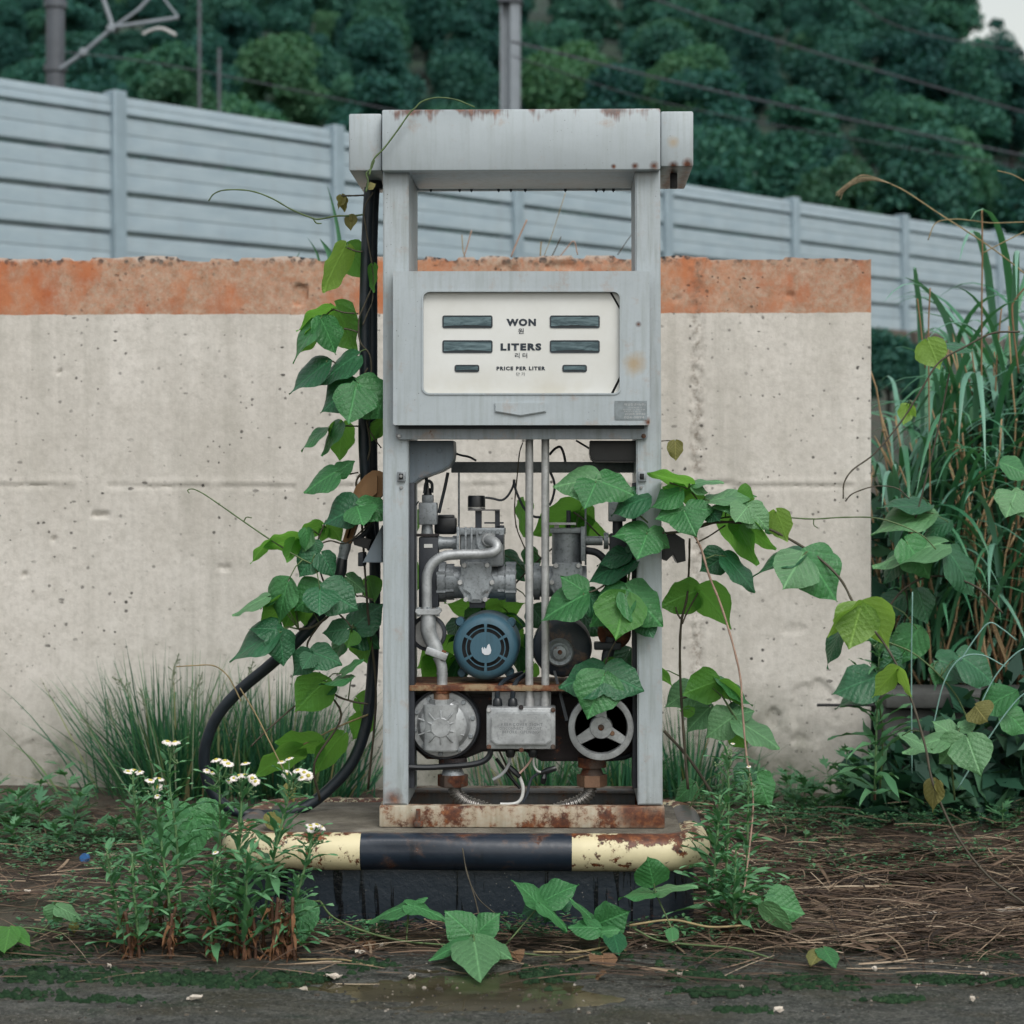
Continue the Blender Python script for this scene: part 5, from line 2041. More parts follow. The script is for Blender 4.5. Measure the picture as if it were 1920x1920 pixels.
# ---- bushy part by the nozzle
vine('bushy kudzu vine hanging over the hose loop and nozzle left of the pump', W(600, 1480, .1),
     [([(600, 1500, .2), (590, 1430, .15), (640, 1340, .15), (585, 1270, .1), (580, 1230, .1), (577, 1205, .1), (600, 1170, .09), (625, 1143, .09), (620, 1120, .09), (603, 1080, .09), (594, 1040, .09), (597, 1010, .09), (612, 975, .09)], 0, 2.4, 1.8, m_stem),
      ([(560, 1180), (585, 1176), (610, 1160), (628, 1142)], .08, 2.6, 2.6, m_stem),
      ([(628, 1145), (645, 1160), (660, 1177)], .1, 1.9, 1.7, m_stem),
      ([(598, 1260), (625, 1300), (660, 1315), (690, 1320)], .12, 2.2, 2.0, m_stem),
      ([(588, 1275), (570, 1310), (545, 1330), (500, 1370), (470, 1400)], .08, 1.8, 1.6, m_stem),
      ([(355, 925), (352, 919), (362, 917), (380, 925), (410, 945), (460, 980), (510, 1014), (560, 1045), (590, 1060)], .05, 1.0, 1.6, m_stemg),
      ([(457, 978), (462, 970), (472, 971)], .05, 1.3, 1.0, m_stemg),
      ([(600, 1020), (620, 1014), (650, 1018), (690, 985), (715, 970)], .08, 1.5, 1.5, m_stem),
      ([(668, 1118), (680, 1118), (700, 1125)], .12, 1.6, 1.6, m_stem),
      ([(330, 1250), (362, 1248), (400, 1248), (425, 1265), (440, 1290), (452, 1315)], .05, 1.2, 1.3, m_stemy),
      ([(690, 1340), (640, 1360), (580, 1390), (520, 1420)], .2, 1.8, 1.4, m_stemy),
      ([(450, 1290), (480, 1340), (510, 1400), (530, 1440), (552, 1475)], .04, 1.4, 1.4, m_stemy)],
     [(672, 951, 606, 976, 55, .05, 'd'), (674, 948, 737, 960, 46, .04, 'm'), (670, 952, 684, 979, 58, .03, 'm'),
      (603, 984, 561, 999, 28, .1, 'b'), (562, 1010, 496, 1020, 34, .06, 'b'), (552, 1012, 536, 1052, 30, .05, 'b'), (506, 1014, 468, 1052, 14, .06, 'b'), (574, 993, 578, 1032, 26, .05, 'm'), (582, 998, 556, 1040, 20, .07, 'l'),
      (618, 982, 642, 1014, 30, .12, 'b'), (612, 990, 600, 1014, 22, .12, 'b'), (590, 1040, 560, 1080, 44, .05, 'd'), (603, 1040, 628, 1078, 40, .05, 'd'), (590, 1015, 598, 1040, 26, .06, 'd'),
      (602, 1103, 548, 1140, 56, .05, 'm'), (600, 1106, 604, 1146, 60, .02, 'd'), (606, 1104, 670, 1140, 68, .03, 'd'), (650, 1082, 684, 1108, 32, .12, 'l'),
      (540, 1090, 515, 1165, 48, .04, 'm'), (500, 1120, 436, 1148, 20, .05, 'l'), (515, 1112, 488, 1140, 14, .07, 'm'), (548, 1128, 484, 1166, 40, .09, 'b'), (555, 1138, 530, 1178, 34, .1, 'b'), (575, 1138, 570, 1172, 30, .11, 'b'),
      (520, 1184, 427, 1226, 48, .03, 'd'), (523, 1180, 468, 1176, 36, .04, 'd'), (524, 1186, 534, 1246, 52, .02, 'd'),
      (581, 1224, 548, 1266, 42, .04, 'd'), (586, 1224, 640, 1240, 48, .04, 'd'), (584, 1228, 570, 1252, 32, .02, 'd'),
      (650, 1180, 606, 1186, 42, .07, 'd'), (662, 1176, 712, 1130, 55, .16, 'd'), (664, 1180, 712, 1210, 50, .16, 'd'), (660, 1185, 652, 1215, 32, .12, 'b'), (672, 1190, 690, 1240, 40, .17, 'b'), (645, 1195, 620, 1240, 26, .14, 'm'),
      (690, 1085, 708, 1128, 34, .2, 'b'), (640, 1262, 678, 1234, 14, .08, 'm'), (660, 1270, 600, 1280, 12, .06, 'm'),
      (612, 1278, 552, 1330, 64, .08, 'b'), (628, 1285, 604, 1300, 20, .1, 'm'),
      (600, 1392, 520, 1385, 40, .2, 'b'), (560, 1402, 480, 1446, 42, .2, 'b'), (640, 1378, 585, 1440, 40, .22, 'b'), (690, 1340, 660, 1385, 40, .24, 'b'), (670, 1310, 705, 1335, 40, .25, 'b'),
      (500, 1530, 535, 1555, 26, -.05, 'o'), (540, 1470, 555, 1500, 22, .0, 'o')])

# ---- vine inside the lower bay and behind the pump
vine('backlit kudzu leaves growing behind the motors and meters inside the pump', W(980, 1500, .5),
     [([(980, 1500, .5), (900, 1330, .4), (860, 1230, .32), (905, 1140, .3), (940, 1120, .3), (1000, 1060, .3), (1080, 990, .28)], 0, 2.5, 1.6, m_stem),
      ([(968, 990), (965, 960), (966, 930), (970, 890), (974, 850), (980, 830)], .12, 1.5, 1.3, m_stem),
      ([(985, 1030), (972, 1000), (968, 985)], .12, 1.5, 1.3, m_stem),
      ([(1075, 960), (1095, 975), (1130, 1010), (1170, 1045)], .18, 1.6, 1.6, m_stem)],
     [(1085, 955, 1000, 995, 62, .32, 'b'), (1092, 948, 1104, 1005, 40, .32, 'b'), (1070, 975, 1143, 1000, 44, .33, 'b'), (985, 940, 972, 1002, 30, .32, 'b'),
      (945, 1040, 985, 1085, 40, .3, 'd'), (990, 1030, 1010, 1070, 30, .3, 'm'),
      (905, 1150, 838, 1126, 34, .32, 'b'), (905, 1148, 875, 1180, 50, .3, 'l'), (915, 1150, 982, 1128, 46, .31, 'b'), (920, 1155, 985, 1170, 44, .3, 'd'), (940, 1165, 985, 1210, 42, .33, 'b'),
      (975, 1195, 970, 1262, 50, .34, 'd'), (860, 1165, 838, 1205, 30, .33, 'd'), (850, 1200, 775, 1250, 40, .34, 'b'), (845, 1235, 790, 1290, 60, .33, 'b'), (860, 1240, 840, 1290, 40, .33, 'd'),
      (785, 1060, 774, 1110, 18, .33, 'b'), (784, 960, 772, 1000, 14, .33, 'b'), (1000, 1140, 1030, 1180, 44, .33, 'd'), (1090, 1150, 1130, 1190, 44, .32, 'd'), (1180, 1220, 1150, 1270, 44, .32, 'd'),
      (985, 1205, 960, 1240, 30, .36, 'b'), (1000, 1245, 980, 1275, 30, .36, 'b')])
# ---- right-hand vine: leaves over the pillar and arching branch
vine('kudzu vine spilling over the right pillar with broad leaflets across the meters', W(1190, 1480, .1),
     [([(1180, 1130, .05), (1178, 1090, .04), (1185, 1060, .03), (1205, 1030, .0), (1225, 1015, -.03), (1245, 998, -.04)], 0, 2.4, 2.0, m_stem),
      ([(1178, 1090), (1172, 1075), (1168, 1068)], .0, 1.5, 1.5, m_stem),
      ([(1173, 1110), (1176, 1092), (1180, 1075)], -.02, 1.6, 1.6, m_stemg),
      ([(1095, 1113), (1120, 1105), (1150, 1085), (1175, 1062)], .01, 1.7, 1.7, m_stem),
      ([(1133, 1262), (1140, 1230), (1165, 1180), (1180, 1130)], .01, 1.7, 1.7, m_stem),
      ([(1121, 902), (1150, 925), (1180, 950), (1215, 980)], .0, 1.4, 1.7, m_stemg),
      ([(1213, 1000), (1228, 1010), (1240, 1005)], -.04, 1.5, 1.5, m_stemg)],
     [(1119, 899, 1040, 908, 58, -.03, 'l'), (1117, 905, 1098, 949, 60, -.04, 'm'), (1122, 902, 1188, 925, 54, -.03, 'm'),
      (1214, 935, 1146, 955, 44, -.02, 'd'), (1213, 999, 1149, 1001, 40, -.04, 'm'), (1213, 1002, 1196, 1042, 64, -.06, 'm'), (1217, 1000, 1256, 1024, 42, -.05, 'm'),
      (1094, 1115, 1014, 1158, 56, -.02, 'm'), (1096, 1110, 1054, 1080, 44, .0, 'm'), (1099, 1112, 1140, 1155, 44, .02, 'd'),
      (1171, 1106, 1105, 1168, 62, -.03, 'm'), (1173, 1117, 1154, 1197, 84, -.06, 'b'), (1177, 1105, 1242, 1170, 70, -.05, 'm'),
      (1204, 1158, 1222, 1192, 44, -.02, 'd'), (1190, 1050, 1095, 1080, 38, .03, 'd'), (1180, 1040, 1120, 1050, 30, .04, 'd'), (1190, 1020, 1185, 1050, 30, .05, 'd'), (1165, 1150, 1130, 1175, 34, .03, 'd'),
      (1132, 1262, 1050, 1284, 64, -.03, 'd'), (1133, 1266, 1103, 1342, 82, -.05, 'm'), (1136, 1262, 1206, 1292, 66, -.04, 'd'), (1140, 1235, 1152, 1262, 22, .02, 'b')])
vine('long kudzu branch arching right from the pump across the cream wall', W(1290, 1480, .15),
     [([(1240, 1000, -.02), (1268, 998, -.03), (1300, 992, -.05), (1340, 980, -.06), (1385, 980, -.07), (1430, 988, -.08), (1475, 1008, -.1), (1530, 1042, -.12), (1575, 1085, -.14), (1600, 1130, -.16), (1625, 1165, -.18), (1660, 1210, -.2), (1690, 1265, -.22), (1715, 1330, -.24), (1735, 1400, -.26), (1750, 1470, -.28), (1790, 1560, -.3), (1850, 1640, -.33), (1930, 1700, -.36)], 0, 2.6, 2.0, m_stem),
      ([(1300, 990), (1350, 972), (1400, 968), (1450, 968), (1520, 973), (1580, 970), (1640, 971), (1690, 985), (1730, 1005), (1755, 1030)], -.06, 1.7, 1.1, m_stemg),
      ([(1526, 972), (1526, 984), (1533, 990)], -.06, 1.2, 0.9, m_stemg),
      ([(1305, 1018), (1330, 1005), (1360, 985)], -.05, 1.6, 1.3, m_stem),
      ([(1290, 1480, .1), (1280, 1350, .1), (1275, 1250, .08), (1277, 1170, .06), (1288, 1120, .05), (1292, 1060, .04), (1293, 1010, .0)], 0, 3.0, 2.2, m_stem),
      ([(1279, 1170), (1290, 1145), (1311, 1108)], .05, 1.8, 1.5, m_stem),
      ([(1276, 1160), (1270, 1150), (1267, 1138)], .05, 2, 1.2, m_stem),
      ([(1245, 1370), (1290, 1420), (1330, 1480), (1345, 1520)], .12, 3.0, 3.0, m_stem),
      ([(1275, 1310), (1310, 1300), (1346, 1276)], .08, 1.8, 1.5, m_stem),
      ([(1300, 1000, -.05), (1315, 1030, -.07), (1330, 1080, -.09), (1350, 1130, -.1), (1372, 1200, -.12), (1388, 1270, -.13), (1392, 1330, -.14), (1400, 1420, -.15), (1412, 1500, -.16), (1404, 1600, -.2), (1388, 1720, -.26)], 0, 2.3, 1.7, m_stemr),
      ([(1255, 905), (1290, 917), (1310, 940)], -.03, 1.5, 1.5, m_stem),
      ([(1240, 827), (1255, 826), (1266, 829)], .0, 1.0, 1.0, m_stem),
      ([(1405, 960), (1415, 975), (1425, 986)], -.08, 1.8, 1.8, m_stem)],
     [(1294, 905, 1219, 882, 24, -.04, 'b'), (1300, 908, 1352, 895, 14, -.04, 'l'), (1298, 915, 1330, 922, 16, -.05, 'l'), (1275, 922, 1218, 950, 34, -.05, 'm'), (1282, 928, 1244, 912, 34, -.02, 'b'), (1284, 930, 1330, 938, 28, -.02, 'b'),
      (1281, 958, 1229, 968, 40, -.07, 'm'), (1284, 960, 1300, 997, 56, -.09, 'm'), (1290, 958, 1338, 952, 40, -.08, 'm'), (1330, 955, 1345, 975, 36, -.06, 'd'),
      (1330, 938, 1412, 918, 26, -.05, 'l'), (1385, 930, 1416, 935, 40, -.03, 'b'), (1398, 950, 1332, 943, 30, -.08, 'l'), (1400, 951, 1378, 976, 50, -.1, 'l'), (1403, 951, 1442, 990, 46, -.1, 'l'),
      (1362, 958, 1425, 1050, 50, -.04, 'b'), (1380, 975, 1455, 1022, 40, -.06, 'b'), (1440, 985, 1455, 1000, 20, -.06, 'm'), (1455, 960, 1478, 1012, 44, -.1, 'y'),
      (1358, 1043, 1314, 1070, 50, -.06, 'd'), (1361, 1043, 1418, 1104, 36, -.07, 'd'),
      (1504, 1038, 1412, 1064, 26, -.12, 'd'), (1503, 1044, 1466, 1096, 78, -.15, 'l'), (1509, 1041, 1572, 1122, 78, -.14, 'm'),
      (1612, 1134, 1546, 1182, 18, -.18, 'y'), (1613, 1138, 1592, 1214, 76, -.19, 'y'), (1618, 1135, 1672, 1206, 62, -.18, 'y'),
      (1682, 1256, 1634, 1302, 32, -.24, 'y'), (1684, 1256, 1711, 1302, 20, -.24, 'y'), (1578, 1184, 1541, 1244, 24, -.1, 'd'),
      (1309, 1108, 1240, 1135, 60, .05, 'b'), (1313, 1106, 1376, 1168, 54, .04, 'b'),
      (1344, 1277, 1282, 1300, 60, .07, 'b'), (1347, 1275, 1412, 1316, 18, .06, 'm'), (1350, 1282, 1402, 1322, 26, .06, 'b'), (1232, 1258, 1264, 1282, 16, .1, 'b'),
      (1300, 1290, 1246, 1322, 46, .12, 'l'), (1330, 1325, 1285, 1370, 44, .12, 'l'), (1376, 1344, 1322, 1378, 56, .03, 'l'), (1382, 1350, 1462, 1396, 42, .02, 'l'), (1378, 1342, 1412, 1330, 30, .04, 'l'), (1372, 1320, 1384, 1345, 22, .08, 'd'), (1374, 1376, 1402, 1402, 30, .05, 'b'), (1300, 1335, 1275, 1330, 20, .1, 'b'),
      (1266, 828, 1268, 862, 28, -.02, 'o'),
      (1690, 1380, 1748, 1400, 18, -.2, 'l'), (1752, 1465, 1745, 1520, 32, -.28, 'o'), (1758, 1468, 1772, 1495, 16, -.28, 'o')], 'kudzu vines round the pump')
# ---- kudzu at the wall corner and among the reeds
vine('grey green kudzu leaves climbing through the reeds beside the wall end', W(1700, 1480, 1.0),
     [([(1640, 1480, 1.2), (1650, 1300, 1.1), (1700, 1150, 1.0), (1690, 1050, 1.0), (1720, 960, 1.0), (1760, 800, 1.0), (1780, 700, 1.0)], 0, 2.6, 2.0, m_stem),
      ([(1581, 935), (1583, 905), (1600, 880), (1640, 850), (1690, 790), (1725, 735), (1760, 680), (1810, 650), (1860, 625), (1912, 622)], .8, 1.7, 2.6, m_stem),
      ([(1585, 940), (1600, 925), (1640, 912), (1680, 915), (1705, 935)], .8, 1.6, 1.2, m_stem),
      ([(1650, 1160), (1700, 1100), (1760, 1080), (1830, 1100), (1880, 1150)], .9, 2.4, 2.4, m_stem),
      ([(1655, 1200), (1720, 1230), (1790, 1300), (1830, 1390)], .8, 2.0, 1.6, m_stemg)],
     [(1745, 962, 1635, 985, 44, 1.0, 'l'), (1740, 945, 1648, 945, 22, 1.02, 'd'), (1765, 1020, 1640, 1052, 38, .9, 'l'), (1700, 1015, 1745, 1080, 60, .88, 'm'), (1690, 1040, 1655, 1090, 40, .95, 'd'),
      (1780, 1035, 1835, 1110, 50, .9, 'd'), (1905, 925, 1880, 965, 60, .7, 'l'), (1900, 930, 1955, 960, 40, .7, 'l'), (1740, 640, 1762, 690, 52, .9, 'y'), (1770, 650, 1830, 652, 14, .95, 'd'), (1700, 760, 1690, 795, 26, .9, 'y'), (1705, 762, 1718, 780, 16, .9, 'y'),
      (1720, 1180, 1680, 1245, 58, .9, 'm'), (1690, 1120, 1640, 1150, 40, 1.0, 'd'), (1720, 1110, 1745, 1170, 40, .95, 'd'), (1760, 1240, 1835, 1260, 50, .85, 'd'), (1800, 1230, 1870, 1275, 55, .8, 'd'), (1770, 1250, 1750, 1280, 40, .85, 'm'), (1690, 1230, 1650, 1250, 44, .9, 'd'),
      (1655, 1180, 1640, 1225, 34, 1.0, 'm'), (1880, 870, 1935, 890, 34, .8, 'm'), (1780, 980, 1730, 1000, 30, 1.0, 'd'), (1900, 1300, 1830, 1330, 46, .8, 'm'), (1880, 1330, 1930, 1370, 46, .8, 'm')],
     'kudzu vines at the right edge')
vine('kudzu shoot with one broad dark leaf against the wall corner above the thin rod', W(1640, 1480, .9),
     [([(1650, 1480, 1.0), (1655, 1380, .95), (1645, 1300, .9), (1640, 1275, .9)], 0, 2.2, 1.8, m_stemg)],
     [(1640, 1272, 1562, 1298, 62, .85, 'd'), (1640, 1290, 1566, 1322, 30, .95, 'd')], 'kudzu vines at the right edge')
vine('pale kudzu spray with drooping leaves in front of the low retaining wall', W(1800, 1500, .5),
     [([(1790, 1500, .5), (1785, 1420, .45), (1800, 1390, .4), (1830, 1380, .4)], 0, 2.0, 1.6, m_stemg)],
     [(1770, 1385, 1694, 1405, 32, .42, 'l'), (1790, 1380, 1750, 1352, 36, .5, 'l'), (1805, 1385, 1762, 1430, 60, .4, 'l'), (1815, 1385, 1828, 1440, 70, .38, 'l'), (1830, 1385, 1852, 1425, 40, .4, 'l'), (1800, 1365, 1830, 1355, 24, .5, 'l'), (1830, 1325, 1840, 1345, 50, .5, 'o')], 'kudzu vines at the right edge')

# ---- shoots on the ground
vine('kudzu shoot with five broad leaflets lying over the puddle edge', G(880, 1790),
     [([(600, 1690, -.30), (625, 1720, -.36), (680, 1745, -.38), (760, 1765, -.40), (880, 1775, -.42), (1000, 1790, -.44), (1100, 1800, -.45)], 0, 2.0, 1.6, m_stemg),
      ([(892, 1800, -.42), (887, 1775, -.42), (886, 1758, -.43)], 0, 1.6, 1.5, m_stemg)],
     [(882, 1762, 804, 1797, 60, -.45, 'm'), (884, 1752, 838, 1708, 58, -.36, 'm'), (894, 1750, 932, 1710, 44, -.36, 'm'), (893, 1758, 961, 1796, 62, -.45, 'l'), (889, 1764, 902, 1834, 72, -.5, 'l')], 'kudzu shoots on the ground')
vine('kudzu shoot with two drooping leaves in front of the black skirt, left of centre', G(765, 1770),
     [([(762, 1765, -.36), (765, 1720, -.34), (766, 1700, -.33)], 0, 1.8, 1.5, m_stemg)],
     [(766, 1700, 688, 1722, 22, -.34, 'm'), (764, 1698, 836, 1712, 26, -.34, 'm'), (766, 1696, 800, 1682, 10, -.3, 'm')], 'kudzu shoots on the ground')
vine('kudzu shoot with an upright pair of leaves before the middle of the black skirt', G(1000, 1770),
     [([(945, 1775, -.36), (980, 1735, -.34), (1012, 1697, -.33)], 0, 1.6, 1.4, m_stemg)],
     [(1012, 1698, 969, 1646, 28, -.33, 'm'), (1016, 1692, 1080, 1656, 46, -.33, 'm'), (1012, 1696, 1068, 1734, 24, -.38, 'm'), (1008, 1700, 978, 1712, 30, -.30, 'd'), (1030, 1700, 1020, 1730, 26, -.28, 'd'), (1055, 1705, 1072, 1690, 18, -.28, 'd')], 'kudzu shoots on the ground')
vine('kudzu shoot with one round leaf standing before the right half of the skirt', G(1120, 1790),
     [([(1120, 1790, -.38), (1125, 1760, -.36), (1122, 1738, -.35)], 0, 1.6, 1.4, m_stemg)],
     [(1118, 1735, 1075, 1682, 18, -.35, 'm'), (1124, 1730, 1172, 1705, 62, -.36, 'm'), (1122, 1742, 1068, 1735, 34, -.4, 'm'), (1126, 1748, 1162, 1742, 22, -.4, 'm'), (1150, 1750, 1162, 1790, 22, -.4, 'd')], 'kudzu shoots on the ground')
vine('slender kudzu shoot with a round top leaf below the yellow bumper end', G(1262, 1760),
     [([(1268, 1760, -.36), (1250, 1720, -.34), (1230, 1675, -.32), (1226, 1655, -.32)], 0, 1.5, 1.3, m_stemg),
      ([(1190, 1742, -.4), (1230, 1762, -.4), (1280, 1770, -.42), (1380, 1778, -.44), (1440, 1795, -.46), (1500, 1815, -.48), (1560, 1840, -.5), (1600, 1850, -.52), (1640, 1880, -.55), (1630, 1895, -.55)], 0, 1.8, 1.4, m_stemg)],
     [(1226, 1657, 1214, 1606, 58, -.32, 'm'), (1230, 1677, 1164, 1672, 15, -.32, 'm'), (1234, 1673, 1300, 1650, 18, -.32, 'l'), (1260, 1742, 1262, 1772, 26, -.38, 'm'),
      (1545, 1778, 1568, 1812, 40, -.5, 'm'), (1540, 1780, 1520, 1810, 22, -.5, 'o')], 'kudzu shoots on the ground')
vine('kudzu shoot with a large leaf standing in the straw right of the island', G(1440, 1740),
     [([(1380, 1745, -.3), (1410, 1715, -.28), (1438, 1690, -.27)], 0, 1.6, 1.4, m_stemg)],
     [(1440, 1695, 1508, 1712, 66, -.28, 'm'), (1432, 1698, 1490, 1750, 26, -.32, 'l'), (1425, 1690, 1380, 1672, 12, -.27, 'm')], 'kudzu shoots on the ground')
vine('kudzu shoot with one hanging leaf below the daisies at the island corner', G(570, 1780),
     [([(600, 1690, -.3), (580, 1690, -.33), (565, 1695, -.35)], 0, 1.6, 1.4, m_stemg)],
     [(568, 1692, 562, 1772, 62, -.36, 'm')], 'kudzu shoots on the ground')
vine('kudzu leaves at the bottom left edge lying on moss', G(25, 1790),
     [([(-20, 1760, -.38), (20, 1745, -.38), (60, 1740, -.36), (140, 1755, -.36)], 0, 1.6, 1.4, m_stemg)],
     [(18, 1742, 8, 1786, 46, -.42, 'b'), (26, 1742, 57, 1772, 34, -.4, 'b'), (12, 1742, -30, 1770, 40, -.4, 'b')], 'kudzu shoots on the ground')
vine('dull kudzu leaf lying on the moss left of the daisies', G(110, 1740),
     [([(60, 1760, -.35), (90, 1735, -.33), (100, 1720, -.32)], 0, 1.4, 1.2, m_stemg)],
     [(105, 1702, 92, 1735, 34, -.32, 'l'), (108, 1702, 158, 1720, 26, -.32, 'l'), (140, 1730, 138, 1752, 20, -.34, 'o')], 'kudzu shoots on the ground')
vine('large kudzu leaves spreading behind the daisies left of the island', G(360, 1640),
     [([(350, 1620, -.1), (356, 1560, -.1), (358, 1540, -.1)], 0, 1.8, 1.5, m_stemg)],
     [(354, 1540, 268, 1575, 58, -.1, 'm'), (358, 1538, 322, 1618, 66, -.14, 'm'), (364, 1532, 432, 1540, 68, -.1, 'm'), (352, 1530, 310, 1500, 40, -.05, 'm')], 'kudzu shoots on the ground')
vine('drooping kudzu leaves hanging in front of the wall between reeds and island', G(1330, 1560),
     [([(1290, 1520, .3), (1310, 1480, .3), (1330, 1460, .3)], 0, 1.6, 1.4, m_stemg)],
     [(1420, 1455, 1445, 1510, 50, .3, 'm'), (1405, 1440, 1380, 1470, 40, .3, 'd'), (1300, 1470, 1265, 1500, 36, .4, 'm')], 'kudzu shoots on the ground')

# ------------------------------------------------------------------ daisy fleabane
LF = leafmat('fleabane_leaf', (0.060, 0.190, 0.085, 1), (0.130, 0.300, 0.140, 1), (0.10, 0.30, 0.07, 1), 0.22, 0.5, False)
LFD = leafmat('withered_leaf', (0.085, 0.035, 0.015, 1), (0.190, 0.090, 0.038, 1), (0.2, 0.1, 0.03, 1), 0.1, 0.8, False)
m_fst = plain('fleabane_stem', (0.105, 0.200, 0.080), 0.6, 0.25, 40)
m_fsb = plain('fleabane_brown_stem', (0.085, 0.040, 0.022), 0.75, 0.3, 40)
m_pet = plain('petal_white', (0.72, 0.66, 0.62), 0.6, 0.05)
m_cen = plain('flower_yellow', (0.42, 0.36, 0.06), 0.7, 0.2, 60)


def lance_mesh(seed, w, droop, wav):
    r = random.Random(seed)
    ts = [0, .12, .28, .46, .64, .8, .92, 1]
    hw = [.15, .45, .85, 1.0, .85, .52, .2, .01]
    V, F = [], []
    for t, h in zip(ts, hw):
        for j, s_ in enumerate((-1, -.5, 0, .5, 1)):
            V.append((s_ * h * w + .03 * math.sin(t * 5 + seed), t, -droop * t * t + abs(s_) * h * w * .45 + wav * math.sin(t * 11 + seed) * s_ * .1))
    for i in range(len(ts) - 1):
        for j in range(4):
            a = i * 5 + j
            F.append((a, a + 1, a + 6, a + 5))
    return V, F


LP = []
for i_ in range(5):
    V, F = lance_mesh(i_, (0.08, .10, .075, .11, .09)[i_], (0.25, .45, .1, .6, .35)[i_], .4)
    LP.append(rawmesh('leaf', V, F, [LF], 180))
LD = []
for i_ in range(3):
    V, F = lance_mesh(i_ + 9, .16, (1.2, .8, 1.5)[i_], 1.2)
    LD.append(rawmesh('withered_leaf', V, F, [LFD], 180))


def flower_mesh(seed, close):
    r = random.Random(seed)
    V, F, mi = [], [], []
    n = 26
    for i in range(n):
        t = 2 * math.pi * i / n + r.uniform(-.05, .05)
        c, s_ = math.cos(t), math.sin(t)
        w = 0.10
        R0, R1 = .36, 1.0 * r.uniform(.88, 1.05)
        dz = -.12 - close * r.uniform(.1, .5)
        a = len(V)
        for (rr, ww, zz) in ((R0, .05, 0.02), (.7, w, dz * .3 + .04), (R1, .07, dz)):
            V += [(c * rr - s_ * ww, s_ * rr + c * ww, zz), (c * rr + s_ * ww, s_ * rr - c * ww, zz)]
        F += [(a, a + 1, a + 3, a + 2), (a + 2, a + 3, a + 5, a + 4)]
        mi += [0, 0]
    a = len(V)
    k = 14
    for (rr, zz) in ((.42, .0), (.36, .12), (.2, .19)):
        V += [(math.cos(2 * math.pi * j / k) * rr, math.sin(2 * math.pi * j / k) * rr, zz) for j in range(k)]
    V.append((0, 0, .2))
    for q in range(2):
        for j in range(k):
            F.append((a + q * k + j, a + q * k + (j + 1) % k, a + (q + 1) * k + (j + 1) % k, a + (q + 1) * k + j))
            mi.append(1)
    for j in range(k):
        F.append((a + 2 * k + j, a + 2 * k + (j + 1) % k, a + 3 * k))
        mi.append(1)
    return rawmesh('flower', V, F, [m_pet, m_cen], 60, mi)


FM = [flower_mesh(i_, .3 * i_) for i_ in range(3)]
bb_ = B()
bb_.lathe((0, 0, 0), (0, 0, 1), [(0, -.8), (.6, -.5), (.7, 0), (.4, .5), (0, .6)], 8)
BUD = bpy.data.meshes.new('bud')
bb_.bm.to_mesh(BUD)
bb_.bm.free()
BUD.materials.append(plain('bud_green', (0.16, 0.22, 0.11), .7, .2))


def fleabane(label, bx, by, pts, Y, nl, leafpx, heads, bare=0.18, withered=8, group='daisy fleabane in front of the island', dense=1.0):
    """pts: pixel path of the stem from the foot up; heads: pixel offsets of flowers (dx, dy, r, tilt) round the tip."""
    foot = W(bx, by, Y)
    foot.z = min(foot.z, 0.01)
    t = thing('daisy_fleabane', label, 'flowering plant', foot, group)
    q = ppath([(bx, by)] + pts, Y, 8)
    n = len(q)
    lo = max(2, int(n * bare) + 1)
    b = B()
    b.tube(q[:lo + 1], [S(3.0)] * (lo + 1), 6)
    b.build('stem', m_fsb, t, smooth=180)
    if n - lo > 1:
        b = B()
        b.tube(q[lo:], [S(2.8 - 1.2 * i / (n - lo)) for i in range(n - lo)], 6)
        b.build('stem', m_fst, t, smooth=180)
    az = U(0, 6)
    nl = int(nl * 1.55) if nl > 6 else nl
    leafpx *= 1.3
    for i in range(nl):
        f = bare * .7 + (0.98 - bare * .7) * (i / (nl - 1)) ** .92
        p = q[min(n - 1, int(f * (n - 1)))]
        az += 2.4 + U(-.4, .4)
        L = S(leafpx, Y) * (1 - .58 * f) * U(.75, 1.2)
        el = U(.1, .9) + .3 * f
        d_ = Vector((math.cos(az) * math.cos(el), math.sin(az) * math.cos(el), math.sin(el)))
        x = d_.cross(Vector((0, 0, 1))).normalized()
        Mx = Matrix((x * L, d_ * L, x.cross(d_) * L)).transposed().to_4x4()
        Mx.translation = p
        link('leaf', rnd.choice(LP), t, Mx)
    for i in range(withered):
        f = U(0.02, bare + .12)
        p = q[min(n - 1, int(f * (n - 1)))]
        az += 2.0
        L = S(U(12, 32), Y)
        el = U(-1.2, .5)
        d_ = Vector((math.cos(az) * math.cos(el), math.sin(az) * math.cos(el), math.sin(el)))
        if p.z + d_.z * L < 0.0:
            d_.z = max(d_.z, -(p.z) / L)
            d_.normalize()
        x = d_.cross(Vector((0, 0, 1))).normalized()
        Mx = Matrix((x * L, d_ * L, x.cross(d_) * L)).transposed().to_4x4()
        Mx.translation = p
        link('withered_leaf', rnd.choice(LD), t, Mx)
    tip = q[-1]
    for (dx, dy, r, tilt) in heads:
        c = W(pts[-1][0] + dx, pts[-1][1] + dy, Y + U(-.02, .02))
        b = B()
        k = q[max(0, n - 1 - rnd.randint(1, 5))]
        b.tube([k, k.lerp(c, .5) + Vector((0, 0, -.004)), c - Vector((0, 0, .003))], S(1.1), 5)
        b.build('flower_stalk', m_fst, t, smooth=180)
        if r > 3.5:
            Mx = Matrix.Translation(c) @ Matrix.Rotation(R(tilt), 4, 'X') @ Matrix.Rotation(R(U(-18, 18)), 4, 'Y') @ Matrix.Rotation(U(0, 6), 4, 'Z') @ Matrix.Diagonal((S(r), S(r), S(r), 1))
            link('flower', rnd.choice(FM), t, Mx)
        else:
            link('bud', BUD, t, Matrix.Translation(c) @ Matrix.Diagonal((S(r),) * 3 + (1,)))


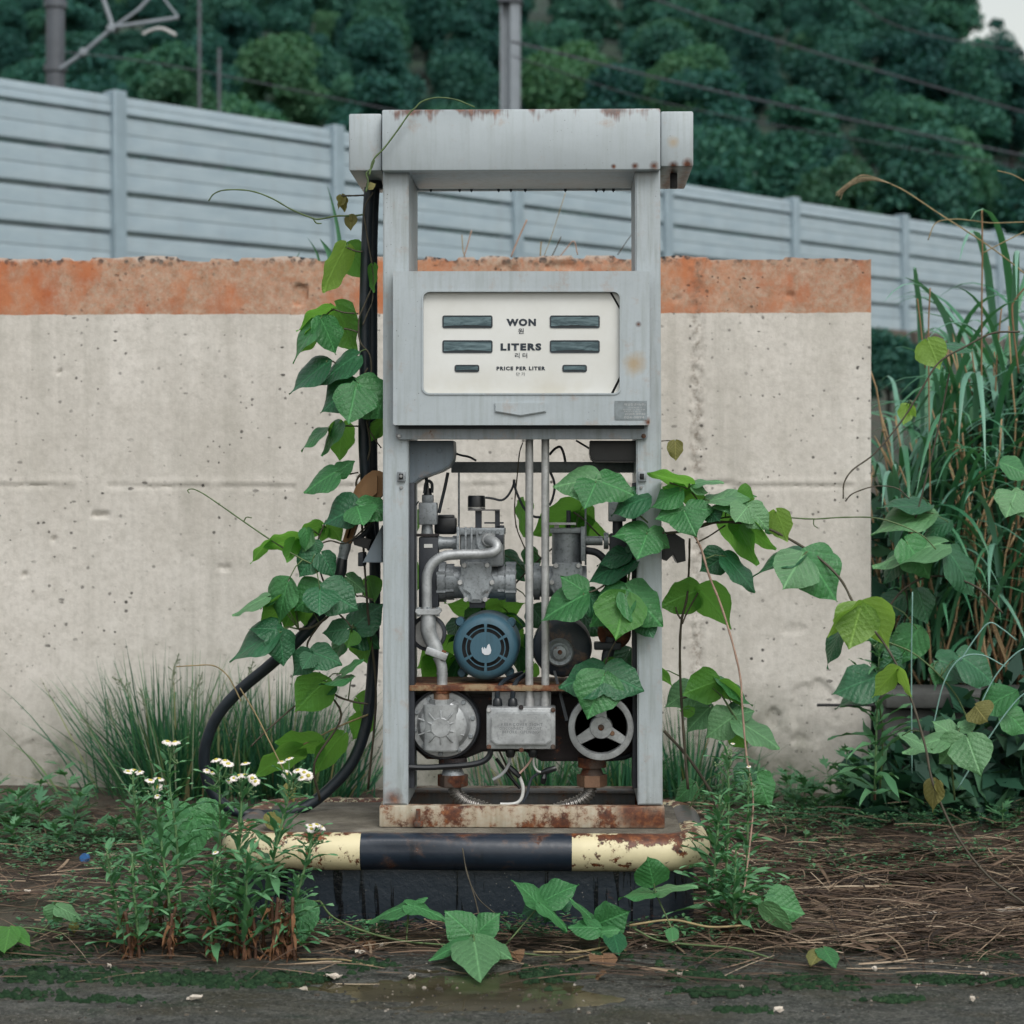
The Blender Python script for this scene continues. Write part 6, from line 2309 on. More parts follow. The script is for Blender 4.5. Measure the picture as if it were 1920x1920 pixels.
buds = lambda k, s_=22: [(U(-s_, s_), U(4, 40), U(2.0, 3.2), 0) for _ in range(k)]
fleabane('tallest daisy plant with a single flat flower cluster nearest the wall grass', 345, 1800, [(338, 1700), (330, 1560), (318, 1470), (322, 1392)], -.36, 30, 72, [(-8, -2, 10, 12), (6, -1, 10, 8), (0, 3, 9, 14)] + buds(6, 16))
fleabane('leftmost flowering daisy plant with one cluster', 262, 1795, [(285, 1690), (272, 1600), (255, 1520), (248, 1446)], -.40, 28, 66, [(-8, 0, 9, 15), (4, -2, 9, 10), (14, 1, 8, 10)] + buds(3, 10))
fleabane('daisy plant with one flower facing outward below two flat ones', 325, 1805, [(318, 1700), (305, 1600), (296, 1530), (291, 1475)], -.42, 28, 70, [(-9, -12, 10, 12), (7, -15, 10, 10), (4, 0, 9, 62), (4, 17, 6, 30)] + buds(4, 14))
fleabane('daisy plant with pale flowers just left of the hose loop', 398, 1805, [(405, 1700), (412, 1600), (412, 1500), (410, 1440)], -.42, 32, 74, [(-5, -16, 10, 10), (12, -14, 10, 12), (18, -8, 10, 20), (-22, 4, 7, 25), (-12, 8, 7, 15)] + buds(7, 28))
fleabane('daisy plant with a wide bunch of half open flowers', 432, 1808, [(440, 1700), (448, 1600), (452, 1520), (455, 1455)], -.44, 32, 76, [(5, -24, 9, 8), (-16, 4, 8, 30), (-8, -1, 9, 20), (4, -2, 9, 15), (18, 4, 9, 50), (24, 10, 8, 40), (-26, 8, 7, 40)] + buds(7, 30))
fleabane('daisy plant with many small flowers rising above the yellow bumper', 492, 1808, [(498, 1700), (515, 1600), (535, 1520), (550, 1450)], -.44, 34, 80, [(-22, -22, 8, 10), (-8, -28, 8, 10), (-12, 2, 9, 65), (8, -6, 9, 20), (20, -2, 8, 40), (28, 4, 9, 60), (16, 8, 8, 30)] + buds(8, 34))
fleabane('daisy plant leaning right in front of the yellow bumper with one low cluster', 520, 1800, [(545, 1720), (568, 1640), (582, 1590), (588, 1556)], -.46, 26, 62, [(-6, -8, 9, 12), (6, -10, 9, 10), (14, -6, 9, 10), (-4, -2, 8, 35)] + buds(5, 20))
fleabane('bushy fleabane without open flowers at the left of the daisy clump', 235, 1800, [(218, 1700), (206, 1640), (200, 1590)], -.44, 28, 64, buds(5, 14), .14)
fleabane('short leafy fleabane between the daisy stems with small buds', 262, 1806, [(256, 1720), (250, 1660), (248, 1600)], -.48, 26, 60, buds(4, 14), .14)
fleabane('leafy fleabane with one small pale bud before the bumper end', 400, 1810, [(396, 1740), (398, 1670), (402, 1602)], -.48, 26, 66, [(2, -4, 6, 20)] + buds(4, 12), .16)
fleabane('broad leaved fleabane filling the middle of the daisy clump', 455, 1812, [(460, 1740), (462, 1660), (470, 1590)], -.5, 28, 78, buds(2, 10), .2)
fleabane('low fleabane at the right foot of the daisy clump', 535, 1808, [(540, 1760), (552, 1700), (560, 1640)], -.46, 22, 60, buds(2, 10), .2)
fleabane('spindly fleabane with thin stems behind the daisy clump', 300, 1780, [(300, 1700), (288, 1640), (285, 1580)], -.34, 24, 58, buds(3, 10), .2)
for i_ in range(16):
    bx = rnd.choice((225, 250, 330, 362, 400, 420, 446, 460, 476, 490, 516, 545)) + U(-10, 10)
    fleabane('dead brown fleabane stalk among the feet of the daisies', bx, 1806 + U(-8, 12), [(bx + U(-8, 8), 1760), (bx + U(-14, 14), 1700 + U(-20, 20))], -.47 + U(-.03, .03), 5, 22, [], .9, 16, 'dead stalks at the foot of the daisies')
# right of the island
fleabane('tall green fleabane right of the island with tiny white buds at its top', 1370, 1720, [(1362, 1650), (1365, 1560), (1366, 1470), (1362, 1400)], -.2, 34, 66, [(12, -6, 4, 20)] + buds(7, 24), .06, 0, 'fleabane right of the island')
fleabane('fleabane with drooping leaves against the yellow bumper end', 1350, 1720, [(1340, 1650), (1345, 1570), (1350, 1490)], -.22, 32, 70, buds(3, 12), .06, 0, 'fleabane right of the island')
fleabane('fleabane with one white bud beside the dry reddish stem', 1396, 1715, [(1400, 1640), (1402, 1540), (1404, 1445)], -.16, 30, 60, [(0, -8, 4.5, 20)] + buds(4, 16), .06, 0, 'fleabane right of the island')
fleabane('low bushy fleabane in the straw below the bumper end', 1380, 1740, [(1376, 1690), (1378, 1650), (1380, 1590)], -.28, 26, 66, [], .05, 2, 'fleabane right of the island')
fleabane('tall weedy fleabane at the wall corner with one white flower', 1640, 1500, [(1642, 1420), (1645, 1320), (1648, 1240), (1650, 1190)], .9, 34, 76, [(2, -6, 6, 20)] + buds(4, 14), .05, 0, 'fleabane right of the island')

# ------------------------------------------------------------------ small mugwort-like weeds along the wall and straw
m_weed = leafmat('weed_leaf', (0.045, 0.155, 0.072, 1), (0.095, 0.240, 0.110, 1), (0.10, 0.30, 0.07, 1), 0.22, 0.5, False)


def lobed_mesh(seed):
    """Deeply cut leaf: a midrib with paired pointed lobes."""
    r = random.Random(seed)
    V, F = [], []

    def lobe(bx, by, ang_, L, w):
        d_ = (math.sin(ang_), math.cos(ang_))
        n_ = (d_[1], -d_[0])
        a = len(V)
        for t, h in ((0, .4), (.35, 1), (.7, .6), (1, .02)):
            for s_ in (-1, 1):
                V.append((bx + d_[0] * L * t + n_[0] * s_ * h * w, by + d_[1] * L * t + n_[1] * s_ * h * w, -.25 * (by + t * L * .5) ** 2 + r.uniform(-.02, .02)))
        for q in range(3):
            F.append((a + 2 * q, a + 2 * q + 1, a + 2 * q + 3, a + 2 * q + 2))
    lobe(0, 0, 0, 1.0, .09)
    for by in (.22, .42, .62):
        for s_ in (-1, 1):
            lobe(0, by, s_ * r.uniform(.65, .95), .42 * (1.15 - by * .6), .075)
    return rawmesh('leaf', V, F, [m_weed], 180)


WL = [lobed_mesh(i_) for i_ in range(4)]


def weed(label, px, py, hpx, nl, lp, group, z0=0.0, lean=(0, 0)):
    p = G(px, py, z0)
    t = thing('weed', label, 'weed', p, group)
    Y = p.y
    h = S(hpx, Y)
    q = smoothpath([p, p + Vector((lean[0] * h * .4, lean[1] * h * .4, h * .5)), p + Vector((lean[0] * h, lean[1] * h, h))], 6)
    b = B()
    b.tube(q, [S(2.0) * (1 - .06 * i) for i in range(len(q))], 5)
    b.build('stem', m_fst, t, smooth=180)
    az = U(0, 6)
    for i in range(nl):
        f = .12 + .88 * i / (nl - 1)
        c = q[int(f * (len(q) - 1))]
        az += 2.4
        L = S(lp, Y) * (1.1 - .45 * f) * U(.75, 1.2)
        el = U(-.1, .6) + .35 * f
        d_ = Vector((math.cos(az) * math.cos(el), math.sin(az) * math.cos(el), math.sin(el)))
        x = d_.cross(Vector((0, 0, 1))).normalized()
        Mx = Matrix((x * L, d_ * L, x.cross(d_) * L)).transposed().to_4x4()
        Mx.translation = c
        link('leaf', rnd.choice(WL), t, Mx)


for (px, py, h, n, lp) in [(30, 1565, 70, 14, 48), (75, 1572, 60, 12, 46), (5, 1560, 80, 12, 48), (130, 1580, 90, 14, 44), (150, 1560, 110, 13, 40), (180, 1590, 40, 10, 40), (110, 1595, 36, 10, 44), (215, 1585, 40, 9, 36), (60, 1545, 70, 12, 44), (20, 1590, 40, 10, 42), (250, 1560, 60, 10, 38)]:
    weed('cut leaved green weed in the patch at the foot of the wall on the left', px, py, h * 1.15, n + 4, lp * 1.3, 'weeds at the left edge', 0.0, (U(-.3, .3), 0))
for (px, py, h, n, lp) in [(1500, 1550, 90, 16, 46), (1535, 1545, 70, 14, 44), (1470, 1540, 70, 13, 42), (1565, 1540, 80, 14, 44), (1600, 1530, 100, 16, 44), (1440, 1530, 60, 12, 40), (1640, 1525, 90, 14, 44), (1690, 1520, 110, 16, 46), (1730, 1515, 110, 16, 46), (1770, 1515, 120, 14, 46), (1820, 1515, 130, 15, 46), (1870, 1520, 140, 15, 46), (1905, 1515, 150, 15, 46), (1660, 1530, 70, 12, 40), (1350, 1500, 50, 10, 36), (1320, 1495, 60, 10, 36), (1410, 1520, 70, 10, 40), (1710, 1540, 60, 10, 40), (1800, 1545, 60, 10, 40)]:
    z_ = 'against the cream wall right of the pump' if px < 1420 else 'at the foot of the cream wall near its end' if px < 1640 else 'before the low grey retaining wall'
    for q_ in range(2):
        weed('cut leaved green weed ' + z_, px + q_ * U(-25, 25), py + q_ * U(-14, 10), h * U(.9, 1.25), n, lp * 1.25, 'weeds ' + z_, 0.0, (U(-.3, .3), U(-.2, .1)))
for (px, py, h, n, lp, lab) in [(1580, 1590, 50, 10, 44, 'small cut leaved weed alone in the straw right of the fleabane'), (1510, 1600, 50, 8, 36, 'small sparse weed in the straw nearest the fleabane'), (1880, 1565, 60, 11, 46, 'cut leaved weed in the straw at the right edge'), (1575, 1625, 30, 6, 26, 'tiny weed lowest in the straw on the right'), (1330, 1600, 60, 9, 36, 'weed tucked between the fleabane and the bumper end')]:
    weed(lab, px, py, h, n, lp, 'weeds growing through the straw')

# ------------------------------------------------------------------ grass behind the island
m_gr = island('grass_blade', [(0, (0.018, 0.085, 0.050)), (0.5, (0.040, 0.145, 0.072)), (0.9, (0.090, 0.220, 0.100)), (1, (0.26, 0.21, 0.11))], .5, .2)


class Blades:
    def __init__(s):
        s.V, s.F = [], []

    def add(s, p, d0, L, w, bend, seg=6, tw=0.0):
        d_ = Vector(d0).normalized()
        side = d_.cross(Vector((0, 0, 1)))
        side = side.normalized() if side.length > 1e-3 else Vector((1, 0, 0))
        side = Matrix.Rotation(U(-1.2, 1.2) if tw == 0 else tw, 3, Vector((0, 0, 1))) @ side
        a = len(s.V)
        p = Vector(p)
        for i in range(seg + 1):
            t = i / seg
            ww = w * (1 - t ** 2.2) * (0.7 + .3 * min(1, t * 5)) + .0002
            s.V.append(p - side * ww)
            s.V.append(p + side * ww)
            d_ = (d_ + Vector((0, 0, -bend / seg)) * (0.4 + t)).normalized()
            p = p + d_ * (L / seg)
        for i in range(seg):
            s.F.append((a + 2 * i, a + 2 * i + 1, a + 2 * i + 3, a + 2 * i + 2))


def tuft(bl, c, n, L, w, spread, bend):
    for _ in range(n):
        az, r = U(0, 6.28), abs(rnd.gauss(0, spread[0]))
        p = Vector((c[0] + math.cos(az) * r, c[1] + math.sin(az) * r * .6, c[2] - .01))
        tl = abs(rnd.gauss(0, spread[1]))
        bl.add(p, (math.cos(az) * tl, math.sin(az) * tl, 1), L * U(.55, 1.1), w * rnd.choice((.8, 1.0, 1.3, 2.0)) * U(.8, 1.2), bend * U(.2, 1.9))


for (px, py, n, L, w, sp, bend, lab) in [
        (350, 1515, 260, .42, .0022, (.14, .45), .35, 'large clump of thin dark grass at the wall behind the daisies'),
        (300, 1515, 130, .46, .0022, (.1, .7), .4, 'grass clump leaning left against the wall'),
        (520, 1502, 240, .40, .0022, (.12, .35), .3, 'upright clump of grass seen through the hose loop'),
        (600, 1500, 140, .30, .0020, (.08, .4), .4, 'smaller grass clump just left of the pump'),
        (1010, 1490, 180, .24, .0020, (.14, .6), .7, 'grass seen under the junction box inside the pump'),
        (1170, 1490, 200, .24, .0020, (.12, .5), .6, 'grass seen behind the right suction pipe'),
        (1290, 1495, 120, .34, .0020, (.08, .6), .5, 'thin grass clump at the wall right of the pump'),
        (440, 1500, 130, .30, .0022, (.12, .6), .5, 'grass clump between the two tall ones at the wall')]:
    c = G(px, py)
    c.y = min(c.y, WY - .12)
    c.x = W(px, py, c.y).x
    t = thing('grass_clump', lab, 'grass', (c.x, c.y, 0.03), 'grass clumps at the foot of the wall')
    bl = Blades()
    tuft(bl, (0, 0, 0), int(n * 1.3), L, w, sp, bend)
    tuft(bl, (0, 0, 0), int(n * .6), L * .55, w * 1.2, (sp[0] * 1.2, sp[1] * 1.5), bend * 1.6)
    o = link('blades', rawmesh('blades', bl.V, bl.F, [m_gr], 180), t, Matrix.Translation((c.x, c.y, 0.03)))
    o['kind'] = 'stuff'
# seed panicles of the left clump
m_pan = plain('grass_panicle', (0.16, 0.20, 0.12), 0.8, .3)
for (x0, y0, x1, y1, x2, y2) in [(310, 1480, 275, 1330, 262, 1290), (330, 1480, 322, 1290, 335, 1225), (290, 1490, 215, 1360, 200, 1310), (360, 1480, 365, 1320, 380, 1260), (250, 1500, 175, 1380, 148, 1330), (430, 1480, 460, 1290, 475, 1240), (300, 1480, 240, 1300, 210, 1270)]:
    t = thing('grass_stalk', 'thin flowering grass stalk standing out against the wall left of the hose loop', 'grass stalk', W(x0, y0, 1.35), 'flowering grass stalks by the wall')
    b = B()
    b.tube(ppath([(x0, y0), (x1, y1), (x2, y2)], 1.35, 6), S(1.4), 5)
    b.build('stalk', m_pan, t)
    b = B()
    for i in range(16):
        f = i / 16
        p = W(x1 + (x2 - x1) * f, y1 + (y2 - y1) * f, 1.35)
        e = p + Vector((U(-.03, .03), U(-.02, .02), U(.005, .03))) * (1.2 - f)
        b.tube([p, e], [.0005, .0016], 4)
    props(b.build('panicle', m_pan, t), kind='stuff')

# ------------------------------------------------------------------ reeds at the right
m_reed = leafmat('reed_leaf', (0.040, 0.165, 0.085, 1), (0.095, 0.270, 0.140, 1), (0.09, 0.30, 0.08, 1), 0.22, 0.40, False)
m_reedp = leafmat('reed_leaf_bluish', (0.110, 0.270, 0.190, 1), (0.170, 0.350, 0.260, 1), (0.12, 0.32, 0.12, 1), 0.2, 0.38, False)
m_dry = plain('dry_reed', (0.20, 0.115, 0.055), 0.75, 0.45, 6)
m_dry2 = plain('pale_dry_reed', (0.33, 0.225, 0.12), 0.75, 0.35, 6)


def blade_mesh(seed, mat):
    r = random.Random(seed)
    V, F = [], []
    seg = 12
    bend = r.uniform(1.0, 3.6)
    p = Vector((0, 0, 0))
    d_ = Vector((r.uniform(.05, .3), 0, 1)).normalized()
    for i in range(seg + 1):
        t = i / seg
        w = .017 * (0.45 + .55 * min(1, t * 3)) * (1 - t ** 2.5) + .0004
        n_ = Vector((d_.z, 0, -d_.x))
        V += [p + Vector((0, -w, 0)) + n_ * w * .4, p, p + Vector((0, w, 0)) + n_ * w * .4]
        d_ = (d_ + Vector((bend / seg * .5, r.uniform(-.06, .06), -bend / seg * (0.2 + 1.6 * t)))).normalized()
        p = p + d_ / seg
    for i in range(seg):
        a = 3 * i
        F += [(a, a + 1, a + 4, a + 3), (a + 1, a + 2, a + 5, a + 4)]
    return rawmesh('blade', V, F, [mat], 180)


RB = [blade_mesh(i_, m_reed if i_ % 3 else m_reedp) for i_ in range(12)]


def stalk_mesh(seed):
    r = random.Random(seed)
    b = B()
    q = [Vector((0, 0, 0))]
    for i in range(8):
        q.append(q[-1] + Vector((r.uniform(-.018, .018), r.uniform(-.015, .015), 1 / 8)))
    b.tube(q, [.0042 - .00025 * i for i in range(9)], 6)
    for i in (2, 4, 6):
        b.tube([q[i] - Vector((0, 0, .004)), q[i] + Vector((0, 0, .004))], .0052, 6)
    # torn sheath
    k = q[5]
    e = k + Vector((r.uniform(-.06, .06), 0, .12))
    b.tube([k, k.lerp(e, .5), e], [.004, .005, .001], 5)
    me = bpy.data.meshes.new('dry_stalk')
    b.bm.to_mesh(me)
    b.bm.free()
    me.materials.append(m_dry if seed % 2 else m_dry2)
    finish(me, 180)
    return me


SM = [stalk_mesh(i_) for i_ in range(6)]
RZ = W(1700, 1312, 1.9).z


def reed_clump(label, px, Y, z0, nb, L, ns, SL, spread=.12):
    nb, ns = int(nb * 1.6), int(ns * .85)
    x = W(px, 1300, Y).x
    t = thing('reed_clump', label, 'reeds', (x, Y, z0), 'reed clumps at the right')
    for i in range(nb):
        az = U(0, 6.28)
        r = abs(rnd.gauss(0, spread))
        zz = z0 + U(.0, .8) * L
        s_ = L * U(.45, .85)
        if x + math.cos(az) * (r + s_ * .75) < WR + .01:
            az = math.pi - az + U(-.3, .3)
            if x + math.cos(az) * (r + s_ * .75) < WR + .01:
                az = U(-1.2, 1.2)
        Mx = Matrix.Translation((x + math.cos(az) * r, Y + math.sin(az) * r, zz)) @ Matrix.Rotation(az + U(-.25, .25), 4, 'Z') @ Matrix.Rotation(U(-.1, .25), 4, 'Y') @ Matrix.Diagonal((s_, min(s_, .75) * U(.7, 1.2), s_, 1))
        me_ = rnd.choice(RB)
        if any(q.x < WR + .004 and WY - .06 < q.y < WY + .24 for q in (Mx @ v_.co for v_ in me_.vertices)):
            continue
        link('blade', me_, t, Mx)
    for i in range(ns):
        az = U(0, 6.28)
        r = abs(rnd.gauss(0, spread * 1.1))
        s_ = SL * U(.55, 1.05)
        Mx = Matrix.Translation((x + math.cos(az) * r, Y + math.sin(az) * r - .05, z0)) @ Matrix.Rotation(U(-.32, .22), 4, 'Y') @ Matrix.Rotation(U(-.15, .15), 4, 'X') @ Matrix.Rotation(U(0, 6), 4, 'Z') @ Matrix.Diagonal((1.1, 1.1, s_, 1))
        me_ = rnd.choice(SM)
        if any(q.x < WR + .004 and WY - .06 < q.y < WY + .24 for q in (Mx @ v_.co for v_ in me_.vertices)):
            continue
        link('dry_stalk', me_, t, Mx)


reed_clump('reeds with arching leaves right against the wall end', 1690, 2.15, RZ, 42, .95, 5, .8, .12)
reed_clump('reeds of middle height with many tan dead stalks, second from the wall', 1765, 2.2, RZ, 44, 1.05, 16, 1.0, .13)
reed_clump('reed clump with a dense sheaf of tan dead stalks near the frame edge', 1835, 2.1, RZ, 42, 1.15, 26, 1.15, .13)
reed_clump('tallest reed clump at the right frame edge', 1905, 2.1, RZ, 46, 1.25, 26, 1.2, .13)
reed_clump('reeds set further back between wall end and the tan stalks', 1720, 2.7, .2, 46, 1.25, 8, 1.0, .2)
reed_clump('reeds furthest back at the right edge', 1870, 2.8, .2, 54, 1.45, 14, 1.3, .25)
reed_clump('reeds beyond the right frame edge leaning in', 1975, 2.3, .2, 40, 1.4, 14, 1.25, .15)
reed_clump('short bright reeds arching in front of the wall end', 1672, 1.98, .35, 34, .8, 2, .7, .07)
reed_clump('bright arching reeds in front of the tan stalks', 1745, 1.95, .35, 40, .95, 8, .95, .1)
reed_clump('bright arching reeds nearest the right frame edge', 1880, 1.9, .35, 42, 1.05, 12, 1.1, .12)
# dark leafy undergrowth that fills the thicket: nobody could count it
m_und = island('thicket_leaf', [(0, (0.008, 0.036, 0.024)), (.6, (0.020, 0.075, 0.042)), (1, (0.055, 0.140, 0.072))], .6, .12)
r_ = np.random.default_rng(5)
n = 9000
pos = np.stack([r_.uniform(WR + .03, 3.2, n), r_.uniform(1.93, 2.9, n), r_.uniform(0.0, 1.0, n) ** 1.1], 1)
hh = 0.4 + 0.66 * np.clip((pos[:, 0] - WR) / .5, 0, 1) * .9 + 0.35
pos[:, 2] = 0.05 + pos[:, 2] * hh
nr = r_.normal(size=(n, 3)) + np.array([0, -.6, .6])
nr /= np.linalg.norm(nr, axis=1)[:, None]
u = np.cross(nr, r_.normal(size=(n, 3)))
u /= np.linalg.norm(u, axis=1)[:, None]
w = np.cross(nr, u)
sz = r_.uniform(.018, .05, (n, 1))
nf_ = 3000
low = np.arange(n) < nf_
pos[low, 1] = r_.uniform(1.2, 1.58, nf_)
pos[low, 0] = r_.uniform(WR - .12, 3.2, nf_)
pos[low, 2] = r_.uniform(0, 1, nf_) ** 1.6 * (.14 + .30 * np.clip((pos[low, 0] - WR + .1) / .5, 0, 1))
V = np.stack([pos - u * sz * 1.6, pos - w * sz * .6 + nr * .006, pos + u * sz * 1.6, pos + w * sz * .6 + nr * .006], 1).reshape(-1, 3)
props(link('undergrowth', rawmesh('undergrowth', V, np.arange(4 * n).reshape(-1, 4), [m_und], None)), 'dense dark leafy undergrowth filling the thicket between the reeds', 'undergrowth', None, 'stuff')
# fine hanging grass stems with dew in front of the thicket
m_dew = plain('pale_grass_stem', (0.16, 0.30, 0.26), .5, .2)
for (pp, Y, lab) in [([(1710, 1450), (1709, 1250), (1711, 1110)], .7, 'straight pale grass stem hanging down in front of the dark thicket'),
                     ([(1750, 1360), (1770, 1280), (1800, 1235), (1840, 1228), (1885, 1250)], .6, 'pale bowed grass stem low in front of the thicket'),
                     ([(1795, 1480), (1850, 1390), (1900, 1320), (1940, 1285)], .55, 'long slanting pale grass stem at the right edge'),
                     ([(1830, 1340), (1865, 1270), (1905, 1225), (1940, 1210)], .6, 'slanting pale grass stem higher at the right edge'),
                     ([(1800, 1240), (1830, 1195), (1855, 1168), (1880, 1180), (1905, 1200)], .65, 'small bowed pale grass stem at the right edge')]:
    b = B()
    b.tube(ppath(pp, Y, 8), S(1.6), 5)
    props(b.build('grass_stalk', m_dew, None, at=W(*pp[0][:2], Y), smooth=180), lab, 'grass stalk')
# plume and tall dead stems above the reeds
t = thing('reed_plume', 'feathery dry reed plume bowing over the barrier at the upper right', 'reed', W(1930, 560, 1.6), None)
b = B()
b.tube(ppath([(1930, 520), (1880, 480), (1830, 445), (1760, 400), (1700, 360), (1670, 345)], 1.6, 6), S(1.8), 6)
b.build('stalk', m_stemy, t)
b = B()
for i in range(16):
    e0, e1 = U(0, 14), U(0, 12)
    b.tube(ppath([(1672, 345), (1640, 332 + e0 * .5), (1612, 328 + e0), (1585, 345 + e1), (1565 + e1, 374 - U(0, 14))], 1.6 + U(-.02, .02), 4), [S(.8)] * 17, 4)
props(b.build('plume', plain('plume_tan', (.22, .17, .10), .8, .2), t), kind='stuff')
for (pp, r, lab) in [([(1745, 1000), (1742, 760), (1741, 620), (1744, 540)], 2.0, 'tall thin dead stalk rising to the left in the reeds'),
                     ([(1840, 760), (1841, 560), (1842, 470), (1841, 392)], 2.2, 'tallest upright dead stalk with a broken joint against the barrier'),
                     ([(1842, 475), (1880, 455), (1930, 430)], 1.5, 'dead stem forking right from the tallest stalk'),
                     ([(1910, 700), (1898, 590), (1905, 560), (1940, 520)], 2.6, 'dark bent dead stalk at the right frame edge'),
                     ([(1740, 450), (1755, 418), (1790, 411), (1825, 414), (1860, 418), (1930, 416)], 1.5, 'dry tendril looping beside the barrier at the right'),
                     ([(1870, 320), (1900, 328), (1935, 348)], 1.4, 'tip of a dry plume entering at the right frame edge'),
                     ([(1735, 690), (1725, 600), (1720, 560)], 2.2, 'short brown stalk nearest the wall end')]:
    b = B()
    b.tube(ppath(pp, 1.6, 6), S(r), 6)
    props(b.build('dead_stalk', m_dry if r > 1.6 else m_stemy, None, at=W(*pp[0][:2], 1.6), smooth=180), lab, 'dead stalk')

# ------------------------------------------------------------------ stubble and blades on and behind the wall top
for (pp, r, mm, lab) in [([(872, 482), (868, 468), (866, 440)], 1.5, m_stemy, 'thin dry stubble on the wall top, leftmost in the pump opening'),
                         ([(870, 481), (876, 462), (884, 432)], 1.8, m_stemr, 'leaning dry stubble on the wall top beside the leftmost one'),
                         ([(958, 482), (970, 452), (988, 412)], 2.4, m_stemr, 'thick reddish dry stub on the wall top near the middle of the opening'),
                         ([(1020, 480), (1035, 440), (1060, 362)], 1.0, m_stemy, 'longest hair thin dry stalk in the pump opening'),
                         ([(1013, 480), (1014, 465), (1015, 453)], 2.0, m_stemy, 'short pale stub right of the middle on the wall top'),
                         ([(1035, 480), (1044, 462), (1052, 444)], 1.4, m_stem, 'dark leaning stub on the wall top'),
                         ([(1050, 481), (1062, 466), (1076, 452), (1083, 478)], 1.6, m_stemr, 'bent broken stub shaped like a roof on the wall top'),
                         ([(1158, 478), (1170, 460), (1184, 440)], 1.1, m_stem, 'thin dark stalk by the right pillar on the wall top')]:
    b = B()
    b.tube(ppath(pp, 1.85, 4), S(r), 6)
    props(b.build('dry_stalk', mm, None, at=W(*pp[0][:2], 1.85), smooth=180), lab, 'dry stalk')
bl_y = 1.95
for (x0, y0, x1, y1, w, lab) in [(641, 500, 612, 345, 4.5, 'tall green grass blade rising behind the wall beside the hose'), (625, 500, 598, 447, 8, 'short broad green blade behind the wall beside the hose'), (600, 500, 575, 445, 2.5, 'thin green blade behind the wall at the left'), (545, 490, 560, 470, 1.5, 'tiny green blade on the wall top')]:
    a, c = W(x0, y0, bl_y), W(x1, y1, bl_y)
    V, F = [], []
    for i in range(9):
        f = i / 8
        p = a.lerp(c, f) + Vector((.01 * math.sin(f * 3), 0, 0))
        ww = S(w, bl_y) * (1 - f ** 2)
        V += [p + Vector((-ww, -.002, 0)), p + Vector((0, .003, 0)), p + Vector((ww, -.002, 0))]
    for i in range(8):
        F += [(3 * i, 3 * i + 1, 3 * i + 4, 3 * i + 3), (3 * i + 1, 3 * i + 2, 3 * i + 5, 3 * i + 4)]
    props(link('wild_grass', rawmesh('wild_grass', [Vector(v) - a for v in V], F, [m_gr], 180), None, Matrix.Translation(a)), lab, 'grass blade')

# ------------------------------------------------------------------ straw, moss, scraps on the ground
m_straw = island('straw', [(0, (0.018, 0.012, 0.009)), (.4, (0.060, 0.038, 0.026)), (.75, (0.130, 0.085, 0.056)), (.93, (0.25, 0.18, 0.12)), (1, (0.40, 0.32, 0.23))], .75)


def inside_island(x, y):
    return ix0 - .03 < x < ix1 + .03 and iy0 - .03 < y < iy1 + .03


bl = Blades()


def straws(n, xr, yr, L, w, zmax, along=.45, keep=None):
    k = 0
    while k < n:
        x, y = U(*xr), U(*yr)
        if inside_island(x, y) or (keep and rnd.random() > keep(x, y)):
            continue
        k += 1
        a = rnd.gauss(0, along) + (math.pi if rnd.random() < .5 else 0)
        l = L * rnd.lognormvariate(-.3, .55)
        ww = w * rnd.lognormvariate(-.2, .5)
        z = float(ground_h(np.array(x), np.array(y))) + .006 + U(0, 1) ** 2 * zmax
        d_ = Vector((math.cos(a), math.sin(a), U(-.05, .18)))
        s0 = len(bl.V)
        side = Vector((-d_.y, d_.x, U(-.5, .5))).normalized()
        p = Vector((x, y, z))
        cv = U(-.5, .5)
        for i in range(5):
            t = i / 4
            h = ww * (1 - .75 * abs(t - .4))
            bl.V.append(p - side * h)
            bl.V.append(p + side * h)
            d_ = (d_ + Vector((-d_.y, d_.x, 0)) * cv * .25 + Vector((0, 0, -.06 if p.z > .012 else .03))).normalized()
            p = p + d_ * l / 4
            p.z = max(p.z, .004)
        for i in range(4):
            bl.F.append((s0 + 2 * i, s0 + 2 * i + 1, s0 + 2 * i + 3, s0 + 2 * i + 2))


straws(8500, (.42, 2.1), (-.36, 1.3), .15, .0018, .05, .8, lambda x, y: .35 + .65 * (y < .75))
straws(500, (.42, 2.1), (-.36, 1.3), .16, .005, .05, .6)
straws(3000, (-1.9, -.66), (-.38, 1.3), .14, .0016, .03, .8, lambda x, y: .3 + .7 * (y > -.1))
straws(1500, (-1.0, 1.2), (-.40, -.16), .15, .0017, .03, .75)
straws(420, (-1.6, 1.6), (-.75, -.42), .22, .0020, .008, .35, lambda x, y: max(0.05, (y + .75) / .33))
straws(700, (-.7, .6), (.42, 1.6), .18, .0028, .02, .8)
props(link('dead_grass', rawmesh('dead_grass', bl.V, bl.F, [m_straw], None)), 'matted brown dead grass lying over the ground round the island', 'dead grass', None, 'stuff')

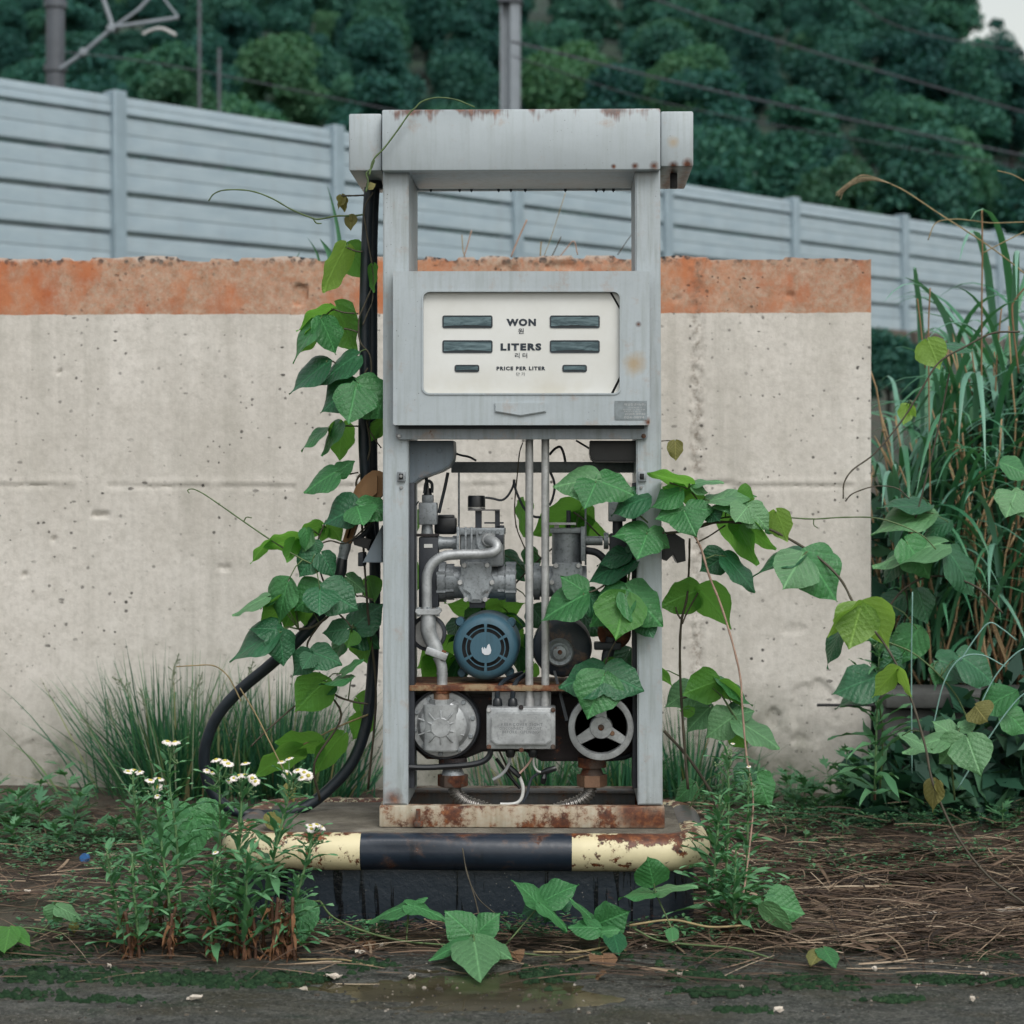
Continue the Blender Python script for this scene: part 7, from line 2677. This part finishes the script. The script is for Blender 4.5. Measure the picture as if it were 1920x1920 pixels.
# creeping green sprouts among the straw
V, F = [], []
for (px, py, rx, ry, n) in [(60, 1600, 90, 20, 160), (150, 1640, 120, 20, 120), (260, 1590, 90, 16, 120), (80, 1700, 110, 18, 110), (1480, 1570, 90, 14, 160), (1620, 1560, 140, 12, 200), (1800, 1555, 120, 14, 200), (1560, 1640, 160, 24, 120), (1420, 1690, 60, 18, 90), (1800, 1620, 120, 20, 90), (660, 1770, 90, 8, 60), (1000, 1765, 160, 8, 90), (470, 1510, 90, 8, 90), (640, 1498, 50, 5, 60), (1330, 1530, 50, 10, 110), (1300, 1770, 90, 10, 60), (180, 1770, 120, 12, 80)]:
    for _ in range(int(n * 1.6)):
        q = G(px + rnd.gauss(0, .6) * rx, py + rnd.gauss(0, .6) * ry)
        if inside_island(q.x, q.y) or q.y > WY - .03 or (abs(q.x - G(160, 1622).x) < .05 and q.y < G(160, 1622).y + .03):
            continue
        z0 = max(0, float(ground_h(np.array(q.x), np.array(q.y)))) + U(.004, .05)
        a = U(0, 6.28)
        for k in range(3):
            t_ = a + k * 2.1
            L_ = U(.008, .02)
            c_, s_ = math.cos(t_), math.sin(t_)
            i0 = len(V)
            up_ = U(-.1, .7) * L_
            V += [(q.x, q.y, z0), (q.x + c_ * L_ * .5 - s_ * L_ * .3, q.y + s_ * L_ * .5 + c_ * L_ * .3, z0 + up_ * .6), (q.x + c_ * L_, q.y + s_ * L_, z0 + up_ * .7), (q.x + c_ * L_ * .5 + s_ * L_ * .3, q.y + s_ * L_ * .5 - c_ * L_ * .3, z0 + up_ * .6)]
            F.append((i0, i0 + 1, i0 + 2, i0 + 3))
m_spr = island('sprout_leaf', [(0, (0.030, 0.105, 0.050)), (.6, (0.060, 0.170, 0.080)), (1, (0.120, 0.250, 0.115))], .55, .2)
props(link('ground_cover', rawmesh('ground_cover', V, F, [m_spr], None)), 'scattered tiny green sprouts creeping through the dead grass', 'ground cover', None, 'stuff')

# moss cushions
m = M('moss')
c = m.ramp(m.noise(60, 5, .7), [(.3, (0.014, 0.034, 0.018)), (.55, (0.034, 0.075, 0.036)), (.75, (0.075, 0.125, 0.060))])
m_moss = m.out(c, .95, 0, m.bump(m.noise(420, 4, .7), 1.0, .006), .1)
V, F = [], []


def moss(x, y, r, h):
    a = len(V)
    n = 7
    V.append((x, y, h))
    for q, (rr, zz) in enumerate(((.45, .85), (.8, .5), (1.02, -.05))):
        for j in range(n):
            t = 2 * math.pi * j / n
            k = rr * (1 + .3 * math.sin(3 * t + x * 50) * q / 2 + U(-.12, .12))
            V.append((x + math.cos(t) * r * k, y + math.sin(t) * r * k * .75, .004 + h * zz * U(.75, 1.2)))
    for j in range(n):
        F.append((a, a + 1 + j, a + 1 + (j + 1) % n))
    for q in range(2):
        for j in range(n):
            F.append((a + 1 + q * n + j, a + 1 + q * n + n + j, a + 1 + q * n + n + (j + 1) % n, a + 1 + q * n + (j + 1) % n))


for (px, py, rx, ry, n) in [(60, 1790, 160, 22, 60), (240, 1775, 120, 16, 30), (100, 1835, 170, 14, 60), (330, 1840, 180, 12, 60), (540, 1838, 90, 8, 34), (430, 1850, 120, 8, 20), (1020, 1832, 55, 14, 34), (680, 1815, 60, 9, 20), (1150, 1795, 40, 8, 14), (1340, 1800, 110, 14, 34), (1600, 1780, 60, 10, 16), (1790, 1770, 90, 8, 34), (1910, 1760, 60, 8, 16), (1350, 1865, 90, 8, 36), (1300, 1835, 60, 10, 26), (1500, 1840, 80, 10, 24), (1770, 1842, 90, 7, 36), (1560, 1855, 80, 7, 20), (1850, 1800, 60, 8, 16), (1390, 1900, 60, 6, 16), (1680, 1880, 60, 6, 14), (1905, 1845, 40, 8, 12), (1280, 1770, 60, 8, 16), (700, 1750, 40, 6, 8), (30, 1870, 120, 8, 20), (200, 1880, 90, 6, 14)]:
    for _ in range(int(n * 4)):
        p = G(px + rnd.gauss(0, .5) * rx, py + rnd.gauss(0, .5) * ry)
        s_ = U(.2, 1.0) ** 1.5
        moss(p.x, p.y, .008 * s_ + .0025, .009 * s_ + .002)
props(link('moss', rawmesh('moss', V, F, [m_moss], 180)), 'dark green moss cushions in rows on the wet pavement', 'moss', None, 'stuff')

# grit and crumbs on the pavement
V, F = [], []
for _ in range(1500):
    q = G(U(-60, 1980), 1775 + 150 * rnd.random() ** 1.3)
    r0 = U(.0012, .0032) if rnd.random() < .93 else U(.004, .007)
    i0 = len(V)
    k = 5
    for (rr, zz) in ((1, 0), (.75, .7)):
        for j in range(k):
            a = 2 * math.pi * j / k + U(-.2, .2)
            V.append((q.x + math.cos(a) * r0 * rr * U(.7, 1.3), q.y + math.sin(a) * r0 * rr * U(.7, 1.3), .003 + r0 * zz))
    for j in range(k):
        F.append((i0 + j, i0 + (j + 1) % k, i0 + k + (j + 1) % k, i0 + k + j))
    F.append(tuple(i0 + k + j for j in range(k)))
m_grit = island('grit', [(0, (0.020, 0.020, 0.018)), (.6, (0.065, 0.055, 0.042)), (.9, (0.14, 0.12, 0.095)), (1, (0.42, 0.38, 0.33))], .8)
props(link('grit', rawmesh('grit', V, F, [m_grit], None)), 'dark grit and crumbs strewn over the wet pavement', 'grit', None, 'stuff')

# scraps and litter
m_scr = plain('pale_scrap', (0.50, 0.44, 0.37), .8, .25, 60, .3)
m_brown = leafmat('brown_leaf', (0.105, 0.050, 0.022, 1), (0.18, 0.10, 0.05, 1), (.2, .1, .04, 1), .1, .7)


def scrap(px, py, w, d_, lab, mat=None, name='paper_scrap', cat='scrap', group=None, z=.010):
    p = G(px, py)
    n = 9
    V = []
    for zz in (0.0, .0022):
        for i in range(n):
            t = 2 * math.pi * i / n
            k = U(.6, 1.1)
            V.append((math.cos(t) * S(w, p.y) * k, math.sin(t) * S(d_, p.y) * k * 3.2, z + zz + U(-.003, .006)))
    F = [tuple(range(n))[::-1], tuple(range(n, 2 * n))] + [(i, (i + 1) % n, n + (i + 1) % n, n + i) for i in range(n)]
    props(link(name, rawmesh(name, V, F, [mat or m_scr], None), None, Matrix.Translation((p.x, p.y, 0))), lab, cat, group)


scrap(367, 1882, 18, 3.2, 'flat pale scrap on the bare pavement at the lower left')
scrap(1890, 1716, 30, 5, 'largest crumpled pale scrap in the straw at the right edge', name='wrapper', cat='wrapper')
scrap(1748, 1722, 12, 3, 'pale scrap left of the largest one at the right edge')
scrap(1460, 1906, 11, 2, 'oval pale scrap at the bottom edge on the right')
scrap(1845, 1838, 8, 3, 'small pale chip on the pavement at the far right')
scrap(626, 1842, 16, 3.4, 'tan chip of bark on the pavement below the daisies')
scrap(675, 1797, 12, 2.4, 'pale splinter in front of the black skirt')
scrap(772, 1842, 8, 2.2, 'small white chip above the puddle')
scrap(1275, 1838, 6, 1.6, 'tiny white chip right of the puddle')
scrap(567, 1865, 10, 2, 'grey chip near the daisies on the pavement')
for (px, py) in ((212, 1750), (300, 1735), (1823, 1885), (1640, 1828), (1390, 1862), (715, 1783), (130, 1680), (52, 1680), (1510, 1690), (1208, 1786), (1720, 1860), (205, 1822)):
    scrap(px, py, U(4, 7), U(1.4, 2.2), 'tiny pale chip scattered on the wet ground', None, 'paper_scrap', 'scrap', 'tiny pale chips on the ground')
for (px, py, w, lab) in ((1130, 1808, 26, 'curled brown dead leaf by the moss under the round kudzu leaf'), (690, 1782, 26, 'red brown dead leaf in the straw before the skirt'), (1135, 1840, 14, 'pale curled dead leaf standing on the pavement'), (960, 1800, 20, 'dark brown dead leaf right of the big green leaf'), (1240, 1765, 9, 'yellow dead leaf in the straw below the skirt'), (1360, 1760, 20, 'brown dead leaf at the foot of the right fleabane'), (600, 1670, 14, 'small red brown dead leaf at the corner of the skirt')):
    p = G(px, py)
    Mx = Matrix.Translation((p.x, p.y, .016)) @ Matrix.Rotation(U(0, 6), 4, 'Z') @ Matrix.Rotation(U(-.5, .5), 4, 'X') @ Matrix.Diagonal((S(w) * 1.7,) * 3 + (1,))
    me = kudzu_mesh(int(px), False, 0, .5, .5)
    me.materials.append(m_brown)
    props(link('dead_leaf', me, None, Mx), lab, 'dead leaf')
b = B()
p = G(160, 1622)
b.tube([(p.x, p.y, .018), (p.x + .002, p.y - .012, .02)], [.0125, .0125], 16)
b.tube([(p.x, p.y - .012, .0195), (p.x, p.y - .016, .02)], [.0125, .010], 16)
props(b.build('bottle_cap', plain('blue_plastic', (.018, .11, .30), .4, .2), None, at=p), 'blue plastic bottle cap lying in the straw at the far left', 'bottle cap')
b = B()
p = G(205, 1612)
b.box(p.x - .035, p.x + .035, p.y - .01, p.y + .01, .008, .016, .003)
props(b.build('wood_chip', plain('pale_wood', (.34, .28, .2), .8, .2, 30), None, at=p), 'pale wooden chip lying right of the blue bottle cap', 'wood chip')
# thin dead twigs hanging over the bumper and lying about
for (pp, r, mm, lab) in [([(867, 1590, -.18), (872, 1620, -.19), (880, 1650, -.2), (892, 1690, -.24), (900, 1725, -.3), (905, 1745, -.34)], 1.2, m_stem, 'thin dead tendril hanging down from the middle of the black bumper'),
                         ([(868, 1592, -.18), (876, 1640, -.21), (894, 1680, -.25), (915, 1702, -.3), (960, 1735, -.36)], .9, m_stem, 'second dead tendril hanging from the bumper and trailing right'),
                         ([(560, 1835, -.5), (640, 1832, -.5), (690, 1880, -.55), (700, 1890, -.55)], 1.6, m_stemy, 'pale forked twig lying left of the puddle'),
                         ([(1000, 1790, -.42), (1090, 1784, -.42), (1140, 1776, -.4), (1175, 1785, -.4)], 2.0, m_stemy, 'long pale twig lying under the round kudzu leaf'),
                         ([(1060, 1836, -.5), (1100, 1805, -.45), (1140, 1778, -.42)], 1.6, m_stemy, 'twig crossing the long pale one at a slant'),
                         ([(1050, 1808, -.45), (1090, 1830, -.5), (1140, 1850, -.55), (1150, 1872, -.56), (1128, 1890, -.58)], 1.6, m_stem, 'dark dead vine end curling on the pavement right of the puddle'),
                         ([(1180, 1735, -.36), (1260, 1725, -.34), (1330, 1738, -.34), (1400, 1735, -.33)], 2.0, m_stemy, 'brown reed lying in front of the right half of the skirt')]:
    q = ppath(pp, 0, 6)
    for v in q:
        v.z = max(v.z, .008)
    b = B()
    b.tube(q, S(r), 6)
    props(b.build('twig', mm, None, at=q[0], smooth=180), lab, 'twig')
